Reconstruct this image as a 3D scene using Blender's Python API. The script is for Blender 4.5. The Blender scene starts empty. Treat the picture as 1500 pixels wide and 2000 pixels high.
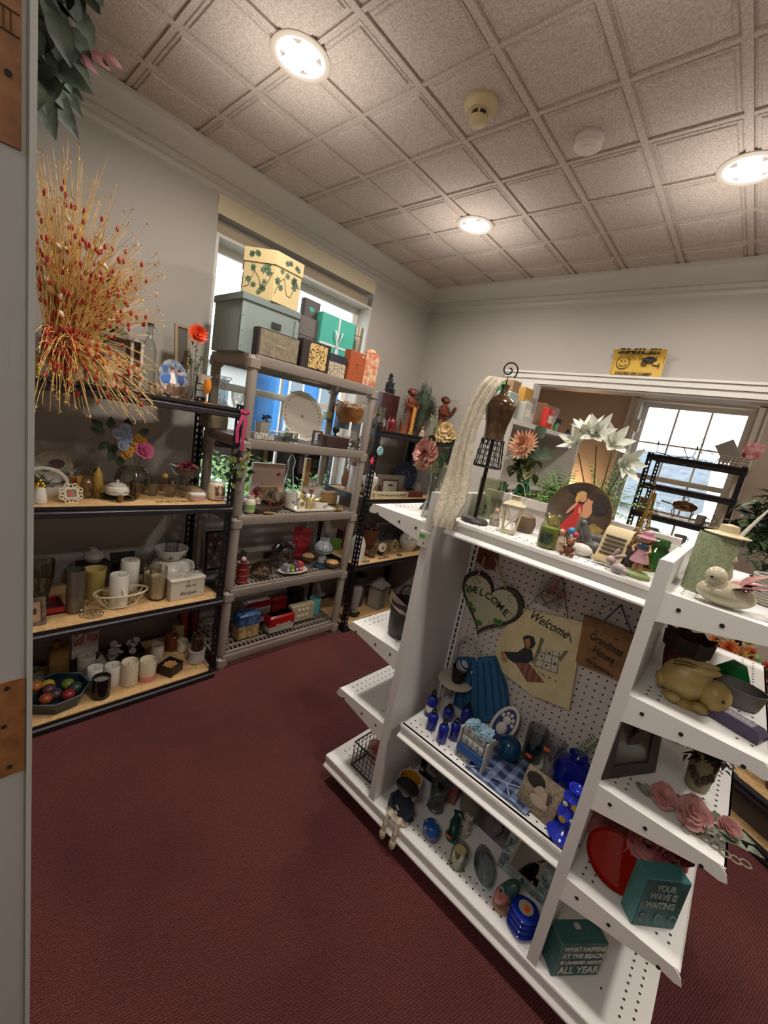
import bpy, bmesh, math, random
from mathutils import Vector, Matrix
random.seed(7)
SC = bpy.context.scene
COL = SC.collection
PI = math.pi
# ---------------------------------------------------------------- camera
F = 802.7
H0 = 1.54
RW = ((0.721, 0.67, 0.179), (-0.268, 0.03, 0.963), (0.639, -0.742, 0.201))
def _rot(w):
    w = Vector(w); return Matrix.Rotation(w.length, 3, w.normalized())
RC = _rot((-1.35998829, -0.366863835, -0.747550655))      # world -> camera
CAM = Vector((0, 0, H0))
cd = bpy.data.cameras.new('camera'); cam = bpy.data.objects.new('camera', cd); COL.objects.link(cam)
cd.sensor_fit = 'HORIZONTAL'; cd.sensor_width = 36; cd.lens = F / 1500 * 36; cd.clip_start = 0.02; cd.clip_end = 200
cam.matrix_world = Matrix.Translation(CAM) @ RC.transposed().to_4x4()
SC.camera = cam
# ---------------------------------------------------------------- world and exposure
SC.view_settings.view_transform = 'Standard'; SC.view_settings.look = 'None'
SC.view_settings.exposure = 0.0; SC.view_settings.gamma = 1; SC.view_settings.use_curve_mapping = False
w = bpy.data.worlds.new('overcast'); SC.world = w; w.use_nodes = True
nt = w.node_tree; bg = nt.nodes['Background']
sky = nt.nodes.new('ShaderNodeTexSky'); sky.sky_type = 'HOSEK_WILKIE'; sky.turbidity = 6; sky.ground_albedo = .5
sky.sun_direction = (0.5, -0.3, 0.8)
mx = nt.nodes.new('ShaderNodeMix'); mx.data_type = 'RGBA'; mx.inputs[0].default_value = .75
nt.links.new(sky.outputs[0], mx.inputs[6]); mx.inputs[7].default_value = (0.93, 0.97, 1.0, 1)
nt.links.new(mx.outputs[2], bg.inputs[0]); bg.inputs[1].default_value = 6.5
SC.cycles.transparent_max_bounces = 32
def area(name, loc, d, sx, sy, power, color=(1, 1, 1), portal=False, shape='RECTANGLE'):
    l = bpy.data.lights.new(name, 'AREA'); l.shape = shape; l.size = sx; l.size_y = sy; l.energy = power; l.color = color
    o = bpy.data.objects.new(name, l); o.location = loc; o.rotation_euler = Vector(d).to_track_quat('-Z', 'Y').to_euler()
    if portal: l.cycles.is_portal = True
    COL.objects.link(o); return o
area('window_portal', (-2.64, 1.70, 1.68), (1, 0, 0), 1.2, 1.6, 1, portal=True)
area('back_window_portal', (-.63, 4.70, 1.6), (0, -1, 0), .85, 1.4, 1, portal=True)
CANS = [(-1.565, .927), (-1.564, 2.14), (-.347, 2.143), (-.347, .86), (.86, 2.143), (.86, .9)]
CANW = 14.5
# ---------------------------------------------------------------- picture to place
def ray(px, py):
    return RC.transposed() @ Vector((px - 750, 1000 - py, -F))
def onz(px, py, z):
    d = ray(px, py); return CAM + d * ((z - H0) / d.z)
def onx(px, py, x):
    d = ray(px, py); return CAM + d * (x / d.x)
def ony(px, py, y):
    d = ray(px, py); return CAM + d * (y / d.y)
def proj(P):
    c = RC @ (Vector(P) - CAM); return (750 + F * c.x / -c.z, 1000 - F * c.y / -c.z)
def mpp(P):
    return -(RC @ (Vector(P) - CAM)).z / F
def hgt(P, yt):
    """height above P whose image row is yt"""
    a, b = P[2], P[2] + 1.2
    for _ in range(40):
        m = (a + b) / 2
        if proj((P[0], P[1], m))[1] > yt: a = m
        else: b = m
    return max(a - P[2], .004)
# ---------------------------------------------------------------- materials
_M = {}
def lin(h):
    h = h.lstrip('#'); c = [int(h[i:i + 2], 16) / 255 for i in (0, 2, 4)]
    return tuple((v / 12.92 if v <= .04045 else ((v + .055) / 1.055) ** 2.4) for v in c) + (1,)
def mat(h, r=.55, k='', m=0.0, h2=None, s=40):
    key = (h, r, k, m, h2, s)
    if key in _M: return _M[key]
    x = bpy.data.materials.new('surface_' + h + k); x.use_nodes = True; N = x.node_tree.nodes; L = x.node_tree.links
    p = N['Principled BSDF']; p.inputs['Base Color'].default_value = lin(h); p.inputs['Roughness'].default_value = r; p.inputs['Metallic'].default_value = m
    def tc():
        t = N.new('ShaderNodeTexCoord'); return t.outputs['Object']
    def ramp(fac, c1, c2, a=.4, b=.6):
        q = N.new('ShaderNodeValToRGB'); q.color_ramp.elements[0].position = a; q.color_ramp.elements[1].position = b
        q.color_ramp.elements[0].color = c1; q.color_ramp.elements[1].color = c2; L.new(fac, q.inputs[0]); return q.outputs[0]
    def bump(fac, st, d=.002):
        b = N.new('ShaderNodeBump'); b.inputs['Strength'].default_value = st; b.inputs['Distance'].default_value = d
        L.new(fac, b.inputs['Height']); L.new(b.outputs[0], p.inputs['Normal'])
    def noise(sc, det=3, vec=None):
        n = N.new('ShaderNodeTexNoise'); n.inputs['Scale'].default_value = sc; n.inputs['Detail'].default_value = det
        L.new(vec or tc(), n.inputs['Vector']); return n.outputs['Fac']
    if k == 'glass':
        o = N['Material Output']; t = N.new('ShaderNodeBsdfTransparent'); t.inputs[0].default_value = tuple(v ** .45 for v in lin(h)[:3]) + (1,)
        g = N.new('ShaderNodeBsdfGlossy'); g.inputs['Roughness'].default_value = r
        f = N.new('ShaderNodeLayerWeight'); f.inputs[0].default_value = .28
        a = N.new('ShaderNodeMath'); a.operation = 'MULTIPLY_ADD'; a.inputs[1].default_value = .55; a.inputs[2].default_value = .03; L.new(f.outputs['Fresnel'], a.inputs[0])
        s_ = N.new('ShaderNodeMixShader'); L.new(a.outputs[0], s_.inputs[0]); L.new(t.outputs[0], s_.inputs[1]); L.new(g.outputs[0], s_.inputs[2]); L.new(s_.outputs[0], o.inputs[0])
    elif k == 'speck':
        L.new(ramp(noise(s, 4), lin(h), lin(h2 or h)), p.inputs['Base Color'])
    elif k == 'crack':
        v = N.new('ShaderNodeTexVoronoi'); v.inputs['Scale'].default_value = s; L.new(tc(), v.inputs['Vector'])
        L.new(ramp(v.outputs['Distance'], lin(h2), lin(h), .2, .45), p.inputs['Base Color'])
    elif k == 'spots':
        v = N.new('ShaderNodeTexVoronoi'); v.inputs['Scale'].default_value = s; L.new(tc(), v.inputs['Vector'])
        L.new(ramp(v.outputs['Distance'], lin(h2), lin(h), .34, .38), p.inputs['Base Color'])
    elif k == 'wood':
        mp = N.new('ShaderNodeMapping'); mp.inputs['Scale'].default_value = (1, 9, 9); L.new(tc(), mp.inputs[0])
        f = noise(s / 4, 5, mp.outputs[0]); L.new(ramp(f, lin(h), lin(h2 or h), .3, .7), p.inputs['Base Color']); bump(f, .15)
    elif k == 'cloth':
        mp = N.new('ShaderNodeMapping'); mp.inputs['Scale'].default_value = (1, 1, 1); L.new(tc(), mp.inputs[0])
        f = noise(s * 6, 3, mp.outputs[0]); bump(f, .6, .003)
        if h2: L.new(ramp(f, lin(h), lin(h2), .3, .7), p.inputs['Base Color'])
    elif k == 'plaid':
        sx = N.new('ShaderNodeSeparateXYZ'); L.new(tc(), sx.inputs[0]); acc = None
        for ax in (0, 1):
            q = N.new('ShaderNodeMath'); q.operation = 'MULTIPLY'; q.inputs[1].default_value = s; L.new(sx.outputs[ax], q.inputs[0])
            fr = N.new('ShaderNodeMath'); fr.operation = 'FRACT'; L.new(q.outputs[0], fr.inputs[0])
            gt = N.new('ShaderNodeMath'); gt.operation = 'GREATER_THAN'; gt.inputs[1].default_value = .55; L.new(fr.outputs[0], gt.inputs[0])
            if acc:
                ad = N.new('ShaderNodeMath'); ad.operation = 'ADD'; L.new(acc, ad.inputs[0]); L.new(gt.outputs[0], ad.inputs[1])
                hf = N.new('ShaderNodeMath'); hf.operation = 'MULTIPLY'; hf.inputs[1].default_value = .5; L.new(ad.outputs[0], hf.inputs[0]); acc = hf.outputs[0]
            else: acc = gt.outputs[0]
        L.new(ramp(acc, lin(h), lin(h2), .1, .9), p.inputs['Base Color'])
    elif k == 'carpet':
        mp = N.new('ShaderNodeMapping'); mp.inputs['Scale'].default_value = (1, 1, 1); mp.inputs['Rotation'].default_value = (0, 0, -1.30); L.new(tc(), mp.inputs[0])
        wv = N.new('ShaderNodeTexWave'); wv.wave_type = 'BANDS'; wv.bands_direction = 'Y'; wv.inputs['Scale'].default_value = 44; wv.inputs['Distortion'].default_value = 3.5; wv.inputs['Detail'].default_value = 3
        wv.inputs['Detail Scale'].default_value = 3; L.new(mp.outputs[0], wv.inputs['Vector'])
        f2 = noise(260, 2); f3 = noise(2.2, 4)
        a = N.new('ShaderNodeMath'); a.operation = 'MULTIPLY_ADD'; a.inputs[1].default_value = .3; L.new(wv.outputs['Fac'], a.inputs[0])
        b = N.new('ShaderNodeMath'); b.operation = 'MULTIPLY'; b.inputs[1].default_value = .7; L.new(f2, b.inputs[0]); L.new(b.outputs[0], a.inputs[2])
        c1 = ramp(a.outputs[0], lin(h), lin(h2), .3, .75)
        mm = N.new('ShaderNodeMix'); mm.data_type = 'RGBA'; mm.blend_type = 'MULTIPLY'; mm.inputs[0].default_value = 1
        L.new(c1, mm.inputs[6]); L.new(ramp(f3, (.72, .70, .70, 1), (1, 1, 1, 1), .35, .6), mm.inputs[7]); L.new(mm.outputs[2], p.inputs['Base Color'])
        bump(a.outputs[0], .9, .006)
    elif k == 'ceil':
        f = noise(150, 6); L.new(ramp(f, lin(h), lin(h2), .3, .7), p.inputs['Base Color']); bump(f, .35, .002)
    elif k == 'emit':
        p.inputs['Emission Color'].default_value = lin(h); p.inputs['Emission Strength'].default_value = s
    elif k == 'brick':
        br = N.new('ShaderNodeTexBrick'); br.inputs['Scale'].default_value = s; br.inputs['Color1'].default_value = lin(h); br.inputs['Color2'].default_value = lin(h2); br.inputs['Mortar'].default_value = lin(h2)
        mp = N.new('ShaderNodeMapping'); mp.inputs['Rotation'].default_value = (PI / 2, 0, 0); L.new(tc(), mp.inputs[0]); L.new(mp.outputs[0], br.inputs['Vector']); L.new(br.outputs[0], p.inputs['Base Color'])
    if k == 'wax': p.inputs['Subsurface Weight'].default_value = .25; p.inputs['Subsurface Radius'].default_value = (.01, .008, .005)
    _M[key] = x; return x
def glass(h='#EEF2F0', r=.04): return mat(h, r, 'glass')
# ---------------------------------------------------------------- mesh builder
class B:
    def __init__(s): s.b = bmesh.new(); s.i = 0; s.M = Matrix.Identity(4)
    def at(s, M): s.M = M; return s
    def mi(s, i): s.i = i; return s
    def _v(s, p): return s.b.verts.new(s.M @ Vector(p))
    def face(s, vs):
        try: f = s.b.faces.new(vs); f.material_index = s.i; return f
        except ValueError: return None
    def box(s, c, d, R=None, bev=0):
        hx, hy, hz = d[0] / 2, d[1] / 2, d[2] / 2; T = Matrix.Translation(c)
        if R is not None: T = T @ (R.to_4x4() if not isinstance(R, (int, float)) else Matrix.Rotation(R, 4, 'Z'))
        if bev and min(d) > 2.1 * bev:
            return s.rbox(T, hx, hy, hz, bev)
        v = [s._v(T @ Vector((x * hx, y * hy, z * hz))) for z in (-1, 1) for x, y in ((-1, -1), (1, -1), (1, 1), (-1, 1))]
        for q in ((3, 2, 1, 0), (4, 5, 6, 7), (0, 1, 5, 4), (1, 2, 6, 5), (2, 3, 7, 6), (3, 0, 4, 7)): s.face([v[i] for i in q])
        return s
    def rbox(s, T, hx, hy, hz, e):
        rings = []
        for z, ins in ((-hz, e), (-hz + e, 0), (hz - e, 0), (hz, e)):
            pts = []
            for cx, cy, a0 in ((1, 1, 0), (-1, 1, 90), (-1, -1, 180), (1, -1, 270)):
                for a in (0, 45, 90):
                    t = math.radians(a0 + a); r = max(e - ins, 0.0001)
                    pts.append(s._v(T @ Vector((cx * (hx - e) + r * math.cos(t), cy * (hy - e) + r * math.sin(t), z))))
            rings.append(pts)
        n = len(rings[0])
        for a, b in zip(rings, rings[1:]):
            for i in range(n): s.face([a[i], a[(i + 1) % n], b[(i + 1) % n], b[i]])
        s.face(rings[0][::-1]); s.face(rings[-1]); return s
    def loft(s, rings, cap=(True, True), closed=True):
        R = [[s._v(p) for p in r] for r in rings]; n = len(R[0])
        for a, b in zip(R, R[1:]):
            for i in range(n if closed else n - 1): s.face([a[i], a[(i + 1) % n], b[(i + 1) % n], b[i]])
        if cap[0]: s.face(R[0][::-1])
        if cap[1]: s.face(R[-1])
        return s
    def lathe(s, prof, c=(0, 0, 0), n=24, sq=(1, 1), axis=None, flute=0, fn=8):
        T = Matrix.Translation(c)
        if axis is not None: T = T @ Vector(axis).to_track_quat('Z', 'Y').to_matrix().to_4x4()
        rings = []
        for r, z in prof:
            r = max(r, .0004)
            rings.append([T @ Vector(((r * (1 + flute * math.cos(fn * 2 * PI * i / n))) * math.cos(2 * PI * i / n) * sq[0], (r * (1 + flute * math.cos(fn * 2 * PI * i / n))) * math.sin(2 * PI * i / n) * sq[1], z)) for i in range(n)])
        return s.loft(rings)
    def cyl(s, p0, p1, r0, r1=None, n=12):
        p0, p1 = Vector(p0), Vector(p1); r1 = r0 if r1 is None else r1
        return s.lathe([(r0, 0), (r1, (p1 - p0).length)], p0, n, axis=p1 - p0)
    def sph(s, c, r, n=14, T=None):
        r = (r, r, r) if isinstance(r, (int, float)) else r; m = max(5, n // 2)
        T = T or Matrix.Identity(3)
        rings = []
        for j in range(m + 1):
            t = -PI / 2 + PI * j / m; k = max(math.cos(t), .002)
            rings.append([Vector(c) + T @ Vector((r[0] * k * math.cos(2 * PI * i / n), r[1] * k * math.sin(2 * PI * i / n), r[2] * math.sin(t))) for i in range(n)])
        return s.loft(rings)
    def tube(s, pts, r, n=6, closed=False, r1=None):
        P = [Vector(p) for p in pts]; k = len(P); rings = []; up = Vector((0.13, 0.21, 1)).normalized()
        for i, p in enumerate(P):
            if closed: t = P[(i + 1) % k] - P[i - 1]
            else: t = P[min(i + 1, k - 1)] - P[max(i - 1, 0)]
            if t.length < 1e-9: t = Vector((0, 0, 1))
            t.normalize(); a = t.cross(up)
            if a.length < .05: a = t.cross(Vector((1, 0, 0)))
            a.normalize(); b = t.cross(a); rr = r if r1 is None else r + (r1 - r) * i / max(k - 1, 1)
            rings.append([p + (a * math.cos(2 * PI * j / n) + b * math.sin(2 * PI * j / n)) * rr for j in range(n)])
        if closed: rings.append(rings[0]); return s.loft(rings, (False, False))
        return s.loft(rings)
    def ring(s, c, R, r, n=24, m=6, ax=(0, 0, 1), sq=1):
        q = Vector(ax).to_track_quat('Z', 'Y')
        return s.tube([Vector(c) + q @ Vector((R * math.cos(2 * PI * i / n), R * sq * math.sin(2 * PI * i / n), 0)) for i in range(n)], r, m, True)
    def prism(s, pts, z0, z1):
        return s.loft([[(x, y, z0) for x, y in pts], [(x, y, z1) for x, y in pts]])
    def plate(s, pts, y0, y1):
        """outline in x,z standing up; front at y0"""
        a = [(x, y1, z) for x, z in pts]; b = [(x, y0, z) for x, z in pts]; return s.loft([a, b])
    def leaf(s, p, d, L, W, up=(0, 0, 1), curl=.25, seg=4, rnd=0):
        p = Vector(p); d = Vector(d).normalized(); a = d.cross(Vector(up))
        if a.length < .05: a = d.cross(Vector((1, 0, 0)))
        a.normalize(); nrm = a.cross(d); rows = []
        for i in range(seg + 1):
            t = i / seg; w_ = W * math.sin(PI * (t ** .8) * .97 + .03) * .5 if not rnd else W * .5 * ((.25 + .75 * math.sin(PI / 2 * t / .65)) if t < .65 else math.sqrt(max(1 - ((t - .65) / .42) ** 2, .06))); q = p + d * L * t - nrm * curl * L * t * t
            rows.append([q - a * w_ + nrm * w_ * .35, q, q + a * w_ + nrm * w_ * .35])
        V = [[s._v(x) for x in r] for r in rows]
        for A, Bb in zip(V, V[1:]):
            for i in (0, 1): s.face([A[i], A[i + 1], Bb[i + 1], Bb[i]])
        return s
    def dot(s, c, r, ax='z', n=6):
        pts = []
        for i in range(n):
            u, v = r * math.cos(2 * PI * i / n), r * math.sin(2 * PI * i / n)
            pts.append(s._v(Vector(c) + (Vector((u, v, 0)) if ax == 'z' else Vector((u, 0, v)) if ax == 'y' else Vector((0, u, v)))))
        s.face(pts if ax != 'y' else pts[::-1]); return s
    def out(s, name, mats, parent=None, smooth=.7):
        me = bpy.data.meshes.new(name); bmesh.ops.recalc_face_normals(s.b, faces=s.b.faces[:]) if len(s.b.faces) < 60000 else None
        s.b.to_mesh(me); s.b.free()
        for m_ in (mats if isinstance(mats, (list, tuple)) else [mats]): me.materials.append(m_)
        if smooth:
            me.shade_smooth(); me.set_sharp_from_angle(angle=smooth)
        o = bpy.data.objects.new(name, me); COL.objects.link(o)
        if parent: o.parent = parent
        return o
def tag(o, label, cat, group=None, kind=None):
    if label: o['label'] = label
    if cat: o['category'] = cat
    if group: o['group'] = group
    if kind: o['kind'] = kind
    return o
def struct(o, label=None):
    o['kind'] = 'structure'
    if label: o['label'] = label
    return o
def E(name, label, cat, loc, rz=0, group=None, sc=1):
    o = bpy.data.objects.new(name, None); COL.objects.link(o); o.empty_display_size = .05
    o.location = loc; o.rotation_euler = (0, 0, rz) if isinstance(rz, (int, float)) else rz
    if sc != 1: o.scale = (sc,) * 3
    return tag(o, label, cat, group)
def one(b, name, label, cat, m, loc, rz=0, group=None, smooth=.7):
    o = b.out(name, m, None, smooth); o.location = loc; o.rotation_euler = (0, 0, rz) if isinstance(rz, (int, float)) else rz
    return tag(o, label, cat, group)
def clone(root, loc, label=None, rz=None):
    c = root.copy(); COL.objects.link(c); c.location = loc
    if rz is not None: c.rotation_euler = (0, 0, rz)
    if label: c['label'] = label
    for ch in list(root.children):
        k = ch.copy(); COL.objects.link(k); k.parent = c
        for g in list(ch.children):
            q = g.copy(); COL.objects.link(q); q.parent = k
    return c
def text(s, size, m, parent, loc, rot=(PI / 2, 0, 0), name='lettering', width=None, shear=0, ext=.0006, bold=0, line=None):
    cu = bpy.data.curves.new('t', 'FONT'); cu.body = s; cu.size = size; cu.align_x = 'CENTER'; cu.align_y = 'CENTER'; cu.extrude = ext; cu.shear = shear; cu.offset = bold
    if line: cu.space_line = line
    cu.resolution_u = 3
    o = bpy.data.objects.new('t', cu); COL.objects.link(o); dg = bpy.context.evaluated_depsgraph_get()
    me = bpy.data.meshes.new_from_object(o.evaluated_get(dg)); bpy.data.objects.remove(o)
    if width:
        xs = [v.co.x for v in me.vertices]; k = width / max(max(xs) - min(xs), 1e-6)
        for v in me.vertices: v.co.x *= k
    me.materials.clear(); me.materials.append(m)
    q = bpy.data.objects.new(name, me); COL.objects.link(q); q.location = loc; q.rotation_euler = rot
    if parent: q.parent = parent
    return q
def jit(a): return (random.random() - .5) * 2 * a
def rdir(zlo=-.2, zhi=1):
    while True:
        v = Vector((jit(1), jit(1), random.uniform(zlo, zhi)))
        if .2 < v.length < 1: return v.normalized()
def bloom(b, c, nrm, R, n=8, rows=2, cup=.5, W=.55):
    q = Vector(nrm).normalized().to_track_quat('Z', 'Y'); cup -= .15 if rows > 3 and W > .5 else 0; R *= 1.12 if rows > 3 and W > .5 else 1
    for r_ in range(rows):
        k = 1 - r_ * .75 / rows; m = max(5, int(n * (1 - .09 * r_)))
        for i in range(m):
            a = 2 * PI * (i + .5 * r_) / m; d = q @ Vector((math.cos(a), math.sin(a), cup + r_ * .45))
            b.leaf(Vector(c) + q @ Vector((0, 0, r_ * R * .09)), d, R * k * random.uniform(.9, 1.08), R * W * k * (1.25 if W > .4 else 1), up=q @ Vector((0, 0, 1)), curl=.18 if W > .4 else -.15, seg=5, rnd=W > .4)
    return b
# ---------------------------------------------------------------- shelves: z, depth axis, front, back
SH = {}
def place(sh, px, py, r=.03, d=None):
    """stand something whose front foot shows at (px, py) on shelf sh"""
    z, ax, fr, bk = SH[sh]; s = 1 if bk > fr else -1
    if d is None:
        p = onz(px, py, z); d = (p.x if ax == 'x' else p.y) + s * r
        lo, hi = min(fr, bk) + r, max(fr, bk) - r
        d = min(max(d, lo), hi) if lo < hi else (lo + hi) / 2
    f = d - s * r
    p = onx(px, py, f) if ax == 'x' else ony(px, py, f)
    if ax == 'x': return Vector((d, p.y, z))
    return Vector((p.x, d, z))
FACE = {'x': PI / 2, 'y': 0}
# ================================================================ the room
WALLM = mat('#A9A39B', .75, 'speck', 0, '#A49E96', 300)
TRIM = mat('#CFCBC4', .4)
CEILM = mat('#C0B2A6', .9, 'ceil', 0, '#9C8E83')
struct(B().box((-.2, 1.4, -.05), (5.6, 7.4, .1)).out('floor', mat('#3F0910', .95, 'carpet', 0, '#733A37')), 'maroon carpet')
ZC = 2.738
WX0, WX1, WY0, WY1 = -2.5, 2.0, .0605, 3.03
# ceiling: T-bars flush, scored one-foot panels stepped down between them
b = B(); b.box((-.25, 1.5, ZC + .055), (4.7, 3.3, .09))
gx = [-2.176 + .3048 * i for i in range(-2, 15)]; gy = [.6209 + .3059 * j for j in range(-3, 9)]
for i in range(len(gx) - 1):
    for j in range(len(gy) - 1):
        x0, x1, y0, y1 = max(gx[i], WX0), min(gx[i + 1], WX1), max(gy[j], WY0), min(gy[j + 1], WY1)
        if x1 - x0 < .09 or y1 - y0 < .09: continue
        cx, cy, sx, sy = (x0 + x1) / 2, (y0 + y1) / 2, x1 - x0, y1 - y0
        b.loft([[(cx - sx / 2 + k, cy - sy / 2 + k, z), (cx + sx / 2 - k, cy - sy / 2 + k, z), (cx + sx / 2 - k, cy + sy / 2 - k, z), (cx - sx / 2 + k, cy + sy / 2 - k, z)] for k, z in ((.017, ZC + .011), (.021, ZC + .006), (.030, ZC + .006), (.034, ZC + .001), (.040, ZC))])
for i, x in enumerate(gx):
    if WX0 < x < WX1: b.box((x, 1.55, ZC + .006), (.024, 3.0, .010))
for y in gy:
    if WY0 < y < WY1: b.box((-.25, y, ZC + .0072), (4.5, .016, .010))
struct(b.out('ceiling', CEILM, None, .3), 'scored acoustic ceiling panels')
def wall_holes(name, axis, pos, thick, u0, u1, z0, z1, holes, m, label=None):
    """wall slab with rectangular openings (u0,u1,z0,z1)"""
    us = sorted({u0, u1, *[h[0] for h in holes], *[h[1] for h in holes]}); zs = sorted({z0, z1, *[h[2] for h in holes], *[h[3] for h in holes]})
    b = B()
    for a, c in zip(us, us[1:]):
        for e, f in zip(zs, zs[1:]):
            mu, mz = (a + c) / 2, (e + f) / 2
            if any(h[0] < mu < h[1] and h[2] < mz < h[3] for h in holes): continue
            if axis == 'x': b.box((pos + thick / 2, mu, mz), (abs(thick), c - a, f - e))
            else: b.box((mu, pos + thick / 2, mz), (c - a, abs(thick), f - e))
    return struct(b.out(name, m, None, 0), label)
wall_holes('wall_left', 'x', WX0, -.16, -1.6, 5.0, 0, 3.0, [(1.10, 2.32, .80, 2.49)], WALLM, 'grey painted wall with the big window')
wall_holes('wall_back', 'y', WY1, .12, WX0, WX1, 0, 3.0, [(-1.56, 1.2, 0, 2.04)], WALLM, 'grey painted wall above the wide cased opening')
wall_holes('wall_right', 'x', WX1, .12, -1.6, 5.0, 0, 3.0, [], WALLM)
wall_holes('wall_front', 'y', WY0, -.12, WX0, WX1, 0, 3.0, [(-.45, .55, 0, 2.3)], WALLM)
wall_holes('wall_hall', 'y', -1.6, -.1, WX0, WX1, 0, 3.0, [], WALLM)
wall_holes('wall_far', 'y', 4.6, .16, -3.2, WX1, 0, 3.0, [(-1.03, -.16, .86, 2.24)], mat('#B5A698', .75), 'beige wall of the further room with its window')
struct(B().box((-.2, 3.9, 2.66), (5.6, 1.5, .08)).out('ceiling', mat('#C9C2BA', .9)))
struct(B().box((-.2, -.85, 2.70), (5.6, 1.5, .08)).out('ceiling', mat('#C9C2BA', .9)))
# crown moulding
def crown(name, axis, a0, a1, w):
    pr = [(0, 0), (.115, 0), (.115, -.012), (.100, -.020), (.088, -.045), (.055, -.075), (.045, -.095), (.030, -.098), (.026, -.120), (.012, -.128), (.010, -.150), (.004, -.155), (0, -.16)]
    b = B(); r = []
    for a in (a0, a1):
        r.append([((w + u, a, ZC + v) if axis == 'x' else (a, w - u, ZC + v)) for u, v in pr])
    struct(b.loft(r).out(name, mat('#B5AFA7', .5), None, .5), 'stepped crown moulding')
crown('trim_1', 'x', WY0, WY1, WX0); crown('trim_2', 'y', WX0, WX1, WY1)
# cased opening in the back wall
b = B()
for z, h, t in ((2.04 + .033, .065, .022), (2.075 + .02, .035, .034), (2.118, .014, .045)): b.box((-.18, WY1 - t / 2, z), (2.9, t, h))
for k, t in ((.033, .022),): b.box((-1.56 - k, WY1 - t / 2, 1.02), (.066, t, 2.04))
b.box((-1.56 - .052, WY1 - .017, 1.03), (.028, .034, 2.06))
b.box((-1.554, WY1 + .06, 1.02), (.012, .13, 2.04)); b.box((-.18, WY1 + .06, 2.034), (2.76, .13, .012))
struct(b.out('trim_3', TRIM), 'white casing round the wide opening')
# left window
def window(name, axis, w0, u0, u1, z0, z1, dep, ncol, zmid, rows, m=TRIM, label=None):
    T = Matrix.Identity(4) if axis == 'y' else Matrix(((0, -1, 0, 0), (1, 0, 0, 0), (0, 0, 1, 0), (0, 0, 0, 1)))
    # local: x along wall, y outward from room
    b = B().at(T); W, c = u1 - u0, (u0 + u1) / 2; y = w0 + dep
    b.box((u0 + .008, w0 + dep / 2, (z0 + z1) / 2), (.016, dep, z1 - z0)); b.box((u1 - .008, w0 + dep / 2, (z0 + z1) / 2), (.016, dep, z1 - z0))
    b.box((c, w0 + dep / 2, z0 + .01), (W, dep + .03, .02)); b.box((c, w0 + dep / 2 + .002, z1 - .009), (W - .002, dep - .004, .016))
    root = struct(b.out(name, m, None, .4), label)
    f = B().at(T)
    for za, zb, yy in ((z0 + .02, zmid + .02, y - .055), (zmid - .02, z1 - .016, y - .02)):
        for u in (u0 + .038, u1 - .038): f.box((u, yy, (za + zb) / 2), (.045, .034, zb - za))
        f.box((c, yy, za + .024), (W - .04, .031, .046)); f.box((c, yy, zb - .021), (W - .04, .031, .04))
    f.out('window_frame', mat('#E2DFD9', .35), root, .4)
    g = B().at(T)
    for (za, zb, yy), nr in zip(((z0 + .07, zmid, y - .055), (zmid, z1 - .06, y - .02)), rows):
        for k in range(1, ncol): g.box((u0 + .05 + (W - .1) * k / ncol, yy, (za + zb) / 2), (.016, .02, zb - za))
        for k in range(1, nr): g.box((c, yy, za + (zb - za) * k / nr), (W - .09, .0165, .016))
    g.out('muntins', mat('#DCD8D2', .35), root, .4)
    p = B().at(T)
    for za, zb, yy in ((z0 + .07, zmid, y - .052), (zmid, z1 - .06, y - .017)): p.box((c, yy, (za + zb) / 2), (W - .09, .003, zb - za))
    p.out('pane', glass('#F4F7F7'), root, 0)
    return root
window('window_1', 'x', 2.5, 1.10, 2.32, .80, 2.40, .16, 2, 1.60, (1, 1), label='large white sash window behind the shelves')
o = B().box((-2.508 + .002, 1.71, 2.54), (.022, 1.235, .10)).out('trim_4', mat('#C6B99C', .6)); struct(o, 'cream headboard over the window')
o = B().box((-2.585, 1.71, 2.43), (.11, 1.21, .085), bev=.02).out('window_2', mat('#A3947E', .7)); struct(o, 'rolled beige blind')
window('window_3', 'y', 4.6, -1.03, -.16, .86, 2.24, .16, 3, 1.52, (2, 2), label='multi-pane sash window of the further room')
b = B()
for u in (-1.03 - .035, -.16 + .035): b.box((u, 4.59, 1.54), (.07, .03, 1.46)); b.box((u + (.028 if u > -.6 else -.028), 4.578, 1.54), (.016, .045, 1.46))
b.box((-.595, 4.59, 2.275), (1.0, .03, .07)); b.box((-.595, 4.575, .84), (1.06, .07, .03))
struct(b.out('trim_5', TRIM), 'window casing of the further room')
# door frame right beside the camera: jamb, unpainted hinge mortises, old screw holes
b = B(); b.box((-.462, -.008, 1.3), (.024, .121, 2.62)); b.box((-.463, .055, 1.3), (.026, .005, 2.62))
b.box((-.462, .0593, 1.3), (.030, .0040, 2.62))
root = struct(b.out('trim_6', mat('#A9A7A0', .5), None, 0), 'pale painted door jamb at the left edge')
WD = mat('#8E5F33', .6, 'wood', 0, '#6E4320', 30)
b = B(); b.box((-.4495, .018, 1.2), (.0012, .076, .103)); b.box((-.4495, .010, 1.83), (.0012, .086, .29)); b.out('bare_wood', WD, root, 0)
b = B()
for y, z in ((.0435, 1.245), (.0415, 1.205), (.045, 1.158), (.046, 1.728)): b.cyl((-.4495, y, z), (-.4485, y, z), .0022, n=8)
b.out('screw_hole', mat('#1C0E08', .9), root, 0)
b = B()
for z in (1.752, 1.765): b.box((-.4487, .045, z), (.0006, .014, .0008))
for y in (.0400, .0437, .0474): b.box((-.4487, y, 1.7585), (.0006, .0006, .0125))
b.out('pencil_mark', mat('#3A2618', .9), root, 0)
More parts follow.
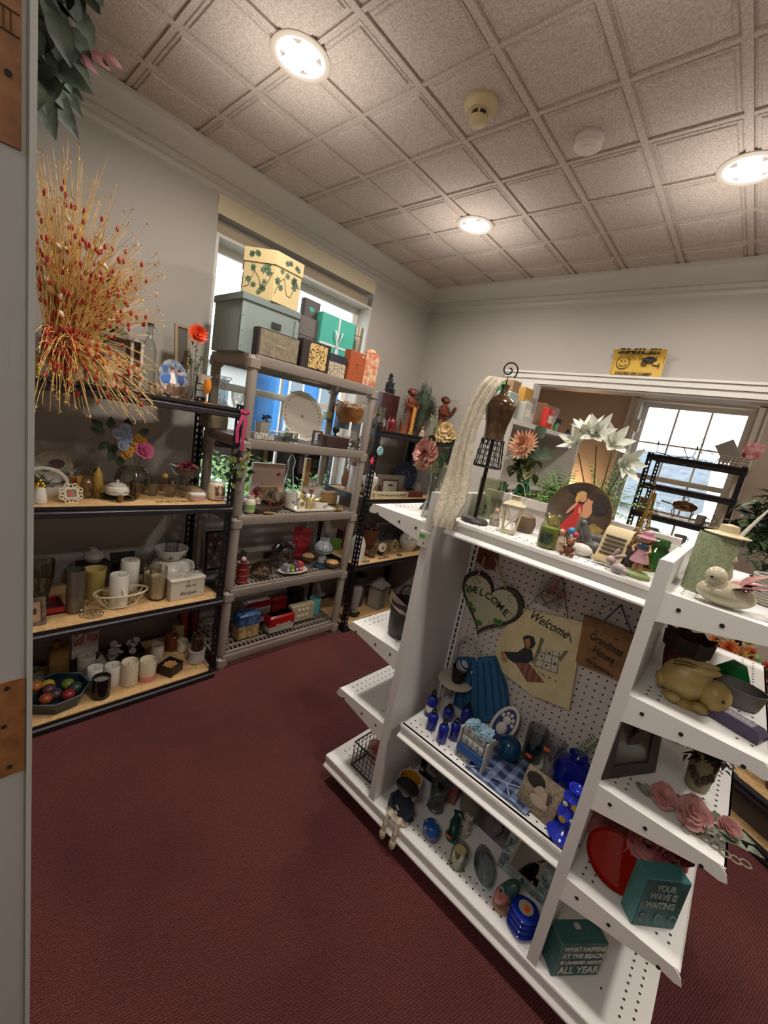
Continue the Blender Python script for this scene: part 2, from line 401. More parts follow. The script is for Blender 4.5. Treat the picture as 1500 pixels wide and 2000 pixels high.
# recessed can lights
for i, (x, y) in enumerate(CANS):
    nm = ['large bright recessed ceiling light nearest the door', 'recessed ceiling light deep in the room above the mannequin', 'recessed ceiling light at the right edge of the ceiling', None, None, None][i] or 'assumed recessed ceiling light out above the floor'  # cans out of view are assumed, continuing the spacing of the visible ones
    t = E('ceiling_light', nm, 'ceiling light', (x, y, ZC), 0, 'recessed can lights')
    b = B(); pr = [(.0865, .006), (.0865, -.004), (.090, -.007), (.100, -.007), (.106, -.003), (.106, .002)]
    b.loft([[(r * math.cos(2 * PI * k / 40), r * math.sin(2 * PI * k / 40), z) for k in range(40)] for r, z in pr], (False, False)); b.out('trim_ring', mat('#B9AE9F', .5), t)
    b = B(); b.loft([[(r * math.cos(2 * PI * k / 40), r * math.sin(2 * PI * k / 40), z) for k in range(40)] for r, z in ((.0865, .0), (.082, -.002 + .0), (.070, .0005), (.002, .0008))], (False, True))
    b.out('lens', mat('#EDF2FF', .3, 'emit', 0, None, 1.5), t)
    if i < 6:
        a = area('can_lamp', (x, y, ZC - .02), (0, 0, -1), .16, .16, CANW, (1, .93, .85), shape='DISK')
        a.data.spread = math.radians(170)
        area('ceiling_fill', (x, y, ZC - .30), (0, 0, 1), .5, .5, 2.2, (1, .95, .90), shape='DISK')  # added uplight without a fixture, brightens the ceiling around each can
# smoke detectors
t = E('smoke_detector', 'beige smoke detector with a dark slotted chamber on the ceiling', 'smoke detector', (-1.10, 1.395, ZC))
B().lathe([(.062, 0), (.064, -.008), (.060, -.020), (.052, -.026), (.046, -.034), (.030, -.036), (.001, -.036)], n=32).out('base', mat('#B9A47C', .5), t)
B().lathe([(.030, -.034), (.030, -.052), (.001, -.052)], n=24).out('chamber', mat('#1E1813', .7), t)
b = B(); b.lathe([(.034, -.050), (.033, -.062), (.026, -.068), (.001, -.069)], n=28)
for k in range(6):
    a = k * PI / 3; b.box((.031 * math.cos(a), .031 * math.sin(a), -.043), (.004, .008, .02), R=a)
b.out('cap', mat('#C2AE88', .45), t)
t = E('smoke_detector', 'small white round smoke alarm beside the beige one', 'smoke detector', (-.815, 1.725, ZC))
B().lathe([(.052, 0), (.054, -.006), (.052, -.012)], n=32).out('base', mat('#B9ACA0', .5), t)
b = B(); b.lathe([(.052, -.012), (.050, -.034), (.040, -.042), (.001, -.043)], n=32); b.lathe([(.016, -.042), (.015, -.045), (.001, -.045)], (.012, -.01, 0), n=16); b.out('cover', mat('#CDC2B6', .4), t)
# outdoors beyond the windows
struct(B().box((-14, 5, -.6), (24, 40, .2)).out('ground', mat('#8C9490', .9)))
struct(B().box((0, 18, -.6), (60, 26, .2)).out('ground', mat('#8C9490', .9)))
def house(label, loc, w, d, h, col, roof, rz, ws):
    t = E('house', label, 'house', loc, rz)
    B().box((0, 0, h / 2), (w, d, h)).out('wall', mat(col, .8), t, 0)
    b = B(); b.loft([[(-w / 2 - .3, -d / 2 - .4, h), (-w / 2 - .3, d / 2 + .4, h), (-w / 2 - .3, 0, h + d * .38)], [(w / 2 + .3, -d / 2 - .4, h), (w / 2 + .3, d / 2 + .4, h), (w / 2 + .3, 0, h + d * .38)]]); b.out('roof', roof, t, 0)
    for x, z in ws:
        f = B().box((x, -d / 2 - .03, z), (.95, .1, 1.5)).out('window', mat('#C2C4C2', .5), t, 0); B().box((x, -d / 2 - .09, z), (.7, .04, 1.25)).out('pane', mat('#5E6E78', .15), f, 0)
RF = mat('#6E7780', .8, 'brick', 0, '#5B646C', 3)
house('bright blue clapboard house across the street', (-22, 15.0, -1.6), 6, 6, 5.2, '#2F6FA8', mat('#8E9698', .8), PI / 2, ((-1.8, 1.5), (.2, 1.5), (-1.8, 3.9), (.2, 3.9), (2, 3.9)))
house('white house left of the blue one across the street', (-22, 8.4, -1.6), 4.6, 5, 4.6, '#A8A8A4', mat('#9AA39E', .8), PI / 2, ((-1, 1.4), (1, 1.4), (-1, 3.3), (1, 3.3)))
house('pale house right of the blue one across the street', (-22, 23.5, -1.6), 7, 6, 4.6, '#A0A09A', mat('#A1A6A4', .8), PI / 2, ((-1.4, 1.4), (1, 1.4), (-1.4, 3.4), (1, 3.4)))
house('grey slate-roofed house seen through the further window', (-4.6, 17.5, -2.4), 6, 5, 2.9, '#D8D8D4', RF, 0, ((-1.6, 1.4), (.4, 1.4), (2, 1.4)))
house('low white building seen through the further window', (3.2, 13.5, -.5), 5, 4, 2.2, '#D3D5D6', RF, 0, ((-1.6, 1.4), (.4, 1.4)))
random.seed(3)
def bush(label, loc, r, n, c, sz=.09):
    b = B()
    for i in range(n):
        d = rdir(-.3, 1); p = Vector((d.x * r[0], d.y * r[1], r[2] * (.5 + .5 * d.z))) * random.uniform(.6, 1); b.leaf(p, rdir(-1, 1), sz, sz * .6, seg=2)
    t = E('bush', label, 'bush', loc); b.out('foliage', mat(c[0], .7, 'speck', 0, c[1], 5), t, 0); B().cyl((0, 0, 0), (0, 0, r[2] * .6), .03, .02).out('stem', mat('#4A3A2A', .9), t)
bush('leafy green bush right outside the large window', (-4.6, 2.4, -.5), (.8, 1.0, 1.45), 2600, ('#3C6A2C', '#5E8A44'))
bush('green hedge outside behind the corner of the large window', (-4.8, 4.6, -.5), (.8, 1.1, 1.25), 2600, ('#355E28', '#54803C'))
bush('green treetop beyond the further window', (-9.6, 15.0, 0), (1.6, 1, 3.6), 1500, ('#7DA55C', '#A2C27C'), .2)
# unseen lamp in the further room, assumed from the warm glow on the far wall
t = E('assumed_table_lamp', 'small warm lamp assumed to stand in the further room', 'lamp', (-1.5, 4.40, 0)); 
B().lathe([(.12, 0), (.12, .02), (.02, .05), (.015, .6), (.03, .95), (.012, 1.0), (.012, 1.1)]).out('lamp_base', mat('#5A4632', .5), t)
b = B(); b.loft([[(r * math.cos(2 * PI * k / 24), r * math.sin(2 * PI * k / 24), z) for k in range(24)] for r, z in ((.12, 1.02), (.08, 1.2))], (False, False)); b.out('lamp_shade', mat('#D8BE95', .8), t)
l = bpy.data.lights.new('assumed_lamp_bulb', 'POINT'); l.energy = 9; l.color = (1, .62, .32); l.shadow_soft_size = .04; o = bpy.data.objects.new('assumed_lamp_bulb', l); o.location = (-1.5, 4.40, 1.22); COL.objects.link(o)
area('assumed_hall_light', (-.2, -.9, 2.6), (0, 0, -1), .5, .5, 16, (1, .95, .9))  # assumed light behind the camera, no fixture modelled; brightens the door jamb
area('added_far_room_light', (.6, 3.8, 2.58), (0, 0, -1), .5, .5, 10, (1, .88, .74))  # added area light near the ceiling, no fixture, brightens the further room
# yellow sign curling off the wall
S = Vector((-.755, WY1, 2.205)); t = E('camera_sign', 'yellow SMILE camera warning sign curling off the wall', 'sign', (S.x, WY1 - .003, S.z))
w_, h_ = .30, .165; b = B(); rows = []
for j in range(9):
    v = j / 8; z = -h_ / 2 + h_ * v; y = -.002 - (.035 * max(0, v - .55) ** 2 * 6 if v > .55 else 0) - .0
    rows.append([(-w_ / 2 + w_ * i / 10, y - .028 * max(0, i / 10 - .6) ** 2 * 5, z - (.03 * max(0, v - .75))) for i in range(11)])
b.loft(rows, (False, False), False); b.out('sheet', mat('#C9A13C', .45), t, .8)
K = mat('#16120C', .5)
text('SMILE!', .058, K, t, (-.0, -.040, .066), (PI / 2 - .5, 0, 0), width=.235, bold=.0025)
text("YOU'RE ON CAMERA", .026, K, t, (0, -.008, -.062), width=.235, bold=.0005)
b = B(); b.ring((-.085, -.008, .004), .038, .0022, 28, 6, (0, 1, 0)); b.tube([(-.085 + .022 * math.cos(a), -.008, .004 + .022 * math.sin(a)) for a in [math.radians(200 + 14 * k) for k in range(11)]], .0018)
for x in (-.096, -.074): b.sph((x, -.009, .014), (.003, .001, .007), 8)
b.out('smiley_face', K, t)
b = B(); b.plate([(.02, .03), (.075, .045), (.12, .032), (.075, .005), (.03, .008)], -.014, -.008); b.ring((.038, -.014, .004), .014, .004, 18, 6, (0, 1, 0)); b.tube([(.075, -.014, .01), (.09, -.015, -.008), (.118, -.02, -.012)], .003); b.box((.12, -.022, -.012), (.006, .003, .028)); b.out('camera_drawing', K, t)
b = B(); b.tube([(x * w_ * .47, -.006 - (.03 if x > 0 and z > 0 else 0), z * h_ * .44) for x, z in ((-1, 1), (-1, -1), (1, -1), (1, 1))], .0012); b.out('border', K, t)
# wall switch box in the further room
tag(B().box((-1.02 + .0, 4.59, 1.98), (.09, .04, .12), bev=.008).out('wall_switch', mat('#C9C2BA', .5)), 'small pale thermostat box on the far beige wall', 'thermostat')
# ================================================================ racks
BLK = mat('#17141A', .35, '', .3); BLK2 = mat('#1B181C', .4)
CHIP = mat('#C8A574', .65, 'speck', 0, '#B8925F', 60)
def holed(b, T, W, Hh, n, holew, holeh, off=0.0):
    """flat strip W wide, Hh tall in local x,z with n round-ended holes, thin double skin"""
    st = Hh / n
    for side in (0, .0016):
        for k in range(n):
            z0 = k * st; zc = z0 + st / 2; cx = off
            outer = [(-W / 2, z0), (0 * W, z0), (W / 2, z0), (W / 2, zc), (W / 2, z0 + st), (0, z0 + st), (-W / 2, z0 + st), (-W / 2, zc)]
            inner = [(cx - holew * .3, zc - holeh / 2), (cx, zc - holeh * .55), (cx + holew * .3, zc - holeh / 2), (cx + holew / 2, zc), (cx + holew * .42, zc + holeh / 2), (cx, zc + holeh * .58), (cx - holew * .42, zc + holeh / 2), (cx - holew / 2, zc)]
            O = [b._v(T @ Vector((x, side, z))) for x, z in outer]; I = [b._v(T @ Vector((x, side, z))) for x, z in inner]
            for i in range(8): j = (i + 1) % 8; b.face([O[i], O[j], I[j], I[i]])
def black_rack(label, xf, xb, y0, y1, zs, top, rz=0, org=(0, 0, 0), group='black steel racks'):
    t = E('steel_rack', label, 'shelving rack', org, rz, group)
    for x, sx in ((xf, 1), (xb, -1)):
        for y, sy in ((y0, 1), (y1, -1)):
            b = B(); n = max(8, int(top / .034)); w_ = .036
            holed(b, Matrix.Translation((x, y + sy * w_ / 2, 0)) @ Matrix.Rotation(PI / 2, 4, 'Z'), w_, top, n, .011, .018)
            holed(b, Matrix.Translation((x - sx * w_ / 2, y, 0)), w_, top, n, .011, .018)
            b.out('upright', BLK, t, .3)
    for z in zs:
        cx, cy, dx, dy = (xf + xb) / 2, (y0 + y1) / 2, abs(xf - xb), y1 - y0
        s = B().box((cx, cy, z - .008), (dx - .012, dy - .012, .014)).out('shelf', CHIP, t, 0)
        b = B(); e = .006
        for x, sg in ((xf, 1), (xb, -1)):
            u = x + sg * .004
            b.loft([[(u + sg * a, y, z + c) for a, c in ((0, .002), (.003, .003), (.003, -.010), (-.004, -.016), (.004, -.024), (.004, -.042), (0, -.046), (-.012, -.046), (-.012, -.040), (-.002, -.038), (-.002, -.02), (-.008, -.014))] for y in (y0 + .002, y1 - .002)])
        for y in (y0 + .006, y1 - .006): b.box((cx, y, z - .02), (dx - .01, .008, .046))
        b.out('beam', BLK2, s, .5)
    return t
LZ = [1.492, 1.012, .492, .052]
black_rack('long black steel rack against the left wall nearest the door', -1.932, -2.385, .10, 1.055, LZ, 1.515)
KZ = [1.512, 1.026, .528, .045]
black_rack('black steel rack in the corner beyond the grey plastic shelf', -1.945, -2.40, 2.045, 2.99, KZ, 1.56)
# grey plastic shelf unit
GR = mat('#857A70', .5); GZ = [.085, .50, .93, 1.352, 1.772]
t = E('plastic_shelf_unit', 'tall taupe plastic shelf unit standing in front of the window', 'shelf unit', (0, 0, 0))
gx0, gx1, gy0, gy1 = -2.43, -1.965, 1.085, 2.02
for x in (gx0 + .035, gx1 - .03):
    for y in (gy0 + .032, gy1 - .032):
        b = B()
        for za, zb in zip([0] + GZ, GZ): b.lathe([(.0235, za), (.0265, za + .02), (.0265, zb - .085), (.0235, zb - .06)], (x, y, 0), 16)
        b.out('post', GR, t)
for z in GZ:
    b = B(); cx, cy = (gx0 + gx1) / 2, (gy0 + gy1) / 2; dx, dy = gx1 - gx0, gy1 - gy0
    for x, sg in ((gx1, 1), (gx0, -1)): b.loft([[(x - sg * a, y, z + c) for a, c in ((.004, 0), (.002, -.012), (.010, -.05), (.016, -.055), (.020, -.055), (.016, -.01), (.014, 0))] for y in (gy0 + .03, gy1 - .03)])
    for y, sg in ((gy1, 1), (gy0, -1)): b.loft([[(x, y - sg * a, z + c) for a, c in ((.004, 0), (.002, -.012), (.010, -.05), (.016, -.055), (.020, -.055), (.016, -.01), (.014, 0))] for x in (gx0 + .03, gx1 - .03)])
    for x in (gx0 + .035, gx1 - .034):
        for y in (gy0 + .033, gy1 - .033):
            b.box((x, y, z - .045), (.068, .066, .082), bev=.02)
    for i in range(7): b.box((gx0 + .05 + (dx - .1) * i / 6, cy, z - .014), (.010 if i % 3 else .018, dy - .03, .020))
    for band in ((0, 1, 2), (3, 4, 5)):
        x0 = gx0 + .05 + (dx - .1) * band[0] / 6; x1 = gx0 + .05 + (dx - .1) * (band[-1] + 1) / 6
        m = 30
        for k in range(m): b.box(((x0 + x1) / 2, gy0 + .045 + (dy - .09) * k / (m - 1), z - .012), (x1 - x0, .008, .010))
    b.out('shelf', GR, t, .6)
# white gondola island
WH = mat('#DEDCD8', .38); WH2 = mat('#CFCCC8', .42); HOLE = mat('#1A1512', .9)
GXL, GXR, GYF, GYM, GYB = -.762, -.104, 1.125, 1.452, 1.78
PT = .026; MT = 1.36; DZ = .128
t = E('gondola_shelving', 'white metal gondola with pegboard middle and shelves on both ends', 'display shelving', (0, 0, 0))
for x in (GXL, GXR):
    b = B(); b.box((x, (GYF + GYB) / 2, (MT + DZ) / 2 + .0), (PT, GYB - GYF, MT - DZ)); b.box((x, GYF - .001, (MT + DZ) / 2), (PT + .003, .004, MT - DZ)); b.out('end_panel', WH2, t, 0)
# decks
b = B(); X0, X1 = -1.036, .178
b.box(((X0 + X1) / 2, (GYF + GYB) / 2, DZ - .012), (X1 - X0, GYB - GYF + .01, .022))
for y, sg in ((GYF, -1), (GYB, 1)):
    b.loft([[(x, y + sg * a, DZ + c) for a, c in ((0, 0), (.006, -.004), (.006, -.010), (.001, -.016), (.001, -.034), (.012, -.050), (.012, -.056), (-.01, -.056), (-.01, 0))] for x in (X0, X1)])
b.box(((X0 + X1) / 2, (GYF + GYB) / 2, .045), (X1 - X0 - .09, GYB - GYF - .10, .09)); b.box((X0 + .003, (GYF + GYB) / 2, DZ - .03), (.006, GYB - GYF, .055)); b.box((X1 - .003, (GYF + GYB) / 2, DZ - .03), (.006, GYB - GYF, .055))
b.mi(1)
def holes_rows(b, xs, ys, z, r=.0036):
    for x in xs:
        for y in ys: b.dot((x, y, z + .0006), r)
ys_ = [GYF + .05 + .0254 * i for i in range(24)]
holes_rows(b, (X0 + .035, X0 + .065), ys_[1:], DZ); holes_rows(b, (X1 - .035, X1 - .065), ys_[:], DZ)
holes_rows(b, [GXL + .06 + .0254 * i for i in range(23)], (GYF + .035, GYF + .06), DZ)
holes_rows(b, (-.88, GXL - .04, GXL - .06), (GYF + .03, GYF + .055), DZ); holes_rows(b, (.06,), (GYF + .1,), DZ)
b.out('base_deck', (WH, HOLE), t, 0)
# pegboard: real panel with punched dots both faces
b = B(); b.box(((GXL + GXR) / 2, GYM, (DZ + MT) / 2), (GXR - GXL - PT, .012, MT - DZ)); b.box(((GXL + GXR) / 2, GYM, MT + .006), (GXR - GXL - PT, .03, .03)); b.mi(1)
x = GXL + .072
while x < GXR - .03:
    z = DZ + .04
    while z < MT - .06: b.dot((x, GYM - .0068, z), .0034, 'y'); z += .0254
    x += .0254
b.out('pegboard', (mat('#C4BBB5', .55), HOLE), t, 0)
for xs in (GXL + .027, GXR - .020):
    b = B(); b.box((xs, GYM - .012, (DZ + MT) / 2), (.028, .014, MT - DZ)); b.mi(1)
    z = DZ + .03
    while z < MT - .03: b.box((xs, GYM - .0192, z), (.007, .001, .019)); z += .0262
    b.out('slotted_upright', (WH, HOLE), t, 0)
# middle shelves front and back
for z in (1.285, .503):
    for sg, y0 in ((-1, GYM), (1, GYM)):
        b = B(); ye = GYM + sg * (.300 if z > 1 else .315); xa, xb = GXL + .055, GXR - .018
        b.box(((xa + xb) / 2, (y0 + ye) / 2, z - .006), (xb - xa, abs(ye - y0), .012))
        b.loft([[(x, ye + sg * a, z + c) for a, c in ((-.004, 0), (.002, -.002), (.003, -.012), (-.004, -.016), (-.004, -.034), (.011, -.046), (.011, -.051), (-.010, -.051), (-.012, -.0))] for x in (xa - .004, xb + .004)])
        for x in (xa, xb): b.loft([[(x + e, y0, z), (x + e, ye, z), (x + e, ye, z - .02), (x + e, y0, z - .06)] for e in (-.0015, .0015)])
        b.mi(1)
        holes_rows(b, [xa + .02 + .0254 * i for i in range(int((xb - xa - .02) / .0254))], (ye - sg * .03, ye - sg * .055), z)
        b.out('shelf', (WH, HOLE), t, .3)
# end shelves
def end_shelf(x0, sg, z, L):
    b = B(); x1 = x0 + sg * L; cx = (x0 + x1) / 2
    b.box((cx, (GYF + GYB) / 2, z - .004), (L, GYB - GYF - .006, .008)); b.box((x1 - sg * .002, (GYF + GYB) / 2, z - .012), (.004, GYB - GYF, .024))
    for y in (GYF, GYB):
        b.loft([[(x0, y + e, z + .002), (x1 - sg * .012, y + e, z + .002), (x1 + sg * .004, y + e, z - .012), (x1 + sg * .010, y + e, z - .030), (x1 - sg * .004, y + e, z - .034), (x1 - sg * .03, y + e, z - .030), (x0, y + e, z - .072)] for e in (-.002, .002)])
    for y in (GYF,):
        b.mi(1)
        for k in (.14, .44, .86): b.lathe([(.005, 0), (.005, .0008)], (x0 + sg * L * k, y - .0022, z - .028), 8, axis=(0, -1, 0))
        b.mi(0)
    b.mi(1); holes_rows(b, (x1 - sg * .030, x1 - sg * .056), ys_, z + .0); holes_rows(b, (x0 + sg * .03, x0 + sg * .055), ys_[:3], z)
    b.out('end_shelf', (WH, HOLE), t, .3)
for z in (1.25, .762, .458): end_shelf(GXL - PT / 2, -1, z, .258)
for z in (1.288, 1.018, .755, .452): end_shelf(GXR + PT / 2, 1, z, .262)
# price plate with green dot clipped on the post
s = E('price_tag_holder', 'small white tag holder with a green sticker clipped on the gondola post', 'tag holder', (GXL - .004, GYF - .006, 1.195))
B().box((0, 0, 0), (.045, .006, .055), bev=.001).out('plate', mat('#CFCBC2', .4), s, 0); B().box((-.008, -.0035, .012), (.022, .0012, .012)).out('sticker', mat('#3FA33A', .5), s, 0); B().box((.002, -.0035, -.012), (.003, .001, .008)).out('mark', mat('#2A2A2A', .6), s, 0)
# right background rack and the further room's rack
black_rack('black rack with flower arrangements right of the gondola', 0, .36, 0, 1.2, [.06, .26, .60], .78, .9948, (.95, 2.06, 0))
black_rack('black rack in front of the further window, seen through the opening', 0, .42, 0, .66, [1.46 - .46, 1.225, 1.475, 1.722], 1.735, PI / 2, (-.088, 4.14, 0))
for k, v in dict(L1=(LZ[0], 'x', -1.94, -2.38), L2=(LZ[1], 'x', -1.94, -2.38), L3=(LZ[2], 'x', -1.94, -2.38), L4=(LZ[3], 'x', -1.94, -2.38),
                 K1=(KZ[0], 'x', -1.95, -2.39), K2=(KZ[1], 'x', -1.95, -2.39), K3=(KZ[2], 'x', -1.95, -2.39), K4=(KZ[3], 'x', -1.95, -2.39),
                 G1=(GZ[0], 'x', -1.985, -2.41), G2=(GZ[1], 'x', -1.985, -2.41), G3=(GZ[2], 'x', -1.985, -2.41), G4=(GZ[3], 'x', -1.985, -2.41), G5=(GZ[4], 'x', -1.985, -2.41),
                 M1=(1.286, 'y', 1.155, 1.438), M2=(.504, 'y', 1.14, 1.438), M0=(.129, 'y', 1.128, 1.438), MB=(1.286, 'y', 1.47, 1.75),
                 A1=(1.251, 'y', 1.13, 1.77), A2=(.763, 'y', 1.13, 1.77), A3=(.459, 'y', 1.13, 1.77),
                 R1=(1.289, 'y', 1.13, 1.77), R2=(1.019, 'y', 1.13, 1.77), R3=(.756, 'y', 1.13, 1.77), R4=(.453, 'y', 1.13, 1.77), RD=(.129, 'y', 1.13, 1.77)).items(): SH[k] = v
# ================================================================ kit for the goods
def wperp(P,wpx):
    v=Vector((P[0]-CAM.x,P[1]-CAM.y,0)).normalized();e=Vector((-v.y,v.x,0))*.005
    a,b=proj(Vector(P)-e),proj(Vector(P)+e);return wpx*.01/math.hypot(a[0]-b[0],a[1]-b[1])
def walong(P,wpx,ax):
    e=Vector((0,.005,0))if ax=='x' else Vector((.005,0,0));P=Vector(P)+Vector((0,0,.02))
    a,b=proj(P-e),proj(P+e);return wpx*.01/math.hypot(a[0]-b[0],a[1]-b[1])
def V(name,label,cat,sh,px,py,yt,wpx,prof,m,d=None,part='body',rz=0,n=22,group=None,h=None,smooth=.7,**kw):
    """turned thing: prof = (radius 0..1, height 0..1)"""
    R=.03
    for _ in range(3):
        P=place(sh,px,py,R*prof[0][0]if prof[0][0]>.3 else R,d);R=wperp(P,wpx)/2
    H=h or hgt(P,yt)
    t=E(name,label,cat,P,rz+FACE[SH[sh][1]],group)
    B().lathe([(r*R,z*H)for r,z in prof],n=n,**kw).out(part,m,t,smooth)
    return t,R,H
def X(name,label,cat,sh,px,py,yt,wpx,D,m,d=None,rz=0,part='body',bev=.002,group=None,h=None,tilt=0,w=None):
    """box-like thing, front facing the aisle"""
    P=place(sh,px,py,D/2,d);W=w or walong(P,wpx,SH[sh][1]);H=h or hgt(P,yt)
    t=E(name,label,cat,P,(tilt,0,rz+FACE[SH[sh][1]])if tilt else rz+FACE[SH[sh][1]],group)
    if m is not None:B().box((0,0,H/2),(W,D,H),bev=bev).out(part,m,t)
    return t,W,D,H
BOWL=[(.45,0),(.48,.06),(.9,.6),(1,1),(.95,1),(.85,.62),(.4,.14),(.01,.12)]
GLASS=[(.85,0),(.97,.03),(1,.5),(1,1),(.95,1),(.94,.5),(.9,.06),(.01,.05)]
CYL=[(.94,0),(1,.02),(1,.97),(.94,1),(.01,1)]
PILLAR=[(.96,0),(1,.02),(1,.97),(.93,1),(.80,.985),(.5,.95),(.01,.94)]
JAR=[(.8,0),(.95,.05),(1,.2),(1,.62),(.85,.78),(.66,.82),(.68,.98),(.7,1),(.62,1),(.6,.82),(.78,.75),(.92,.6),(.9,.1),(.01,.06)]
BOTTLE=[(.9,0),(1,.03),(1,.55),(.8,.66),(.34,.78),(.30,.97),(.36,.98),(.36,1),(.01,1)]
VASE=[(.55,0),(.6,.03),(.8,.15),(1,.42),(.85,.68),(.45,.85),(.42,.92),(.6,1),(.54,1),(.38,.9),(.78,.66),(.9,.42),(.5,.06),(.01,.05)]
PLATE=[(.5,0),(.55,.2),(.7,.3),(1,1),(.97,1),(.68,.42),(.01,.35)]
URN=[(.6,0),(.62,.04),(.85,.2),(1,.42),(.93,.62),(.72,.74),(.70,.78),(.74,.80),(.6,.88),(.2,.94),(.12,.96),(.13,1),(.01,1)]
BRASS=mat('#B48A3C',.25,'',1);SILV=mat('#B9B6B0',.2,'',1);GOLD=mat('#C9A24A',.22,'',1);IRON=mat('#15120F',.4,'',.4)
ORN=mat('#E8692A',.5);WAX=mat('#D8CDB4',.5,'wax');WAXW=mat('#D6D1C8',.5,'wax');CERW=mat('#CFC9C0',.2);CERC=mat('#CDC0A6',.25)
GRN=mat('#33502A',.6,'speck',0,'#56733C',30);DKG=mat('#22351F',.6,'speck',0,'#39502F',30);SKIN=mat('#C98F6B',.5);STEM=mat('#4B5A30',.7)
def sticker(t,loc,s=(.014,.001,.009),c='#E8602A',rot=None):
    b=B().box((0,0,0),s).out('price_sticker',mat(c,.5),t,0);b.location=loc
    if rot:b.rotation_euler=rot
def leaves(t,c,spread,n,L,W,m,name='leaves',zlo=0,curl=.3):
    b=B()
    for i in range(n):
        d=rdir(zlo,1);p=Vector(c)+Vector((jit(spread[0]),jit(spread[1]),jit(spread[2])))
        b.leaf(p,d,L*random.uniform(.7,1.2),W,curl=curl)
    return b.out(name,m,t)
def stems(t,base,tips,r=.0015,m=None,name='stems'):
    b=B()
    for q in tips:
        mid=(Vector(base)+Vector(q))/2+Vector((0,0,.01));b.tube([base,mid,q],r,5)
    return b.out(name,m or STEM,t)
def blob_figure(t,h,body,head,hat=None,arms=True,w=.3):
    """small standing/sitting china figure"""
    b=B().lathe([(w*h*.9,0),(w*h,h*.08),(w*h*.85,h*.3),(w*h*.55,h*.55),(w*h*.3,h*.66)],n=16,sq=(1,.8))
    if arms:
        for s in(-1,1):b.tube([(s*w*h*.5,0,h*.58),(s*w*h*.85,-w*h*.3,h*.44),(s*w*h*.3,-w*h*.75,h*.38)],h*.05,6,r1=h*.04)
    b.out('body',body,t)
    b=B().sph((0,0,h*.78),h*.145,14);b.sph((0,-h*.14,h*.77),h*.02,6);b.out('head',head,t)
    b=B()
    for s in(-1,1):b.sph((s*h*.05,-h*.135,h*.80),h*.014,6)
    b.out('eyes',mat('#17110D',.3),t)
    if hat is not None:
        B().lathe([(h*.20,h*.85),(h*.2,h*.865),(h*.12,h*.875),(h*.11,h*.95),(h*.06,h),(.001,h)],n=16).out('hat',hat,t)
def animal(t,L,h,m,head_m=None,legs=True,ears='round',eye='#120D0A',headup=.75,tail=True):
    b=B().sph((0,0,h*.42),(L*.36,h*.26,h*.30),16)
    if legs:
        for sx in(-.2,.2):
            for sy in(-.11,.11):b.cyl((sx*L,sy*h*1.2,0),(sx*L,sy*h,h*.4),h*.09,h*.1,8)
    if tail:b.tube([(-L*.33,0,h*.45),(-L*.44,0,h*.52),(-L*.47,0,h*.62)],h*.05,6)
    b.out('body',m,t)
    b=B().sph((L*.30,0,h*headup),(h*.22,h*.2,h*.2),14);b.sph((L*.30+h*.2,0,h*(headup-.05)),(h*.1,h*.09,h*.08),10)
    for s in(-1,1):
        if ears=='long':b.sph((L*.26,s*h*.09,h*(headup+.3)),(h*.04,h*.05,h*.2),8)
        elif ears:b.sph((L*.28,s*h*.16,h*(headup+.17)),h*.07,8)
    b.out('head',head_m or m,t)
    b=B()
    for s in(-1,1):b.sph((L*.30+h*.17,s*h*.1,h*(headup+.06)),h*.022,6)
    b.sph((L*.30+h*.3,0,h*(headup-.04)),h*.025,6);b.out('eyes',mat(eye,.3),t)
def frame(t,W,H,fw,m,pic,D=.012,tilt=.18,inner=None):
    """picture frame leaning back; all parts tilt together"""
    T=Matrix.Rotation(-tilt,4,'X');b=B().at(T)
    for s in(-1,1):b.box((s*(W-fw)/2,0,H/2),(fw,D,H),bev=.0015);b.box((0,0,H/2+s*(H-fw)/2),(W-fw*1.9,D*.94,fw),bev=.0015)
    b.out('frame',m,t)
    B().at(T).box((0,.002,H/2),(W-fw*1.6,.004,H-fw*1.6)).out('picture',pic,t,0)
    B().at(Matrix.Translation((0,.012+H*.13,0))@Matrix.Rotation(.3,4,'X')).box((0,0,H*.34),(W*.25,.004,H*.68)).out('easel_back',mat('#4B3B2C',.8),t,0)
def scrib(t,x,z,w,h,m,y,n=18,name='script_marks',flat=False):
    b=B();p=[(x-w/2+w*i/n,z+h/2*math.sin(i*2.1))for i in range(n+1)]
    b.tube([((u,y,v)if not flat else(u,v,y))for u,v in p],h*.06,4);return b.out(name,m,t)
def strip(b,pts,W,up=(0,0,1)):
    """ribbon through pts"""
    up=Vector(up);P=[Vector(p)for p in pts];rows=[]
    for i,p in enumerate(P):
        d=(P[min(i+1,len(P)-1)]-P[max(i-1,0)]).normalized();rows.append([p-up*W/2,p+up*W/2])
    V_=[[b._v(q)for q in r]for r in rows]
    for a,c in zip(V_,V_[1:]):b.face([a[0],a[1],c[1],c[0]])
    return b
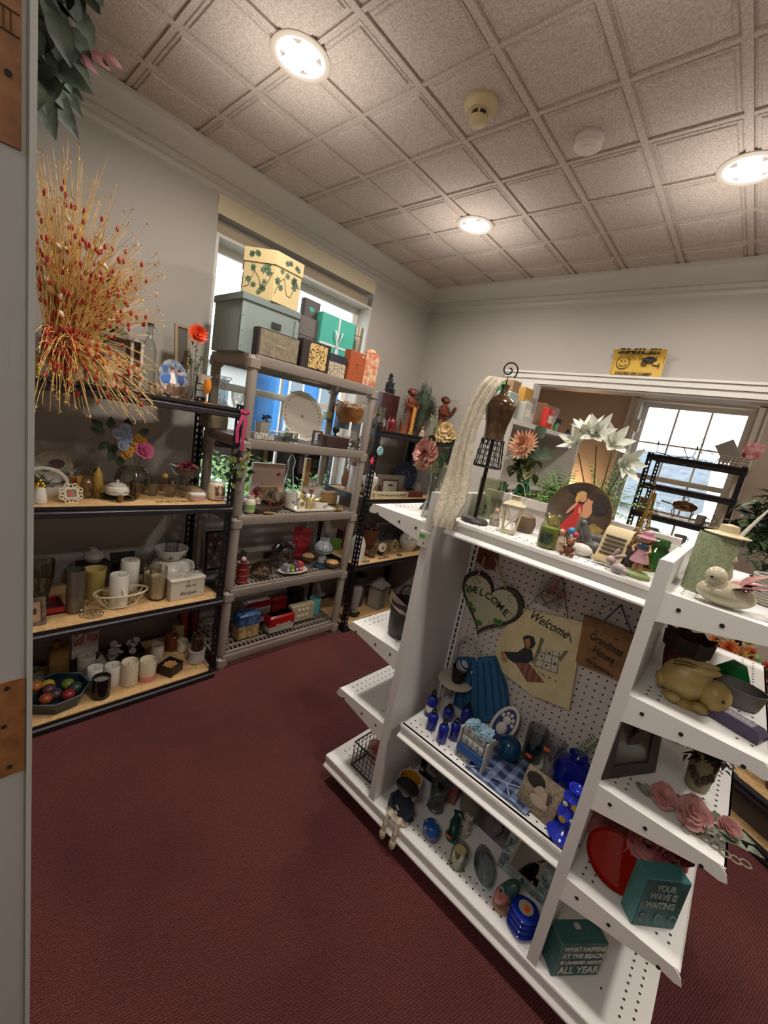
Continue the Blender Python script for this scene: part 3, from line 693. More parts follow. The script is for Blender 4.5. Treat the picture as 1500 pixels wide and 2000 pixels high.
# ================================================================ left rack, top shelf
random.seed(11)
P=place('L1',128,735,.05,-2.05);P.z=SH['L1'][0]
t=E('dried_bouquet','big bundle of dried straw grass with red buds at the left edge','dried flowers',P,0)
b=B();r_=B();w_=B();core=Vector((.0,0,.13))
def arc(q0,q1,sag):return[q0.lerp(q1,k/5)+Vector((0,0,sag*4*(k/5)*(1-k/5)))for k in range(6)]
for i in range(560):
    u=random.random()
    if u<.70:# upright fan, bent to the aisle side
        y=random.uniform(-.13,.30);L=random.uniform(.2,.66)*(1-1.9*max(0,abs(y)-.05));q0=core+Vector((jit(.03),jit(.05),jit(.10)));q1=core+Vector((random.uniform(-.1,.2),y,L))
    else:# drooping to the shelf front
        q0=core+Vector((jit(.03),jit(.04),jit(.05)));q1=core+Vector((random.uniform(.145,.28),random.uniform(-.13,.28),random.uniform(-.24,.0)))
    p=arc(q0,q1,random.uniform(.0,.05));p=[q+Vector((jit(.004),jit(.004),jit(.004)))for q in p]
    b.tube(p,.0016,4,r1=.0007)
    for k in range(2):
        c=p[random.choice((1,2,3,4))];d=(p[4]-p[2]).normalized()
        if random.random()<.55:r_.sph(c+rdir(-1,1)*.004,(.0055,.0055,.010),6)
    if random.random()<.5:
        e=p[-1]
        for k in range(4):b.leaf(e,rdir(-1,1),.014,.004,seg=2)
for i in range(260):r_.sph(core+Vector((jit(.05),jit(.06),jit(.055))),(.007,.007,.009),6)
for i in range(26):
    q=core+Vector((random.uniform(-.05,.1),random.uniform(-.12,.12),random.uniform(.02,.50)));w_.sph(q,(.008,.008,.013),8,Matrix.Rotation(jit(1),3,'X'))
b.out('straw',mat('#C79A4E',.6,'speck',0,'#E0BC74',40),t,0);tag(r_.out('red_buds',mat('#9A1A10',.5),t),None,None,None,'stuff');tag(w_.out('seed_pods',mat('#D9C4A0',.4),t),None,None,None,'stuff')
B().lathe([(.035,0),(.04,.02),(.03,.10),(.036,.12)],n=16).out('bundle_base',mat('#8A6A38',.8),t)
# hanging silk foliage high at the left
t=E('hanging_foliage','dark silk foliage hanging at the top left corner','silk foliage',onx(100,60,-1.9))
b=B()
for i in range(95):
    u=random.random();q=onx(random.uniform(50,190-110*u),-90+240*u,-1.9+jit(.12))-onx(100,60,-1.9)
    b.leaf(q,Vector((jit(.5),jit(1),random.uniform(-1,.05))),random.uniform(.08,.15),.07,up=(1,0,0),curl=.2)
b.out('leaves',mat('#1C261F',.6,'speck',0,'#46523F',14),t)
b=B()
for q in((150,105),(175,100),(200,105),(90,100),(120,120)):b.leaf(onx(q[0],q[1],-1.85)-onx(100,60,-1.9),(0,1,-.1+jit(.2)),.06,.03,up=(1,0,0))
b.sph(onx(82,100,-1.86)-onx(100,60,-1.9),.025,10)
b.out('red_leaves',mat('#5A1418',.6),t);B().tube([onx(70,-180,-1.9)-onx(100,60,-1.9),onx(110,-60,-1.92)-onx(100,60,-1.9),(0,0,.0)],.004).out('branch',mat('#3C2A1C',.8),t)
# teal bottle with foliage
t,R,H=V('glass_bottle','tall teal glass bottle behind the straw bundle','bottle','L1',187,748,585,42,BOTTLE,glass('#2FA0A8',.05),d=-2.16)
leaves(t,(0,0,H),(.02,.03,.03),8,.10,.05,DKG,'leafy_sprig',.2)
stems(t,(0,0,H*.3),[(jit(.02),jit(.03),H+.05)for _ in range(4)])
P=place('L1',200,742,.04,-2.30)
t=E('silk_plant','green silk plant rising behind the straw bundle by the wall','silk plant',P)
b=B()
for i in range(26):b.leaf((jit(.03),-.02+jit(.05),random.uniform(.12,.42)),(jit(1),jit(1),jit(.6)),.10,.045)
b.out('leaves',mat('#2E4A22',.6,'speck',0,'#55703A',20),t);B().tube([(0,0,0),(.0,-.01,.2),(0,-.02,.42)],.005).out('stem',STEM,t)
b=B();b.leaf((0,.01,.22),(.1,1,-.1),.13,.10,up=(1,0,0));b.out('olive_leaf',mat('#6E7054',.6),t)
# white pots at far left
t,R,H=V('ceramic_pot','small white pot with sprig at the left end of the top shelf','pot','L1',100,742,690,34,GLASS,CERW,d=-2.13)
leaves(t,(0,0,H),(.02,.02,.02),8,.05,.02,mat('#6E4A70',.6),'purple_sprig')
V('glass_bottle','small pale yellow bottle at the left end of the top shelf','bottle','L1',74,738,692,18,BOTTLE,mat('#B7A646',.2),d=-2.22)
# distressed shadow box
t,W,D,H=X('shadow_box','whitewashed wooden shadow box with a printed card inside','shadow box','L1',238,757,655,84,.07,None,d=-2.20,rz=-.1)
b=B()
for s in(-1,1):b.box((s*(W/2-.007),0,H/2),(.014,D,H));b.box((0,0,H/2+s*(H/2-.007)),(W-.028,D,.014))
b.box((0,D/2-.004,H/2),(W-.02,.006,H-.02));b.box((W*.22,-.005,H/2),(.012,D-.02,H-.03));b.out('box_frame',mat('#C9C1B4',.8,'speck',0,'#6E5A46',35),t,0)
B().box((-W*.1,.018,H*.56),(W*.46,.004,H*.62)).out('printed_card',mat('#A9A49C',.7),t,0)
b=B()
for k in range(9):b.box((-W*.06,.0152,H*(.35+.055*k)),(W*.3-(k%3)*.01,.001,.003))
b.out('print_lines',mat('#5F5B57',.7),t,0)
B().lathe([(.011,0),(.011,.005),(.001,.006)],(W*.36,-D/2,H*.42),14,axis=(0,-1,0)).out('round_tag',mat('#B98E70',.6),t)
bh=H
P=Vector(t.location);
u=E('decanter_stopper','clear faceted glass stopper sitting on the whitewashed shadow box','glass stopper',P+Vector((0,-.01,H+.0005)))
B().lathe([(.010,0),(.012,.02),(.016,.026),(.017,.05),(.012,.056),(.001,.056)],n=6).out('stopper',glass(),u,.3)
t,R,H=V('glass_bottle','small clear conical glass bottle in front of the shadow box','bottle','L1',250,760,703,28,[(.9,0),(1,.03),(.9,.15),(.3,.6),(.28,.95),(.38,1),(.3,1),(.2,.6),(.8,.12),(.01,.06)],glass('#D8DAD2'),d=-2.10)
# swing-top ribbed bottle
pr=[(.9,0),(1,.02)]+[(1 if k%2 else .94,.04+.6*k/26)for k in range(27)]+[(.8,.70),(.36,.82),(.32,.93),(.4,.94),(.4,.96),(.01,.96)]
t,R,H=V('glass_bottle','tall ribbed clear bottle with black swing top','bottle','L1',291,765,632,30,pr,glass('#DCE2DE'),d=-2.17)
B().lathe([(R*.42,H*.96),(R*.45,H),(.001,H)],n=14).out('stopper',IRON,t)
b=B()
for s in(-1,1):b.tube([(s*R*.4,0,H*.975),(s*R*.85,0,H*.93),(s*R*.5,0,H*.86),(0,-R*.4,H*.84)],.0012)
b.out('wire_bail',SILV,t)
# collector plate: children on a beach (generic)
def picture_plate(label,P,R,rz,lean,base,blobs,rim=GOLD,stand=True):
    t=E('decorative_plate',label,'plate',P,rz);T=Matrix.Translation((0,0,R*math.cos(lean)+.004))@Matrix.Rotation(-lean,4,'X')
    B().at(T).lathe([(R*.3,.010),(R*.6,.010),(R,.002),(R,-.001),(R*.62,.006),(R*.01,.006)],n=48,axis=(0,1,0)).out('plate',base,t)
    B().at(T).ring((0,.0005,0),R*.995,.0016,48,6,(0,1,0)).out('rim',rim,t)
    def yy(x,z):q=math.hypot(x,z)/R;return .0055 if q<.6 else .0055-(q-.6)/.4*.007
    for nm,m,items in blobs:
        b=B().at(T)
        for it in items:
            if it[0]=='e':
                _,cx,cz,rx,rz_,a=it;pts=[]
                for i in range(18):
                    u,v=rx*math.cos(2*PI*i/18),rz_*math.sin(2*PI*i/18);pts.append((R*(cx+u*math.cos(a)-v*math.sin(a)),R*(cz+u*math.sin(a)+v*math.cos(a))))
                lay=it[0:1]and 0
            else:pts=[(R*x,R*z)for x,z in it[1]]
            k=picture_plate.k;picture_plate.k+=.00012
            vs=[b._v((x,yy(x,z)-.0006-k,z))for x,z in pts];b.face(vs)
        b.out(nm,m,t,0)
    picture_plate.k=0
    if stand:
        b=B()
        for s in(-1,1):b.tube([(s*R*.35,.016,R*.7),(s*R*.35,.03,.02),(s*R*.4,.0,.004),(s*R*.4,-.02,.004),(s*R*.4,-.022,.018)],.0022);b.tube([(s*R*.35,.03,.02),(s*R*.3,.03+R*.35,.003)],.0022)
        b.out('plate_stand',IRON,t)
    return t
picture_plate.k=0
P=place('L1',341,771,.02,-2.06);R=.083
e=lambda*a:('e',)+a
picture_plate('round plate painted with two children at a blue shore',P,R,PI/2+.4,.16,mat('#56667E',.3,'speck',0,'#9BA3AC',45),[
    ('painted_beach',mat('#5B4534',.4),[('p',[(-.75,-.6),(-.3,-.35),(.4,-.4),(.85,-.35),(.6,-.75),(0,-.97),(-.5,-.82)])]),
    ('painted_sea',mat('#3F66A0',.4),[e(-.45,-.05,.42,.25,.2),e(-.5,.5,.2,.12,.3)]),
    ('painted_dress',mat('#D9D5D0',.4),[('p',[(-.18,.3),(.1,.32),(.16,0),(.22,-.28),(-.28,-.28),(-.16,0)])]),
    ('painted_boy_suit',mat('#33497C',.4),[('p',[(.3,.25),(.66,.22),(.75,-.12),(.5,-.32),(.3,-.1)])]),
    ('painted_faces',SKIN,[e(-.02,.42,.11,.13,0),e(.42,.36,.1,.12,0),e(-.1,-.45,.05,.2,.3),e(.15,-.42,.05,.2,-.3),e(-.62,-.55,.12,.12,0)]),
    ('painted_hair',mat('#5F2A18',.5),[e(-.02,.53,.14,.09,0),e(.42,.46,.12,.08,0)])])
t,W,D,H=X('stone_figurine','rough brown stone figurine in front of the seaside plate','figurine','L1',306,768,738,32,.02,None,d=-1.972)
b=B()
for q in((-.3,.3,.3),(.1,.35,.35),(.3,.25,.25),(-.05,.6,.25),(-.35,.65,.18)):b.sph((q[0]*W,0,q[1]*H),(q[2]*W*.8,.009,q[2]*H),9)
b.out('rocks',mat('#8A7A66',.8,'speck',0,'#5E5040',60),t)
t,R,H=V('votive_glass','tiny clear votive cup at the foot of the seaside plate','votive cup','L1',365,778,752,26,GLASS,glass('#D9D4C8'),d=-1.985)
# gerbera
t,R,H=V('flower_vase','slim glass vase holding one orange gerbera and foliage','flower vase','L1',378,772,705,16,GLASS,glass(),d=-2.16)
q=Vector(onx(386,652,-2.12))-Vector(t.location);q=Vector((q.y,-q.x,q.z))
b=B();bloom(b,q,(0,-1,.15),.052,18,3,.12,.32);b.out('petals',mat('#D8431A',.5),t);B().sph(q+Vector((0,-.008,.002)),(.012,.006,.012),12).out('flower_centre',mat('#6E2A12',.8),t)
stems(t,(0,0,.01),[q,(-.03,0,H+.05),(.03,0,H+.03)])
b=B()
for i in range(50):b.leaf((q.x*.3+jit(.035),jit(.02),random.uniform(H*.8,q.z+.02)),rdir(-.6,1),.028,.010,seg=3)
b.out('leaves',mat('#3C5526',.6,'speck',0,'#6E8A3E',40),t)
t,W,D,H=X('picture_frame','small wooden frame leaning behind the orange gerbera','picture frame','L1',358,765,632,30,.02,None,d=-2.30)
frame(t,W,H,.015,mat('#8E7B5E',.6),mat('#4A4338',.6))
# black wire candle holder
P=place('L1',400,778,.03,-2.04)
t=E('candle_holder','black wire holder with a milky glass cup of yellow wax','candle holder',P,PI/2)
b=B()
for s in(-1,1):b.tube([(s*.028-.006,-.0,.004),(s*.034,0,.012),(s*.034,0,.06),(s*.030,0,.115),(s*.040,0,.124)],.003)
b.ring((0,0,.055),.034,.0025);b.ring((0,0,.085),.030,.0025);b.tube([(-.045,0,.03),(-.05,0,.008),(-.03,0,.003),(-.026,0,.02)],.0025);b.tube([(-.03,0,.004),(.03,0,.004)],.003)
b.out('wire_frame',IRON,t)
B().lathe([(.018,.075),(.026,.08),(.027,.11),(.038,.13),(.036,.13),(.024,.108),(.001,.09)]).out('glass_cup',mat('#DAD5CE',.25),t);B().lathe([(.014,.095),(.015,.125),(.001,.127)],n=14).out('candle',mat('#D9A94E',.5,'wax'),t)
t,R,H=V('cordial_glass','tiny stemmed glass of orange liquid at the shelf edge','glass','L1',405,785,742,16,[(.8,0),(.8,.03),(.12,.06),(.12,.4),(.7,.5),(1,.7),(.85,1),(.8,1),(.9,.7),(.01,.48)],mat('#D9831E',.15),d=-1.965)
t,R,H=V('glass_candlestick','short clear glass candlestick at the end of the top shelf','candlestick','L1',440,790,735,34,[(1,0),(1,.05),(.6,.15),(.3,.25),(.42,.35),(.25,.45),(.35,.6),(.28,.75),(.95,.92),(.95,1),(.4,.95),(.01,.9)],glass('#E2E4E2'),d=-2.02)
V('shell_dish','small clear shell dish at the end of the top shelf','dish','L1',466,793,766,30,BOWL,glass('#DDDDD8'),d=-2.0,flute=.06)
# pink ribbon and hanging vine
P=Vector((-1.925,1.052,1.46))
t=E('ribbon','pink satin ribbon tied on the corner of the black rack','ribbon',P,PI/2)
b=B();up=(1,0,0)
strip(b,[(0,-.01,.02),(-.012,-.02,.0),(-.03,-.018,-.06),(-.022,-.015,-.13)],.018,up);strip(b,[(0,-.012,.02),(.01,-.02,-.02),(.004,-.018,-.10),(.012,-.012,-.17)],.016,up)
for s in(-1,1):strip(b,[(0,-.014,.02),(s*.014,-.026,.032),(s*.024,-.02,.026),(s*.006,-.012,.012)],.014,(0,.5,1))
b.sph((0,-.016,.02),.008,8);o=b.out('ribbon',mat('#B0315E',.4),t)
t=E('hanging_vine','hanging vine with dark leaves and a pink bud on the rack post','silk vine',(-1.915,1.06,1.27),PI/2)
b=B();q=[(-.01,0,.04),(-.05,-.01,.0),(-.055,-.015,-.06),(-.02,-.02,-.10),(.02,-.02,-.06),(.0,-.02,-.14)];b.tube(q,.003);b.ring((-.02,-.015,-.05),.035,.003,18,5,(0,1,0));b.out('vine_stem',mat('#3A3320',.8),t)
b=B();g=B()
for i in range(26):(b if i%2 else g).leaf((jit(.055),-.02+jit(.01),random.uniform(-.15,.05)),(jit(1),-.3,jit(1)),.036,.024,up=(0,-1,0),seg=3)
b.out('dark_leaves',mat('#222B1C',.6),t);g.out('green_leaves',mat('#63702E',.6),t)
b=B();
for q in((.03,-.02,.0),(-.01,-.02,-.02)):b.sph(q,(.008,.008,.012),8)
b.out('bud',mat('#B8606A',.5),t)
# ---------------------------------------------------------------- left rack, second shelf
t=E('ceramic_basket','white ceramic basket with a tall hoop handle and greenery','planter',place('L2',90,945,.05,-2.12),PI/2)
b=B();b.lathe([(.05,0),(.075,.02),(.085,.045),(.08,.045),(.07,.02),(.001,.01)],n=28,sq=(1,.6));b.tube([(.08*math.cos(a),0,.04+.075*math.sin(a))for a in[PI*k/16 for k in range(17)]],.008);b.out('basket',CERW,t)
leaves(t,(-.02,0,.04),(.04,.02,.01),30,.06,.012,mat('#3E5A46',.6),'greenery')
t,R,H=V('salt_shaker','white figurine shaker with a shiny gold top at the left edge','shaker','L2',80,978,932,30,[(.85,0),(1,.05),(.9,.3),(.7,.55),(.6,.62)],CERW,d=-2.0)
b=B()
for q in((-.35,.72),(.3,.74),(0,.86),(.45,.64),(-.5,.62)):b.sph((q[0]*R,-.0,q[1]*H),R*.38,8)
b.out('gold_top',GOLD,t)
t=E('picture_frame','tiny ornate cream frame with an orange price sticker','picture frame',place('L2',141,977,.012,-2.0),PI/2+.15)
W,H=.078,.074;T=Matrix.Rotation(-.15,4,'X');b=B().at(T)
for k in range(16):
    a=2*PI*k/16;r1=.034 if k%2 else .029;b.ring((r1*math.cos(a)*1.05,0,H/2+r1*math.sin(a)),.008,.0028,10,5,(0,1,0))
for s in(-1,1):b.box((s*.021,0,H/2),(.006,.008,.044));b.box((0,0,H/2+s*.019),(.044,.008,.006))
b.out('frame',CERC,t);B().at(T).box((0,.002,H/2),(.04,.003,.036)).out('picture',mat('#7E7A70',.5),t,0);B().at(T).box((-.004,-.0015,H/2),(.009,.0015,.017)).out('price_sticker',mat('#E0402A',.5),t,0)
picture_plate('large dim plate with a dark red centre leaning at the back',place('L2',105,925,.02,-2.34),.075,PI/2,.15,mat('#8A8272',.3,'speck',0,'#A69E8C',30),[('painted_fruit',mat('#4A1A16',.4),[e(.2,.2,.4,.3,.1)]),('painted_leaf',mat('#3A4A2E',.4),[e(-.3,-.1,.3,.2,.4)])],stand=True)
t=E('bear_figurine','small pale china bear sitting behind the star box','figurine',place('L2',141,915,.02,-2.31),PI/2);blob_figure(t,.075,mat('#A39A8C',.3),mat('#A8A092',.3));b=B();[b.sph((s*.012,0,.07),.006,8)for s in(-1,1)];b.out('ears',mat('#A8A092',.3),t)
t=E('wooden_figurine','dark carved wooden figurine standing behind the flower bowl','figurine',place('L2',190,925,.015,-2.33),PI/2);blob_figure(t,.09,mat('#3B2A1C',.6),mat('#47321F',.6),arms=True,w=.22)
t=E('star_box','tan star-shaped box with a pale price tag','box',place('L2',166,945,.04,-2.2),PI/2)
st=[((.048 if k%2==0 else .026)*math.sin(2*PI*k/10),(.048 if k%2==0 else .026)*math.cos(2*PI*k/10))for k in range(10)]
B().prism(st,.02,.05).out('box',mat('#A8743A',.6),t,.3);B().prism([(x*1.06,y*1.06)for x,y in st],.05,.064).out('lid',mat('#B5823F',.6),t,.3);B().lathe([(.03,0),(.035,.02)],n=16).out('foot',mat('#A8743A',.6),t);sticker(t,(-.02,-.02,.0648),(.012,.01,.001),'#D9D5CC')
t,R,H=V('glass_jar','clear glass jar below the tan star box','glass jar','L2',172,962,925,26,JAR,glass('#D8D2C6'),d=-2.08);sticker(t,(0,-R*1.02,H*.7),(.010,.001,.008),'#DDD8CE')
t,R,H=V('gourd','yellow ceramic gourd beside the tan star box','gourd','L2',194,935,912,22,[(.3,0),(.8,.1),(1,.4),(.8,.75),(.3,.92),(.12,1),(.01,1)],mat('#B08D3C',.4),d=-2.17)
# metal cup ring and sugar bowl
P=place('L2',240,979,.085,-2.07)
t=E('candle_ring','flat round wire tray carrying little amber glass cups','candle ring',P,0)
b=B();b.ring((0,0,.006),.075,.003,40);b.ring((0,0,.006),.05,.002,30);b.lathe([(.06,.001),(.06,.003),(.001,.003)],n=30);b.out('wire_tray',mat('#3E3428',.4,'',.6),t)
for a in(-1.5,-.1,1.4,3.1):
    c=(.078*math.cos(a),.078*math.sin(a),.004);B().lathe([(.008,0),(.011,.01),(.012,.026),(.010,.026),(.009,.01),(.001,.006)],c,14).out('amber_cup',mat('#6A4A20',.2),t)
t=E('sugar_bowl','squat white lidded jar with grey butterfly motif','lidded jar',P+Vector((0,0,.0135)),PI/2)
B().lathe([(.032,0),(.045,.008),(.047,.022),(.044,.038),(.034,.044),(.030,.046)],n=32).out('jar',CERW,t);B().lathe([(.034,.046),(.034,.050),(.02,.057),(.004,.059),(.005,.063),(.008,.068),(.001,.072)],n=32).out('lid',CERW,t)
b=B()
for x0 in(-.016,.02):
    for s in(-1,1):b.sph((x0+s*.005,-.0455+abs(x0)*.15,.024),(.0045,.002,.005),8)
b.out('butterfly',mat('#8E8A86',.4),t);B().ring((0,0,.020),.0473,.0006,36,4).out('line',mat('#77736E',.4),t)
t=E('trinket_box','tiny black and white trinket box behind the sugar bowl','trinket box',place('L2',226,940,.02,-2.17),PI/2);B().box((0,0,.012),(.05,.035,.024),bev=.006).out('box',mat('#2A211B',.4,'spots',0,'#B9B1A4',90),t);B().sph((0,0,.026),(.02,.014,.010),10).out('lid',mat('#CFC8BC',.3),t)
# round bowl of silk flowers
P=place('L2',268,945,.06,-2.20)
t=E('flower_bowl','round clear bowl with silk roses in blue, yellow and pink','flower bowl',P,PI/2)
B().lathe([(r*1.25,z*1.25)for r,z in((.03,0),(.055,.012),(.066,.045),(.055,.085),(.04,.098),(.038,.098),(.053,.084),(.063,.045),(.052,.014),(.001,.006))],n=32).out('bowl',glass('#D9D4CC'),t)
def W2L(q,t):v=Vector(q)-Vector(t.location);a=-t.rotation_euler.z;return Vector((v.x*math.cos(a)-v.y*math.sin(a),v.x*math.sin(a)+v.y*math.cos(a),v.z))
tips=[]
for nm,hexs,spots,R_ in(('pink_rose','#C2557E',[(281,879)],.040),('yellow_roses','#C48A24',[(252,886),(270,855),(262,862),(279,862),(243,890),(256,878)],.018),('blue_flowers','#8790A6',[(238,860),(245,838),(232,848),(248,855),(240,870)],.026)):
    b=B()
    for q in spots:
        c=W2L(onx(q[0],q[1],-2.16+jit(.01)),t);tips.append(c);bloom(b,c,(jit(.3),-1,.35),R_,7,3 if R_<.03 else 4,.5,.8)
    b.out(nm,mat(hexs,.6),t)
b=B()
for q,d in(((205,845),(-1,0,.3)),((212,862),(-.6,0,-.8)),((222,880),(-.3,-.3,-.8)),((200,838),(-.7,0,.7)),((215,838),(.1,0,1)),((232,890),(.2,-.2,-1)),((246,838),(.2,.1,.9)),((268,845),(1,0,.1)),((270,846),(.8,0,.3)),((228,868),(-.4,0,-.6))):
    b.leaf(W2L(onx(q[0],q[1],-2.2),t),d,.055,.04,up=(0,-1,0))
b.out('leaves',DKG,t);stems(t,(0,0,.02),tips[:6])
t=E('stacked_figurine','tiny stacked figurine with a yellow ball head','figurine',place('L2',322,945,.015,-2.22),PI/2)
B().lathe([(.016,0),(.017,.02),(.013,.035)],n=14).out('base',mat('#8E5E3A',.5),t);B().sph((0,0,.05),.017,12).out('body',mat('#6A2F22',.5),t);B().sph((.004,0,.077),.015,12).out('head',mat('#C2A24E',.5),t)
for i,(px,py,w_,hh,la)in enumerate(((300,955,34,938,'clear cut-glass dish on the shelf behind the gold trinkets'),(335,958,36,936,'clear cut-glass sugar dish left of the pink box'),(268,955,26,940,'small clear glass dish touching the flower bowl'),(360,948,26,930,'clear glass salt dish left of the pink box'))):
    V('glass_dish',la,'glass dish','L2',px,py,hh,w_,BOWL,glass('#DAD6CE'),d=[-2.12,-2.10,-2.12,-2.09][i],flute=.08,fn=10,n=40,group='clear cut glass dishes')
t,R,H=V('glass_compote','footed glass compote filled with pink and red silk petals','compote','L2',368,940,908,66,[(.4,0),(.4,.06),(.12,.15),(.12,.4),(.7,.6),(1,.95),(.96,.96),(.65,.66),(.01,.5)],glass('#DDD8D2'),d=-2.24)
b=B();[bloom(b,(x*R,0,H*.85),(x,-.4,1),R*.42,7,2)for x in(-.2,.25,.5)];b.out('pink_petals',mat('#C06A78',.6),t);b=B();bloom(b,(0,0,H*.95),(-.3,-.2,1),R*.4,7,3);b.out('red_petals',mat('#8E2434',.6),t)
b=B();[b.leaf((-.5*R,0,H*.8),rdir(-.1,.6),R*.7,R*.3)for _ in range(8)];b.out('white_tulle',mat('#C9C4BC',.6),t)
t=E('gold_keys','flat gold filigree keys lying at the front of the second shelf','trinkets',place('L2',345,978,.015,-1.99),PI/2)
b=B()
for k in range(7):b.ring((-.075+.024*k+jit(.004),jit(.008),.0025),.007,.0018,12,5);b.box((-.07+.024*k,jit(.006),.003),(.03,.004,.003),R=jit(.6))
b.out('filigree',mat('#A8935A',.3,'',.8),t)
t=E('heart_box','small lidded china box with pink flower border','trinket box',place('L2',391,970,.03,-2.02),PI/2)
B().lathe([(.034,0),(.038,.006),(.038,.026)],n=28,sq=(1,.75)).out('box',mat('#C7A89C',.3),t);B().lathe([(.040,.026),(.040,.033),(.03,.038),(.001,.039)],n=28,sq=(1,.75)).out('lid',CERW,t)
b=B();[b.sph((.034*math.cos(a),.027*math.sin(a),.016),(.004,.004,.004),6)for a in[-2.7+.36*k for k in range(7)]];b.out('flowers',mat('#B25A70',.4),t)
t=E('bear_canister','round cream canister painted with teddy bears','canister',place('L2',429,972,.045,-2.03),PI/2);t.scale=(1,1,1.35)
B().lathe([(.030,0),(.040,.006),(.045,.035),(.040,.062),(.030,.070),(.001,.072)],n=32).out('canister',CERC,t)
b=B();[b.sph(q,r,10)for q,r in(((-.016,-.040,.046),(.009,.003,.009)),((-.015,-.043,.032),(.011,.003,.011)),((.018,-.040,.046),(.009,.003,.009)),((.018,-.042,.032),(.010,.003,.011)),((-.023,-.038,.054),.003),((-.009,-.040,.055),.003),((.011,-.040,.055),.003),((.026,-.037,.054),.003))];b.out('painted_bears',mat('#7A4A30',.4),t)
b=B();b.sph((.002,-.045,.034),(.007,.003,.010),10);b.out('painted_white_bear',mat('#D8D2C8',.4),t);text('LOVE IS HOMEMADE',.0075,mat('#A8363A',.4),t,(0,-.0435,.013),width=.05)
# ---------------------------------------------------------------- left rack, third shelf
t=E('picture_frame','large pale frame standing at the left end of the third shelf','picture frame',place('L3',62,1130,.02,-2.33),PI/2);frame(t,.12,.15,.018,mat('#77705F',.6),mat('#9A9484',.5))
t,R,H=V('glass_bowl','wide clear glass bowl of pale shells at the left end','bowl','L3',80,1140,1095,62,BOWL,glass('#C9C4BA'),d=-2.17);B().lathe([(R*.5,H*.15),(R*.75,H*.55),(.001,H*.62)],n=16).out('contents',mat('#8E8470',.8,'speck',0,'#5A5040',60),t)
t,W,D,H=X('picture_frame','dark weathered frame leaning at the left front corner','picture frame','L3',66,1208,1128,36,.02,None,d=-1.99);frame(t,.085,.115,.016,mat('#4A3A30',.8,'speck',0,'#6A5A4C',60),mat('#9A7A5A',.6),tilt=.25)
t,W,D,H=X('red_tray','red lacquered box tray left of the grey tumbler','tray','L3',102,1182,1160,52,.12,None,d=-2.12)
b=B();b.box((0,0,.003),(W,D,.006));[b.box((s*(W/2-.003),0,.015),(.006,D,.03))for s in(-1,1)];[b.box((0,s*(D/2-.003),.015),(W-.012,.006,.03))for s in(-1,1)];b.out('tray',mat('#8E1418',.35),t,0)
b=B();[b.sph((jit(W*.3),jit(D*.3),.014),(.018,.012,.008),8)for _ in range(8)];b.out('pine_cones',mat('#3A231A',.9),t)
t,R,H=V('metal_tumbler','dull grey metal tumbler with white price tag','tumbler','L3',150,1180,1112,38,GLASS,mat('#77736C',.35,'',.7),d=-2.06);sticker(t,(R*.5,-R*.9,H*.08),(.010,.001,.008),'#D8D4CC',(0,0,.5))
t,W,D,H=X('gift_box','dark cardboard box at the back under a round white bottle','box','L3',186,1130,1098,62,.09,mat('#231F20',.6),d=-2.31)
P=Vector(t.location)+Vector((0,0,H+.0005));t=E('ceramic_bottle','round pale ceramic bottle with a short neck on the dark box','bottle',P)
B().lathe([(.02,0),(.036,.010),(.045,.03),(.038,.052),(.014,.062),(.012,.070),(.016,.074),(.011,.074),(.009,.064),(.001,.06)],n=28).out('bottle',mat('#A79F95',.45),t)
t,R,H=V('metal_bucket','butter-yellow tapered tin bucket','bucket','L3',188,1165,1110,46,[(.72,0),(.74,.02),(.95,.92),(1,.95),(1,1),(.94,1),(.92,.93),(.7,.06),(.01,.05)],mat('#B09C5E',.4),d=-2.17)
t,W,D,H=X('wood_sign','dark chalk sign with pale script leaning behind the basket','sign','L3',238,1128,1078,48,.012,mat('#1D1A1A',.7),d=-2.34);scrib(t,.01,H*.4,.07,.02,mat('#A9A49C',.7),-D/2-.001)
t,R,H=V('pillar_candle','tall white pillar candle behind the wire basket','candle','L3',257,1150,1093,38,PILLAR,WAXW,d=-2.21,part='wax');B().cyl((0,0,H*.94),(0,0,H*1.02),.001).out('wick',IRON,t)
P=place('L3',246,1192,.075,-2.04)
t=E('wire_basket','cream oval wire basket with a looped handle','basket',P,PI/2);b=B()
n=22
for R1,z in((.052,.006),(.085,.062)):b.ring((0,0,z),R1,.0022,32,5,sq=.62)
b.ring((0,0,.066),.086,.002,32,5,sq=.62);t.scale=(1.3,1.15,1.12)
for k in range(n):
    a,c=2*PI*k/n,2*PI*(k+(.5 if k%2 else-.5))/n;b.tube([(.052*math.cos(a),.032*math.sin(a),.006),(.085*math.cos(c),.0527*math.sin(c),.062)],.0012,4)
for s in(-1,1):b.tube([(0,s*.052,.064),(s*.006,s*.035,.09),(s*-.002,s*.012,.115),(0,0,.122)],.003)
b.ring((.004,0,.128),.014,.0026,16,5,(0,1,0),1.0)
for k in range(5):b.tube([(-.045+.0225*k,-.025,.006),(-.045+.0225*k,.025,.006)],.001,4)
b.out('wire_basket',mat('#CDC4A4',.5),t)
t,R,H=V('pillar_candle','white pillar candle standing inside the wire basket','candle','L3',246,1184,1122,38,PILLAR,WAXW,d=-2.045,part='wax');t.location=P+Vector((0,-.012,.009));B().cyl((0,0,H*.94),(0,0,H*1.02),.001).out('wick',IRON,t)
t=E('spice_jar','little glass jar of dried petals inside the wire basket','jar',P+Vector((0,.032,.009)));B().lathe([(r*.019,z*.052)for r,z in JAR],n=18).out('jar',glass('#D9D2C0'),t);B().lathe([(.015,.004),(.015,.03),(.001,.031)],n=14).out('petals',mat('#A88440',.8,'speck',0,'#C9B89A',90),t)
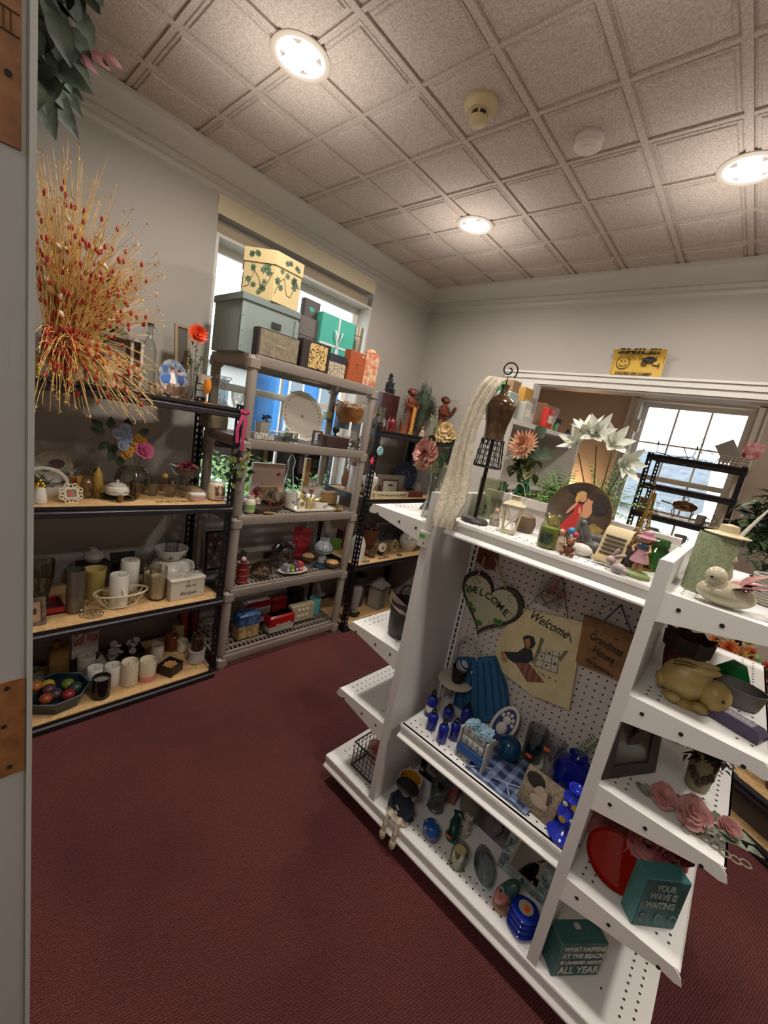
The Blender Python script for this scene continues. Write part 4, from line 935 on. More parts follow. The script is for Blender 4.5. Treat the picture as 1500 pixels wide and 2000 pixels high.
t=E('wire_trivet','round black wire trivet lying left of the basket','trivet',place('L3',186,1192,.05,-2.0));b=B();[b.ring((0,0,.003),r,.0012,26,4)for r in(.02,.032,.044)];[b.tube([(0,0,.003),(.044*math.cos(a),.044*math.sin(a),.003)],.001,4)for a in[k*PI/4 for k in range(8)]];b.out('wires',mat('#4A4038',.5,'',.5),t)
for px,py,yt,la,d in((311,1172,1108,'cream candle in a straight glass beside the recipe box',-2.05),(300,1160,1105,'cream candle glass half hidden behind the other',-2.16)):
    t,R,H=V('candle_glass',la,'candle','L3',px,py,yt,36,GLASS,glass('#E2DDD0'),d=d,group='cream candles in glasses');B().lathe([(R*.88,H*.06),(R*.88,H*.72),(R*.8,H*.7),(.001,H*.7)],n=20).out('wax',WAX,t)
t,W,D,H=X('recipe_box','cream Secret Recipes card box with ring motif lid','recipe box','L3',365,1170,1128,68,.085,mat('#B9B09E',.6),d=-2.03,rz=.05)
o=B().box((0,0,H+.006),(W+.006,D+.006,.012),bev=.002).out('lid',mat('#C6BEAE',.6),t);b=B();[b.ring((x,y,H+.0125),r,.0007,22,4)for x,y,r in((-.03,.01,.016),(-.03,.01,.010),(.035,.015,.022),(.035,.015,.015),(.005,-.012,.018),(.005,-.012,.012))];b.out('ring_motif',mat('#8E8A84',.6),t)
K2=mat('#54504A',.6);text('Secret',.020,K2,t,(.014,-D/2-.001,H*.72),width=.055);text('Recipes',.026,K2,t,(0,-D/2-.001,H*.32),shear=.35,width=.085);B().lathe([(.006,0),(.006,.002),(.001,.002)],(0,-D/2-.003,H),12,axis=(0,-1,0)).out('thumb_notch',mat('#A39A8A',.6),t)
P=place('L3',341,1150,.08,-2.25)
t=E('large_jar','big glossy white ribbed urn turned upside down','urn',P,0,None,1.18);B().lathe([(.098,0),(.104,.01),(.100,.03),(.094,.038),(.096,.046),(.088,.075),(.070,.095),(.05,.10),(.046,.104),(.001,.104)],n=40).out('urn',CERW,t);b=B();b.tube([(.0,.07,.09),(0,.10,.075),(0,.108,.045),(0,.098,.02)],.009,8);b.out('handle',CERW,t)
P=P+Vector((0,0,.1235));t=E('ceramic_bowl','white bowl with dark flower sprigs stacked on the urn','bowl',P,PI/2,None,1.2)
B().lathe([(.035,0),(.040,.004),(.062,.025),(.072,.055),(.069,.056),(.058,.028),(.001,.008)],n=36).out('bowl',CERW,t)
b=B()
for x0 in(-.025,.03):[b.tube([(x0,-.054,.018),(x0+.012*math.sin(a),-.060-.002,.018+.020*math.cos(a))],.0009,4)for a in(-1.2,-.7,-.2,.3,.8,1.3)]
b.out('sprig_motif',mat('#3A3533',.5),t)
t=E('hurricane_candle','pale candle in a clear glass standing in the white bowl','candle',P+Vector((0,0,.0105)));B().lathe([(.03,0),(.034,.004),(.036,.095),(.034,.095),(.032,.006),(.001,.004)],n=28).out('glass',glass('#D5DADF'),t);B().lathe([(.031,.005),(.031,.048),(.001,.048)],n=24).out('wax',mat('#A69C98',.5,'wax'),t);B().cyl((0,0,.046),(.0,0,.066),.004,.003,8).out('wick',mat('#B9B1AA',.5),t)
# ---------------------------------------------------------------- left rack, bottom shelf
P=place('L4',118,1405,.10,-2.075)
t=E('octagonal_bowl','octagonal smoked glass bowl filled with wax fruit','bowl',P,.2,None,1.15)
def octo(r,z):return[(r*math.cos(PI/8+k*PI/4),r*math.sin(PI/8+k*PI/4),z)for k in range(8)]
B().loft([octo(.095,0),octo(.112,.05),octo(.108,.05),octo(.09,.006)],(True,True)).out('bowl',mat('#22303A',.08),t,.2);B().loft([octo(.112,.05),octo(.114,.054),octo(.108,.054),octo(.106,.05)],(False,False)).out('rim',mat('#5B6A70',.1),t,.2)
fr=[('#B9A23C',-.045,-.01,'yellow_pear'),('#B06A34',-.06,-.045,'orange_fruit'),('#6E7A2E',.0,.04,'green_apple'),('#8E2A2E',.055,.02,'red_apple'),('#9A4A2E',.03,-.045,'peach'),('#5A3A3A',-.01,-.02,'plum'),('#4A3A44',.02,-.01,'plum'),('#33483A',.04,.05,'lime')]
for h,x,y,nm in fr:B().sph((x,y,.042+random.random()*.012),(.024,.023,.02),14).out(nm,mat(h,.35),t)
t,R,H=V('glass_jar','grey stoneware jar cut off by the door frame on the bottom shelf','jar','L4',68,1372,1308,46,JAR,mat('#6E6A5A',.3),d=-2.18)
t,R,H=V('jar_candle','black glass jar candle with white wax','candle','L4',200,1381,1322,38,GLASS,mat('#0C0B0C',.12),d=-2.0);B().lathe([(R*.93,H*.8),(.001,H*.8)],n=22).out('wax',WAXW,t)
for px,py,yt,la,w_,d in((171,1335,1280,'white pillar candle at the back left of the pillar group',38,-2.22),(208,1330,1285,'white pillar candle at the back right of the pillar group',38,-2.24),(188,1363,1303,'white pillar candle directly behind the black jar candle',34,-2.10),(222,1360,1298,'white pillar candle right of the black jar candle',34,-2.07)):
    t,R,H=V('pillar_candle',la,'candle','L4',px,py,yt,w_,PILLAR,WAXW,d=d,part='wax',group='white pillar candles on the bottom shelf');B().cyl((0,0,H*.94),(0,0,H*1.04),.001).out('wick',IRON,t)
WV=[(.96,0),(1,.02),(1,.93),(.96,1),(.88,.97),(.86,.86),(.01,.85)]
t,R,H=V('flameless_candle','ivory flameless candle with a moulded flame tip','candle','L4',256,1348,1291,36,WV,WAX,d=-2.04,part='wax');B().lathe([(R*.2,H*.85),(R*.16,H*.93),(.001,H*.99)],n=10).out('flame_tip',mat('#D9CFB8',.4),t)
t,R,H=V('flameless_candle','ivory flameless candle with a pink band at its foot','candle','L4',291,1342,1287,34,WV,WAX,d=-2.03,part='wax');B().lathe([(R*1.02,0),(R*1.02,H*.27)],n=22).out('pink_band',mat('#C97D70',.5),t)
t=E('shell_crate','small black slatted wooden crate with a shell candle','crate',place('L4',336,1334,.04,-2.03),PI/2+.5);W=.085
b=B();[b.box((s*W/2,0,.028),(.006,W,.05))for s in(-1,1)];[b.box((0,s*W/2,.028),(W,.006,.05))for s in(-1,1)];b.box((0,0,.004),(W,W,.006));b.out('crate',mat('#1A1412',.5,'wood',0,'#32241E',30),t,0);B().lathe([(.022,.008),(.03,.03),(.034,.044),(.028,.042),(.001,.03)],n=16,flute=.12).out('shell_candle',mat('#B98D54',.4),t)
P=place('L4',388,1315,.045,-2.06)
t=E('rope_spool','spool wound with white rope and tied in a bow','rope spool',P,PI/2);b=B();b.lathe([(.044,0),(.046,.006),(.036,.010)],n=28);[b.ring((0,0,.012+.0065*k),.040,.0036,30,6)for k in range(8)];b.lathe([(.038,.062),(.046,.066),(.046,.072),(.001,.072)],n=28);[b.tube([(0,-.042,.018),(s*.02,-.050,.026),(s*.034,-.048,.016),(s*.008,-.044,.014)],.003)for s in(-1,1)];b.out('rope',mat('#B9B0A8',.7),t)
t=E('dome_candle','brown candle under a glass dome on top of the rope spool','candle',P+Vector((0,0,.0725)));B().lathe([(.032,0),(.036,.01),(.036,.07),(.03,.088),(.016,.098),(.001,.10)],n=26).out('dome',glass('#CFC4BC'),t);B().lathe([(.026,.002),(.026,.072),(.022,.076),(.001,.078)],n=22).out('wax',mat('#4A2E26',.4),t)
t,W,D,H=X('wax_box','flat red and white box with red lettering at the back','box','L4',166,1268,1235,56,.03,mat('#B9B4AC',.6),d=-2.28,rz=.15,tilt=0);text('Gulf Wax',H*.42,mat('#9E1F1C',.5),t,(0,-D/2-.001,H*.5),width=W*.92,bold=.001)
P0=Vector(t.location);t.location.z+=.0725;X('cardboard_box','dark box under the red-lettered wax box','box','L4',166,1285,1240,60,.06,mat('#2A2320',.7),d=-2.28,h=.072,w=.12)
t,W,D,H=X('block_candle','ochre stacked block candle at the left back of the bottom shelf','candle','L4',116,1310,1262,42,.05,mat('#8A6A34',.5,'speck',0,'#5E4422',12),d=-2.24,part='wax',bev=.006);B().lathe([(.018,0),(.018,.03),(.001,.03)],(-.01,0,H),16).out('upper_block',mat('#7A4A22',.5),t)
P=place('L4',250,1285,.06,-2.24)
t=E('tealight_basket','dark basket heaped with white tealights and votives','basket',P,PI/2);B().loft([[(x*.075,y*.05,0)for x,y in((-1,-1),(1,-1),(1,1),(-1,1))],[(x*.09,y*.06,.06)for x,y in((-1,-1),(1,-1),(1,1),(-1,1))],[(x*.084,y*.055,.06)for x,y in((-1,-1),(1,-1),(1,1),(-1,1))],[(x*.07,y*.045,.008)for x,y in((-1,-1),(1,-1),(1,1),(-1,1))]]).out('basket',mat('#17100E',.8),t,0)
for k in range(16):
    c=Vector((jit(.065),jit(.04),.055+random.random()*.05));B().lathe([(.017,0),(.018,.012),(.014,.013),(.001,.012)],c,14,axis=rdir(.1,1)).out('tealight',mat('#A79CA0',.4),t)
for px,py,yt,w_,la,m,d in((310,1292,1258,26,'small white cloth-wrapped votive right of the tealights',mat('#B5A99A',.5),-2.17),(337,1290,1240,28,'amber glass votive with orange wax',mat('#6E3420',.2),-2.24),(358,1285,1250,22,'short ivory votive candle beside the amber one',WAX,-2.20),(350,1265,1218,26,'ivory pillar candle at the back of the bottom shelf',mat('#9A8A62',.5),-2.33)):
    V('votive_candle',la,'candle','L4',px,py,yt,w_,PILLAR,m,d=d,part='wax')
for px,la,m,d in((370,'tall orange-red jar candle at the back of the bottom shelf',mat('#7A2A16',.3),-2.33),(390,'tall dark red jar candle beside the orange-red one',mat('#4A1412',.3),-2.33)):
    V('jar_candle',la,'candle','L4',px-12,1262,1190,20,CYL,m,d=d)
# ================================================================ grey unit, top
random.seed(21)
t,W,D,H=X('storage_box','large grey-green fibreboard storage box with lid and metal label holder','storage box','G5',478,700,560,150,.32,None,d=-2.21,w=.33,h=.272)
t.location=(-2.19,1.215,GZ[4]);t.rotation_euler.z=PI/2-.02;M_=mat('#7C8782',.65)
b=B();b.box((0,0,H/2-.01),(W-.01,D-.01,H-.02),bev=.002);b.out('box',M_,t)
b=B();b.box((0,0,H-.014),(W+.004,D+.004,.034),bev=.002);b.out('lid',mat('#6F7975',.65),t)
for x in(-W/2+.012,W/2-.012):b=B();b.box((x,-D/2+.002,H*.42),(.022,.006,H*.82));[b.sph((x,-D/2-.002,z),.003,8)for z in(.03,.10,.17)];b.out('corner_strip',mat('#808C88',.5),t)
b=B();b.box((.03,-D/2+.001,H*.62),(.055,.004,.028));b.out('handle_slot',mat('#23211F',.6),t,0)
b=B();[b.box((.03,-D/2-.001,H*.42+s*.012),(.05,.004,.003))for s in(-1,1)];[b.box((.03+s*.024,-D/2-.001,H*.42),(.003,.004,.026))for s in(-1,1)];b.out('label_holder',SILV,t,0);B().box((.03,-D/2,H*.42),(.044,.003,.02)).out('label',mat('#CFC7C2',.6),t,0)
TOPZ=GZ[4]+H+.0045
# ivy hat box
hx=[(.118*math.cos(PI/3*k+.05),.118*math.sin(PI/3*k+.05))for k in range(6)]
t=E('hat_box','hexagonal cream hat box printed with green ivy','hat box',(-2.17,1.265,TOPZ),.55,None,1.4);IV=mat('#C9B483',.6)
B().prism(hx,0,.125).out('box',IV,t,.3);B().prism([(x*1.04,y*1.04)for x,y in hx],.120,.165).out('lid',mat('#CDB988',.6),t,.3)
b=B();v=B()
def ivy(b,c,nrm,s):
    q=Vector(nrm).to_track_quat('Z','Y');a0=jit(3)
    pts=[(0,-1),(.35,-.45),(.95,-.5),(.55,0),(.8,.6),(.25,.45),(0,1),(-.25,.45),(-.8,.6),(-.55,0),(-.95,-.5),(-.35,-.45)]
    vs=[b._v(Vector(c)+q@Vector(((x*math.cos(a0)-y*math.sin(a0))*s,(x*math.sin(a0)+y*math.cos(a0))*s,.0008)))for x,y in pts];b.face(vs)
for k in range(6):
    a,c=Vector((*hx[k],0)),Vector((*hx[(k+1)%6],0));nrm=Vector(((a.y-c.y)*-1,(a.x-c.x),0)).normalized();nrm=((a+c)/2).normalized()
    for i in range(11):
        u=.1+.8*random.random();z=random.uniform(.015,.112);ivy(b,a.lerp(c,u)+nrm*.0004+Vector((0,0,z)),nrm,random.uniform(.010,.016))
    for i in range(4):
        u=.1+.8*random.random();ivy(b,(a.lerp(c,u))*1.04+nrm*.0008+Vector((0,0,random.uniform(.135,.152))),nrm,.011)
    v.tube([a.lerp(c,.05+.15*i)+nrm*.001+Vector((0,0,.06+.035*math.sin(i*1.7+k)))for i in range(7)],.0011,4)
for i in range(12):ivy(b,(jit(.07),jit(.07),.1655),(0,0,1),.014)
b.out('ivy_leaves',mat('#33503E',.6,'speck',0,'#5B7458',60),t,0);v.out('ivy_stems',mat('#5B4630',.7),t)
# gift boxes
def gbox(label,px,py,yt,wpx,D,m,d,lidm=None,rz=0,lid=.35,**k):
    t,W,D,H=X('gift_box',label,'gift box','G5',px,py,yt,wpx,D,m,d=d,rz=rz,**k)
    if lidm:B().box((0,0,H*(1-lid/2)+.0005),(W+.004,D+.004,H*lid),bev=.0015).out('lid',lidm,t)
    return t,W,D,H
t,W,D,H=gbox('wide dark brown box with a taupe front reading PANDORA',541,708,651,82,.06,mat('#2A1A18',.5),-2.015)
B().box((.004,-D/2-.001,H/2),(W-.016,.003,H-.012)).out('front_panel',mat('#6E6450',.5,'speck',0,'#82765E',50),t,0);text('PANDORA',.017,mat('#B9AE96',.5),t,(.012,-D/2-.0035,H*.5),width=.062)
t,W,D,H=gbox('dark brown box with a leopard-print front',615,716,669,56,.09,mat('#221615',.5),-2.03)
B().box((.012,-D/2-.001,H/2),(W*.62,.003,H*.86)).out('leopard_front',mat('#C6A566',.5,'spots',0,'#21150F',75),t,0)
gbox('small white box with black floral print and navy lid',657,727,694,34,.07,mat('#B5A88E',.6,'spots',0,'#2C2622',110),-2.02,mat('#1E2230',.5))
t,W,D,H=gbox('copper-orange card box with gold scroll print',694,734,688,36,.05,mat('#9A4A26',.45),-2.015,rz=.15);b=B();b.tube([(.01*math.cos(a)*(1+a/9),-D/2-.001,H*.55+.008*math.sin(a)*(1+a/5))for a in[k*.35 for k in range(18)]],.001,4);b.out('gold_scroll',GOLD,t);sticker(t,(W*.3,-D/2-.001,H*.9),(.012,.001,.007),'#D8D2C8')
t,W,D,H=gbox('cream card box with orange floral print at the right end',723,742,690,22,.06,mat('#C4A888',.5,'speck',0,'#B8603E',28),-2.02,rz=-.2);b=B();b.lathe([(W*.35,0),(W*.2,.02),(.001,.022)],(0,0,H),12);b.out('top_flap',mat('#C98A66',.5),t)
t,W,D,H=gbox('grey-brown lidded box behind the leopard box',603,700,625,50,.14,mat('#57504C',.6),-2.20,mat('#5F5854',.6));B().box((0,-D/2-.0005,H*.32),(W*.9,.002,H*.16)).out('teal_stripe_band',mat('#3F7F7C',.5),t,0)
P=Vector(t.location)+Vector((.02,0,H+.0015));u=E('heart_box','dark taupe square box standing on edge with a teal heart','gift box',P,PI/2+.06);H2=.105
B().box((0,0,H2/2),(.115,.04,H2),bev=.002).out('box',mat('#4E4644',.6),u);b=B()
def heart(s,n=28):return[(s*(16*math.sin(a)**3)/17,s*(13*math.cos(a)-5*math.cos(2*a)-2*math.cos(3*a)-math.cos(4*a))/17)for a in[2*PI*i/n for i in range(n)]]
b.plate([(x-.005,z+H2*.5)for x,z in heart(.021)],-.0218,-.0196);b.out('teal_heart',mat('#2E9A86',.5),u,.4)
t,W,D,H=gbox('turquoise gift box tied with a white satin bow',651,716,622,66,.055,mat('#3DA08E',.5),-2.13)
t.location.z+=.0;RB=mat('#C6CCCA',.35);b=B();b.box((0,-D/2-.001,H/2),(.014,.002,H));b.box((0,-D/2-.001,H*.52),(W,.002,.013))
for s in(-1,1):strip(b,[(0,-D/2-.004,H*.52),(s*.018,-D/2-.018,H*.70),(s*.03,-D/2-.01,H*.78),(s*.012,-D/2-.006,H*.62)],.012,(.6,0,.5));strip(b,[(0,-D/2-.005,H*.52),(s*.014,-D/2-.012,H*.32),(s*.024,-D/2-.006,H*.14)],.012,(1,0,.2))
b.sph((0,-D/2-.006,H*.52),.007,8);b.out('satin_bow',RB,t);B().box((0,-D/2+.0,H*.5),(W+.003,D*.0+.002,.001)).out('lid_line',mat('#2E8273',.5),t,0)
t,R,H=V('metal_canister','tall dull silver canister behind the turquoise box','canister','G5',693,728,640,22,CYL,mat('#8E8574',.35,'',.6),d=-2.22);B().ring((0,0,H*.84),R*1.01,.002,24,5).out('lid_seam',SILV,t)
# ---------------------------------------------------------------- grey unit, fourth tray
t,W,D,H=X('tin_box','olive tin box with black handle at the back left, under the rack bow','tin','G4',425,842,808,40,.12,mat('#6E6248',.5),d=-2.33,bev=.01);b=B();b.tube([(-.03,0,H),(-.03,0,H+.018),(.03,0,H+.018),(.03,0,H)],.003);b.out('handle',IRON,t)
P=place('G4',590,862,.02,-2.12)
t=E('oval_platter','large oval scalloped china platter with floral border standing up','platter',P,PI/2+.15);T=Matrix.Translation((0,0,.158))@Matrix.Rotation(-.16,4,'X')@Matrix.Rotation(.25,4,'Y')@Matrix.Scale(1.12,4)
B().at(T).lathe([(.06,.014),(.11,.014),(.155,0),(.157,-.002),(.112,.010),(.001,.010)],n=64,axis=(0,1,0),sq=(1,.82),flute=.012,fn=16).out('platter',mat('#BDB5A6',.2),t)
b=B().at(T);[b.sph((.132*math.cos(a),.003,.132*.82*math.sin(a)),(.0055,.002,.004),6)for a in[2*PI*k/34 for k in range(34)]];b.sph((0,.009,0),(.009,.002,.009),8);b.out('floral_border',mat('#8E7A5E',.5),t)
t,R,H=V('flower_basket','small white basket of blue and white silk flowers','flower basket','G4',517,842,824,30,[(.75,0),(.8,.05),(1,1),(.94,1),(.7,.1),(.01,.08)],mat('#B9B2A4',.7),d=-2.2,flute=.05,fn=14)
b=B();[bloom(b,(jit(R),jit(R*.5),H+.02+jit(.012)),(jit(1),-.5,1),.02,7,2)for _ in range(5)];b.out('blue_flowers',mat('#2E3E6E',.6),t);b=B();[bloom(b,(R*(.6+jit(.5)),-.01,H+.006),(.6,-.6,.6),.018,6,2)for _ in range(4)];b.out('white_flowers',mat('#C9C2B8',.6),t)
t,R,H=V('glass_vase','clear glass vase with pale green leafy sprigs against the window','vase','G4',575,850,795,34,GLASS,glass('#DCE6DC'),d=-2.33)
leaves(t,(0,0,H+.03),(.04,.02,.05),46,.045,.022,mat('#6E8C46',.6,'speck',0,'#A4B97A',40),'leafy_sprigs',-.2);stems(t,(0,0,.02),[(jit(.05),jit(.02),H+.08)for _ in range(5)])
for px,w_,la,d in((516,38,'black and white lattice glass block on the tray front',-2.03),(553,40,'clear glass trinket box with speckled lid next to the lattice block',-2.04),(572,24,'clear glass coaster stack left of the big platter base',-2.02)):
    t,W,D,H=X('glass_box',la,'glass box','G4',px,862,845,w_,.05,mat('#B5B0A6',.15,'spots',0,'#2E2B28',110)if px==516 else glass('#CFCBC0'),d=d);B().box((0,0,H+.002),(W*.96,D*.96,.003)).out('lid',mat('#A59A82',.3,'speck',0,'#CFC8B8',60)if px!=516 else glass(),t)
P=place('G4',622,868,.02,-2.0)
t=E('metal_stand','grey U-shaped metal stand with an orange price sticker','stand',P,PI/2+.2);b=B();pts=[(-.036,0,.006),(-.040,0,.05),(-.034,0,.092)],[(.036,0,.006),(.040,0,.05),(.034,0,.092)];[b.tube(p,.0065,8)for p in pts];b.tube([(-.04,0,.086),(.04,0,.086)],.006,8);b.box((0,0,.007),(.085,.02,.012),bev=.004);[b.box((s*.037,0,.05),(.014,.012,.085),bev=.003)for s in(-1,1)];b.out('stand',mat('#54534F',.4,'',.5),t);sticker(t,(.034,-.009,.082),(.011,.002,.010))
t,W,D,H=X('wooden_box','dark brown wooden box at the front right of the fourth tray','wooden box','G4',659,875,852,42,.10,mat('#3A211A',.5,'wood',0,'#2A1612',20),d=-2.05)
P=Vector(t.location);t=E('goblet','small tarnished goblet standing on the dark wooden box','goblet',P+Vector((.0,.008,H+.0005)));B().lathe([(.018,0),(.018,.004),(.006,.010),(.006,.02),(.022,.032),(.024,.055),(.021,.055),(.019,.034),(.001,.026)],n=20).out('cup',mat('#2C2420',.25,'',.5),t);B().box((0,0,.002),(.045,.045,.004)).out('plinth',mat('#4A2E22',.5),t);t.location.z+=.0
t,R,H=V('candle_dish','dark pedestal dish under a pale green square candle','candle dish','K1',640,842,818,34,[(.5,0),(.5,.08),(.15,.2),(.15,.5),(.8,.75),(1,1),(.9,.98),(.01,.7)],mat('#3A312C',.3),d=-2.36)
P=Vector(t.location);u=E('candle','pale green square candle on the dark dish','candle',P+Vector((0,0,H*.86)));B().box((0,0,.026),(.052,.052,.05),bev=.004).out('wax',mat('#B5B98C',.5,'wax'),u);B().cyl((0,0,.05),(0,0,.058),.001).out('wick',IRON,u)
t,R,H=V('wooden_bowl','large wooden bowl heaped with pale twigs and shavings','bowl','K1',688,838,797,58,[(.55,0),(.6,.03),(.9,.5),(1,1),(.94,1),(.84,.5),(.5,.12),(.01,.1)],mat('#9A6433',.5,'wood',0,'#7A4A22',12),d=-2.28)
b=B();
for i in range(70):c=Vector((jit(R*.75),jit(R*.75),H+random.uniform(-.01,.035)));d_=rdir(-.3,.6)*.022;b.tube([c-d_,c+rdir()*.006,c+d_],.0042,5)
b.out('twigs',mat('#B98F66',.7,'speck',0,'#D2B795',50),t)
for px,la,d in((684,'left crystal candlestick with a white taper',-2.04),(707,'right crystal candlestick with a white taper',-2.02)):
    t,R,H=V('crystal_candlestick',la,'candlestick','G4',px,880,852,22,[(1,0),(.9,.12),(.4,.25),(.65,.45),(.35,.6),(.6,.85),(.55,1),(.35,1),(.01,.8)],glass('#E4E4E0'),d=d,flute=.12,fn=8,n=32,group='crystal candlesticks with tapers')
    B().lathe([(.0085,H*.85),(.0075,H+.088),(.003,H+.094),(.001,H+.095)],n=12).out('taper_candle',WAXW,t)
# ---------------------------------------------------------------- grey unit, third tray
t,W,D,H=X('card_box','pink box with bare black branches and a red butterfly','box','G3',522,965,905,62,.03,mat('#C3A89A',.6),d=-2.30)
b=B();[b.tube([(x,-D/2-.001,z),(x+dx*.5,-D/2-.001,z+dz*.4),(x+dx,-D/2-.001,z+dz)],.0022,4)for x,z,dx,dz in((-.08,.02,.08,.07),(-.04,.055,.05,.05),(-.01,.08,.07,.01),(-.06,.04,.09,-.01),(.0,.04,.07,.05),(.03,.06,.03,-.03),(-.02,.075,-.03,.05),(.02,.03,.05,.02))];b.out('branches',mat('#3A2A26',.6),t)
b=B();[b.leaf((W*.28,-D/2-.002,H*.72),(s,0,z),.022,.014,up=(0,-1,0))for s in(-1,1)for z in(.8,-.2)];b.out('butterfly',mat('#A82820',.5),t)
t=E('monkey_plush','brown round-faced toy head peeking beside the branch box','toy',place('G3',507,968,.03,-2.22),PI/2);b=B();b.lathe([(.03,0),(.035,.03),(.02,.06)],n=16);b.sph((0,0,.085),.03,14);b.out('body',mat('#4A1E18',.8),t);B().sph((0,-.024,.078),(.016,.01,.013),10).out('muzzle',mat('#8E5A48',.7),t)
for px,py,la,m1,hat,s_,d in((493,995,'red and white ceramic santa figure by the left post','#A8352A','#A8352A',.10,-2.12),(505,990,'small pale clown figure beside the santa','#C9B8A8','#9E2E26',.08,-2.20),(531,990,'little nutcracker figure in front of the framed print','#7A1E1C','#17120F',.065,-2.16)):
    t=E('figurine',la,'figurine',place('G3',px,py,.02,d),PI/2);blob_figure(t,s_,mat(m1,.5),SKIN,mat(hat,.5))
t,W,D,H=X('picture_frame','small framed print in a pale wood frame leaning on the tray','picture frame','G3',528,990,950,38,.02,None,d=-2.25);frame(t,W,H,.009,mat('#B99A62',.5),mat('#4C3F32',.5,'speck',0,'#8A6A4A',35),tilt=.3)
t,R,H=V('spice_jar','white and green seasoning jar at the left front','jar','G3',491,1000,968,22,JAR,mat('#C2B7A2',.4),d=-2.05);B().lathe([(R*1.01,H*.2),(R*1.01,H*.5)],n=22).out('label',mat('#6E9A4E',.5),t)
t,W,D,H=X('wooden_tray','dark wooden tray set at an angle on the left','tray','G3',520,1012,990,80,.16,None,d=-2.12,rz=.3,h=.028,w=.20);b=B();b.box((0,0,.006),(W,D,.008));[b.box((s*W/2,0,.014),(.007,D,.026))for s in(-1,1)];[b.box((0,s*D/2,.014),(W,.007,.026))for s in(-1,1)];t.location.z+=.001;b.out('tray',mat('#3A2A1C',.5),t,0)
t=E('oval_dish','small oval gold-painted dish at the very front','dish',place('G3',530,1012,.03,-2.0),PI/2);B().lathe([(.02,0),(.028,.003),(.034,.009),(.031,.009),(.001,.004)],n=28,sq=(1,.6)).out('dish',mat('#A88C50',.35,'',.5),t)
t,R,H=V('glass_decanter','clear glass bell-shaped decanter against the window','decanter','G3',571,962,888,32,[(1,0),(1,.03),(.9,.2),(.5,.5),(.35,.7),(.5,.85),(.3,.95),(.01,1)],glass('#E6EAE8'),d=-2.32)
t=E('plate_rack','wooden rack holding a row of small floral plates','plate rack',place('G3',562,975,.03,-2.22),PI/2);b=B();[b.box((0,s*.022,.006),(.11,.008,.012))for s in(-1,1)];[b.cyl((-.05+.02*k,s*.022,.01),(-.05+.02*k,s*.022,.04),.003)for k in range(6)for s in(-1,1)];b.out('rack',mat('#8E5A34',.5),t)
for k in range(4):o=B().lathe([(.015,0),(.026,.003),(.034,.006),(.033,.007),(.001,.002)],(-.038+.021*k,0,.046),28,axis=(-1,-.35,.1)).out('small_plate',mat('#B9AF9E',.25),t)
# leaning floral plates and stacked dishes by the window
P=place('G3',625,950,.06,-2.29)
t=E('dish_stack','stack of gold-edged china platters on the third tray','plates',P,0,None,1.15);b=B();[b.lathe([(.05,0),(.08,.004),(.092,.012),(.090,.013),(.001,.006)],(0,0,.007*k),36)for k in range(5)];b.out('platters',mat('#C1B9AC',.25),t);b=B();[b.ring((0,0,.0125+.007*k),.092,.0012,40,5)for k in range(5)];b.out('gold_edges',GOLD,t)
for i,(dy,dz,r,ti)in enumerate(((-.03,.05,.062,.5),(.015,.045,.058,.9),(.035,.042,.05,1.15))):
    t=E('floral_plate',('floral rimmed plate standing at the back of the china stack','floral bowl tilted on the china stack','small floral saucer lying on the china stack')[i],'plate',P+Vector((-.02+.02*i,dy,dz)));ax=(math.cos(ti),-.2,math.sin(ti))
    T=Matrix.Translation((0,0,r*math.cos(ti)*.9))@Vector(ax).to_track_quat('Z','Y').to_matrix().to_4x4();B().at(T).lathe([(r*.55,-.004),(r*.7,0),(r,.012),(r*.98,.013),(r*.65,.003),(.001,.0)],n=36).out('plate',mat('#C6BEB2',.2),t);b=B().at(T);[b.sph((r*.85*math.cos(a),r*.85*math.sin(a),.0085),(.005,.005,.002),6)for a in[2*PI*k/18 for k in range(18)]];b.out('floral_border',mat('#8A7458',.5),t)
t,W,D,H=X('wooden_frame_panel','thin pale wooden frame edge standing left of the plates','wooden frame','G3',597,950,895,9,.03,mat('#B08A4E',.5),d=-2.33)
t,W,D,H=X('wooden_box','small light wood box behind the gold-lidded jar','wooden box','G3',645,985,960,24,.05,mat('#A8875A',.5,'wood',0,'#8E6E44',20),d=-2.20)
t,W,D,H=X('serving_tray','long white serving tray carrying the small ceramics','tray','G3',618,1008,1000,128,.15,None,d=-2.09,h=.012,w=.33);b=B();b.box((0,0,.003),(W,D,.005),bev=.002);[b.box((s*W/2,0,.007),(.006,D,.012),bev=.002)for s in(-1,1)];[b.box((0,s*D/2,.007),(W,.006,.012),bev=.002)for s in(-1,1)];b.out('tray',mat('#C9C2B6',.3),t);t.location.z+=.001
ty=.0075
def on_tray(t):t.location.z+=ty
t,R,H=V('ceramic_cup','tall tapered white beaker with a small crest','cup','G3',569,1002,962,26,[(.7,0),(.74,.03),(.86,.6),(1,.95),(1,1),(.93,1),(.8,.6),(.01,.05)],CERW,d=-2.10);on_tray(t);b=B();b.sph((0,-R*.84,H*.42),(.008,.003,.010),10);b.out('crest',mat('#6E6050',.5),t)
t=E('mantel_clock','tiny arched cream clock with a gold dial','clock',place('G3',588,1003,.01,-2.06),PI/2);on_tray(t);ap=[(-.023,0),(.023,0)]+[(.023*math.cos(a),.036+.023*math.sin(a))for a in[PI*k/12 for k in range(13)]]
B().plate(ap,-.011,.011).out('case',CERC,t,.4);b=B();b.ring((0,-.0115,.034),.013,.002,24,6,(0,1,0));b.out('gold_bezel',GOLD,t);B().lathe([(.012,0),(.012,.001),(.001,.001)],(0,-.0112,.034),20,axis=(0,-1,0)).out('dial',mat('#7E6A44',.5),t)
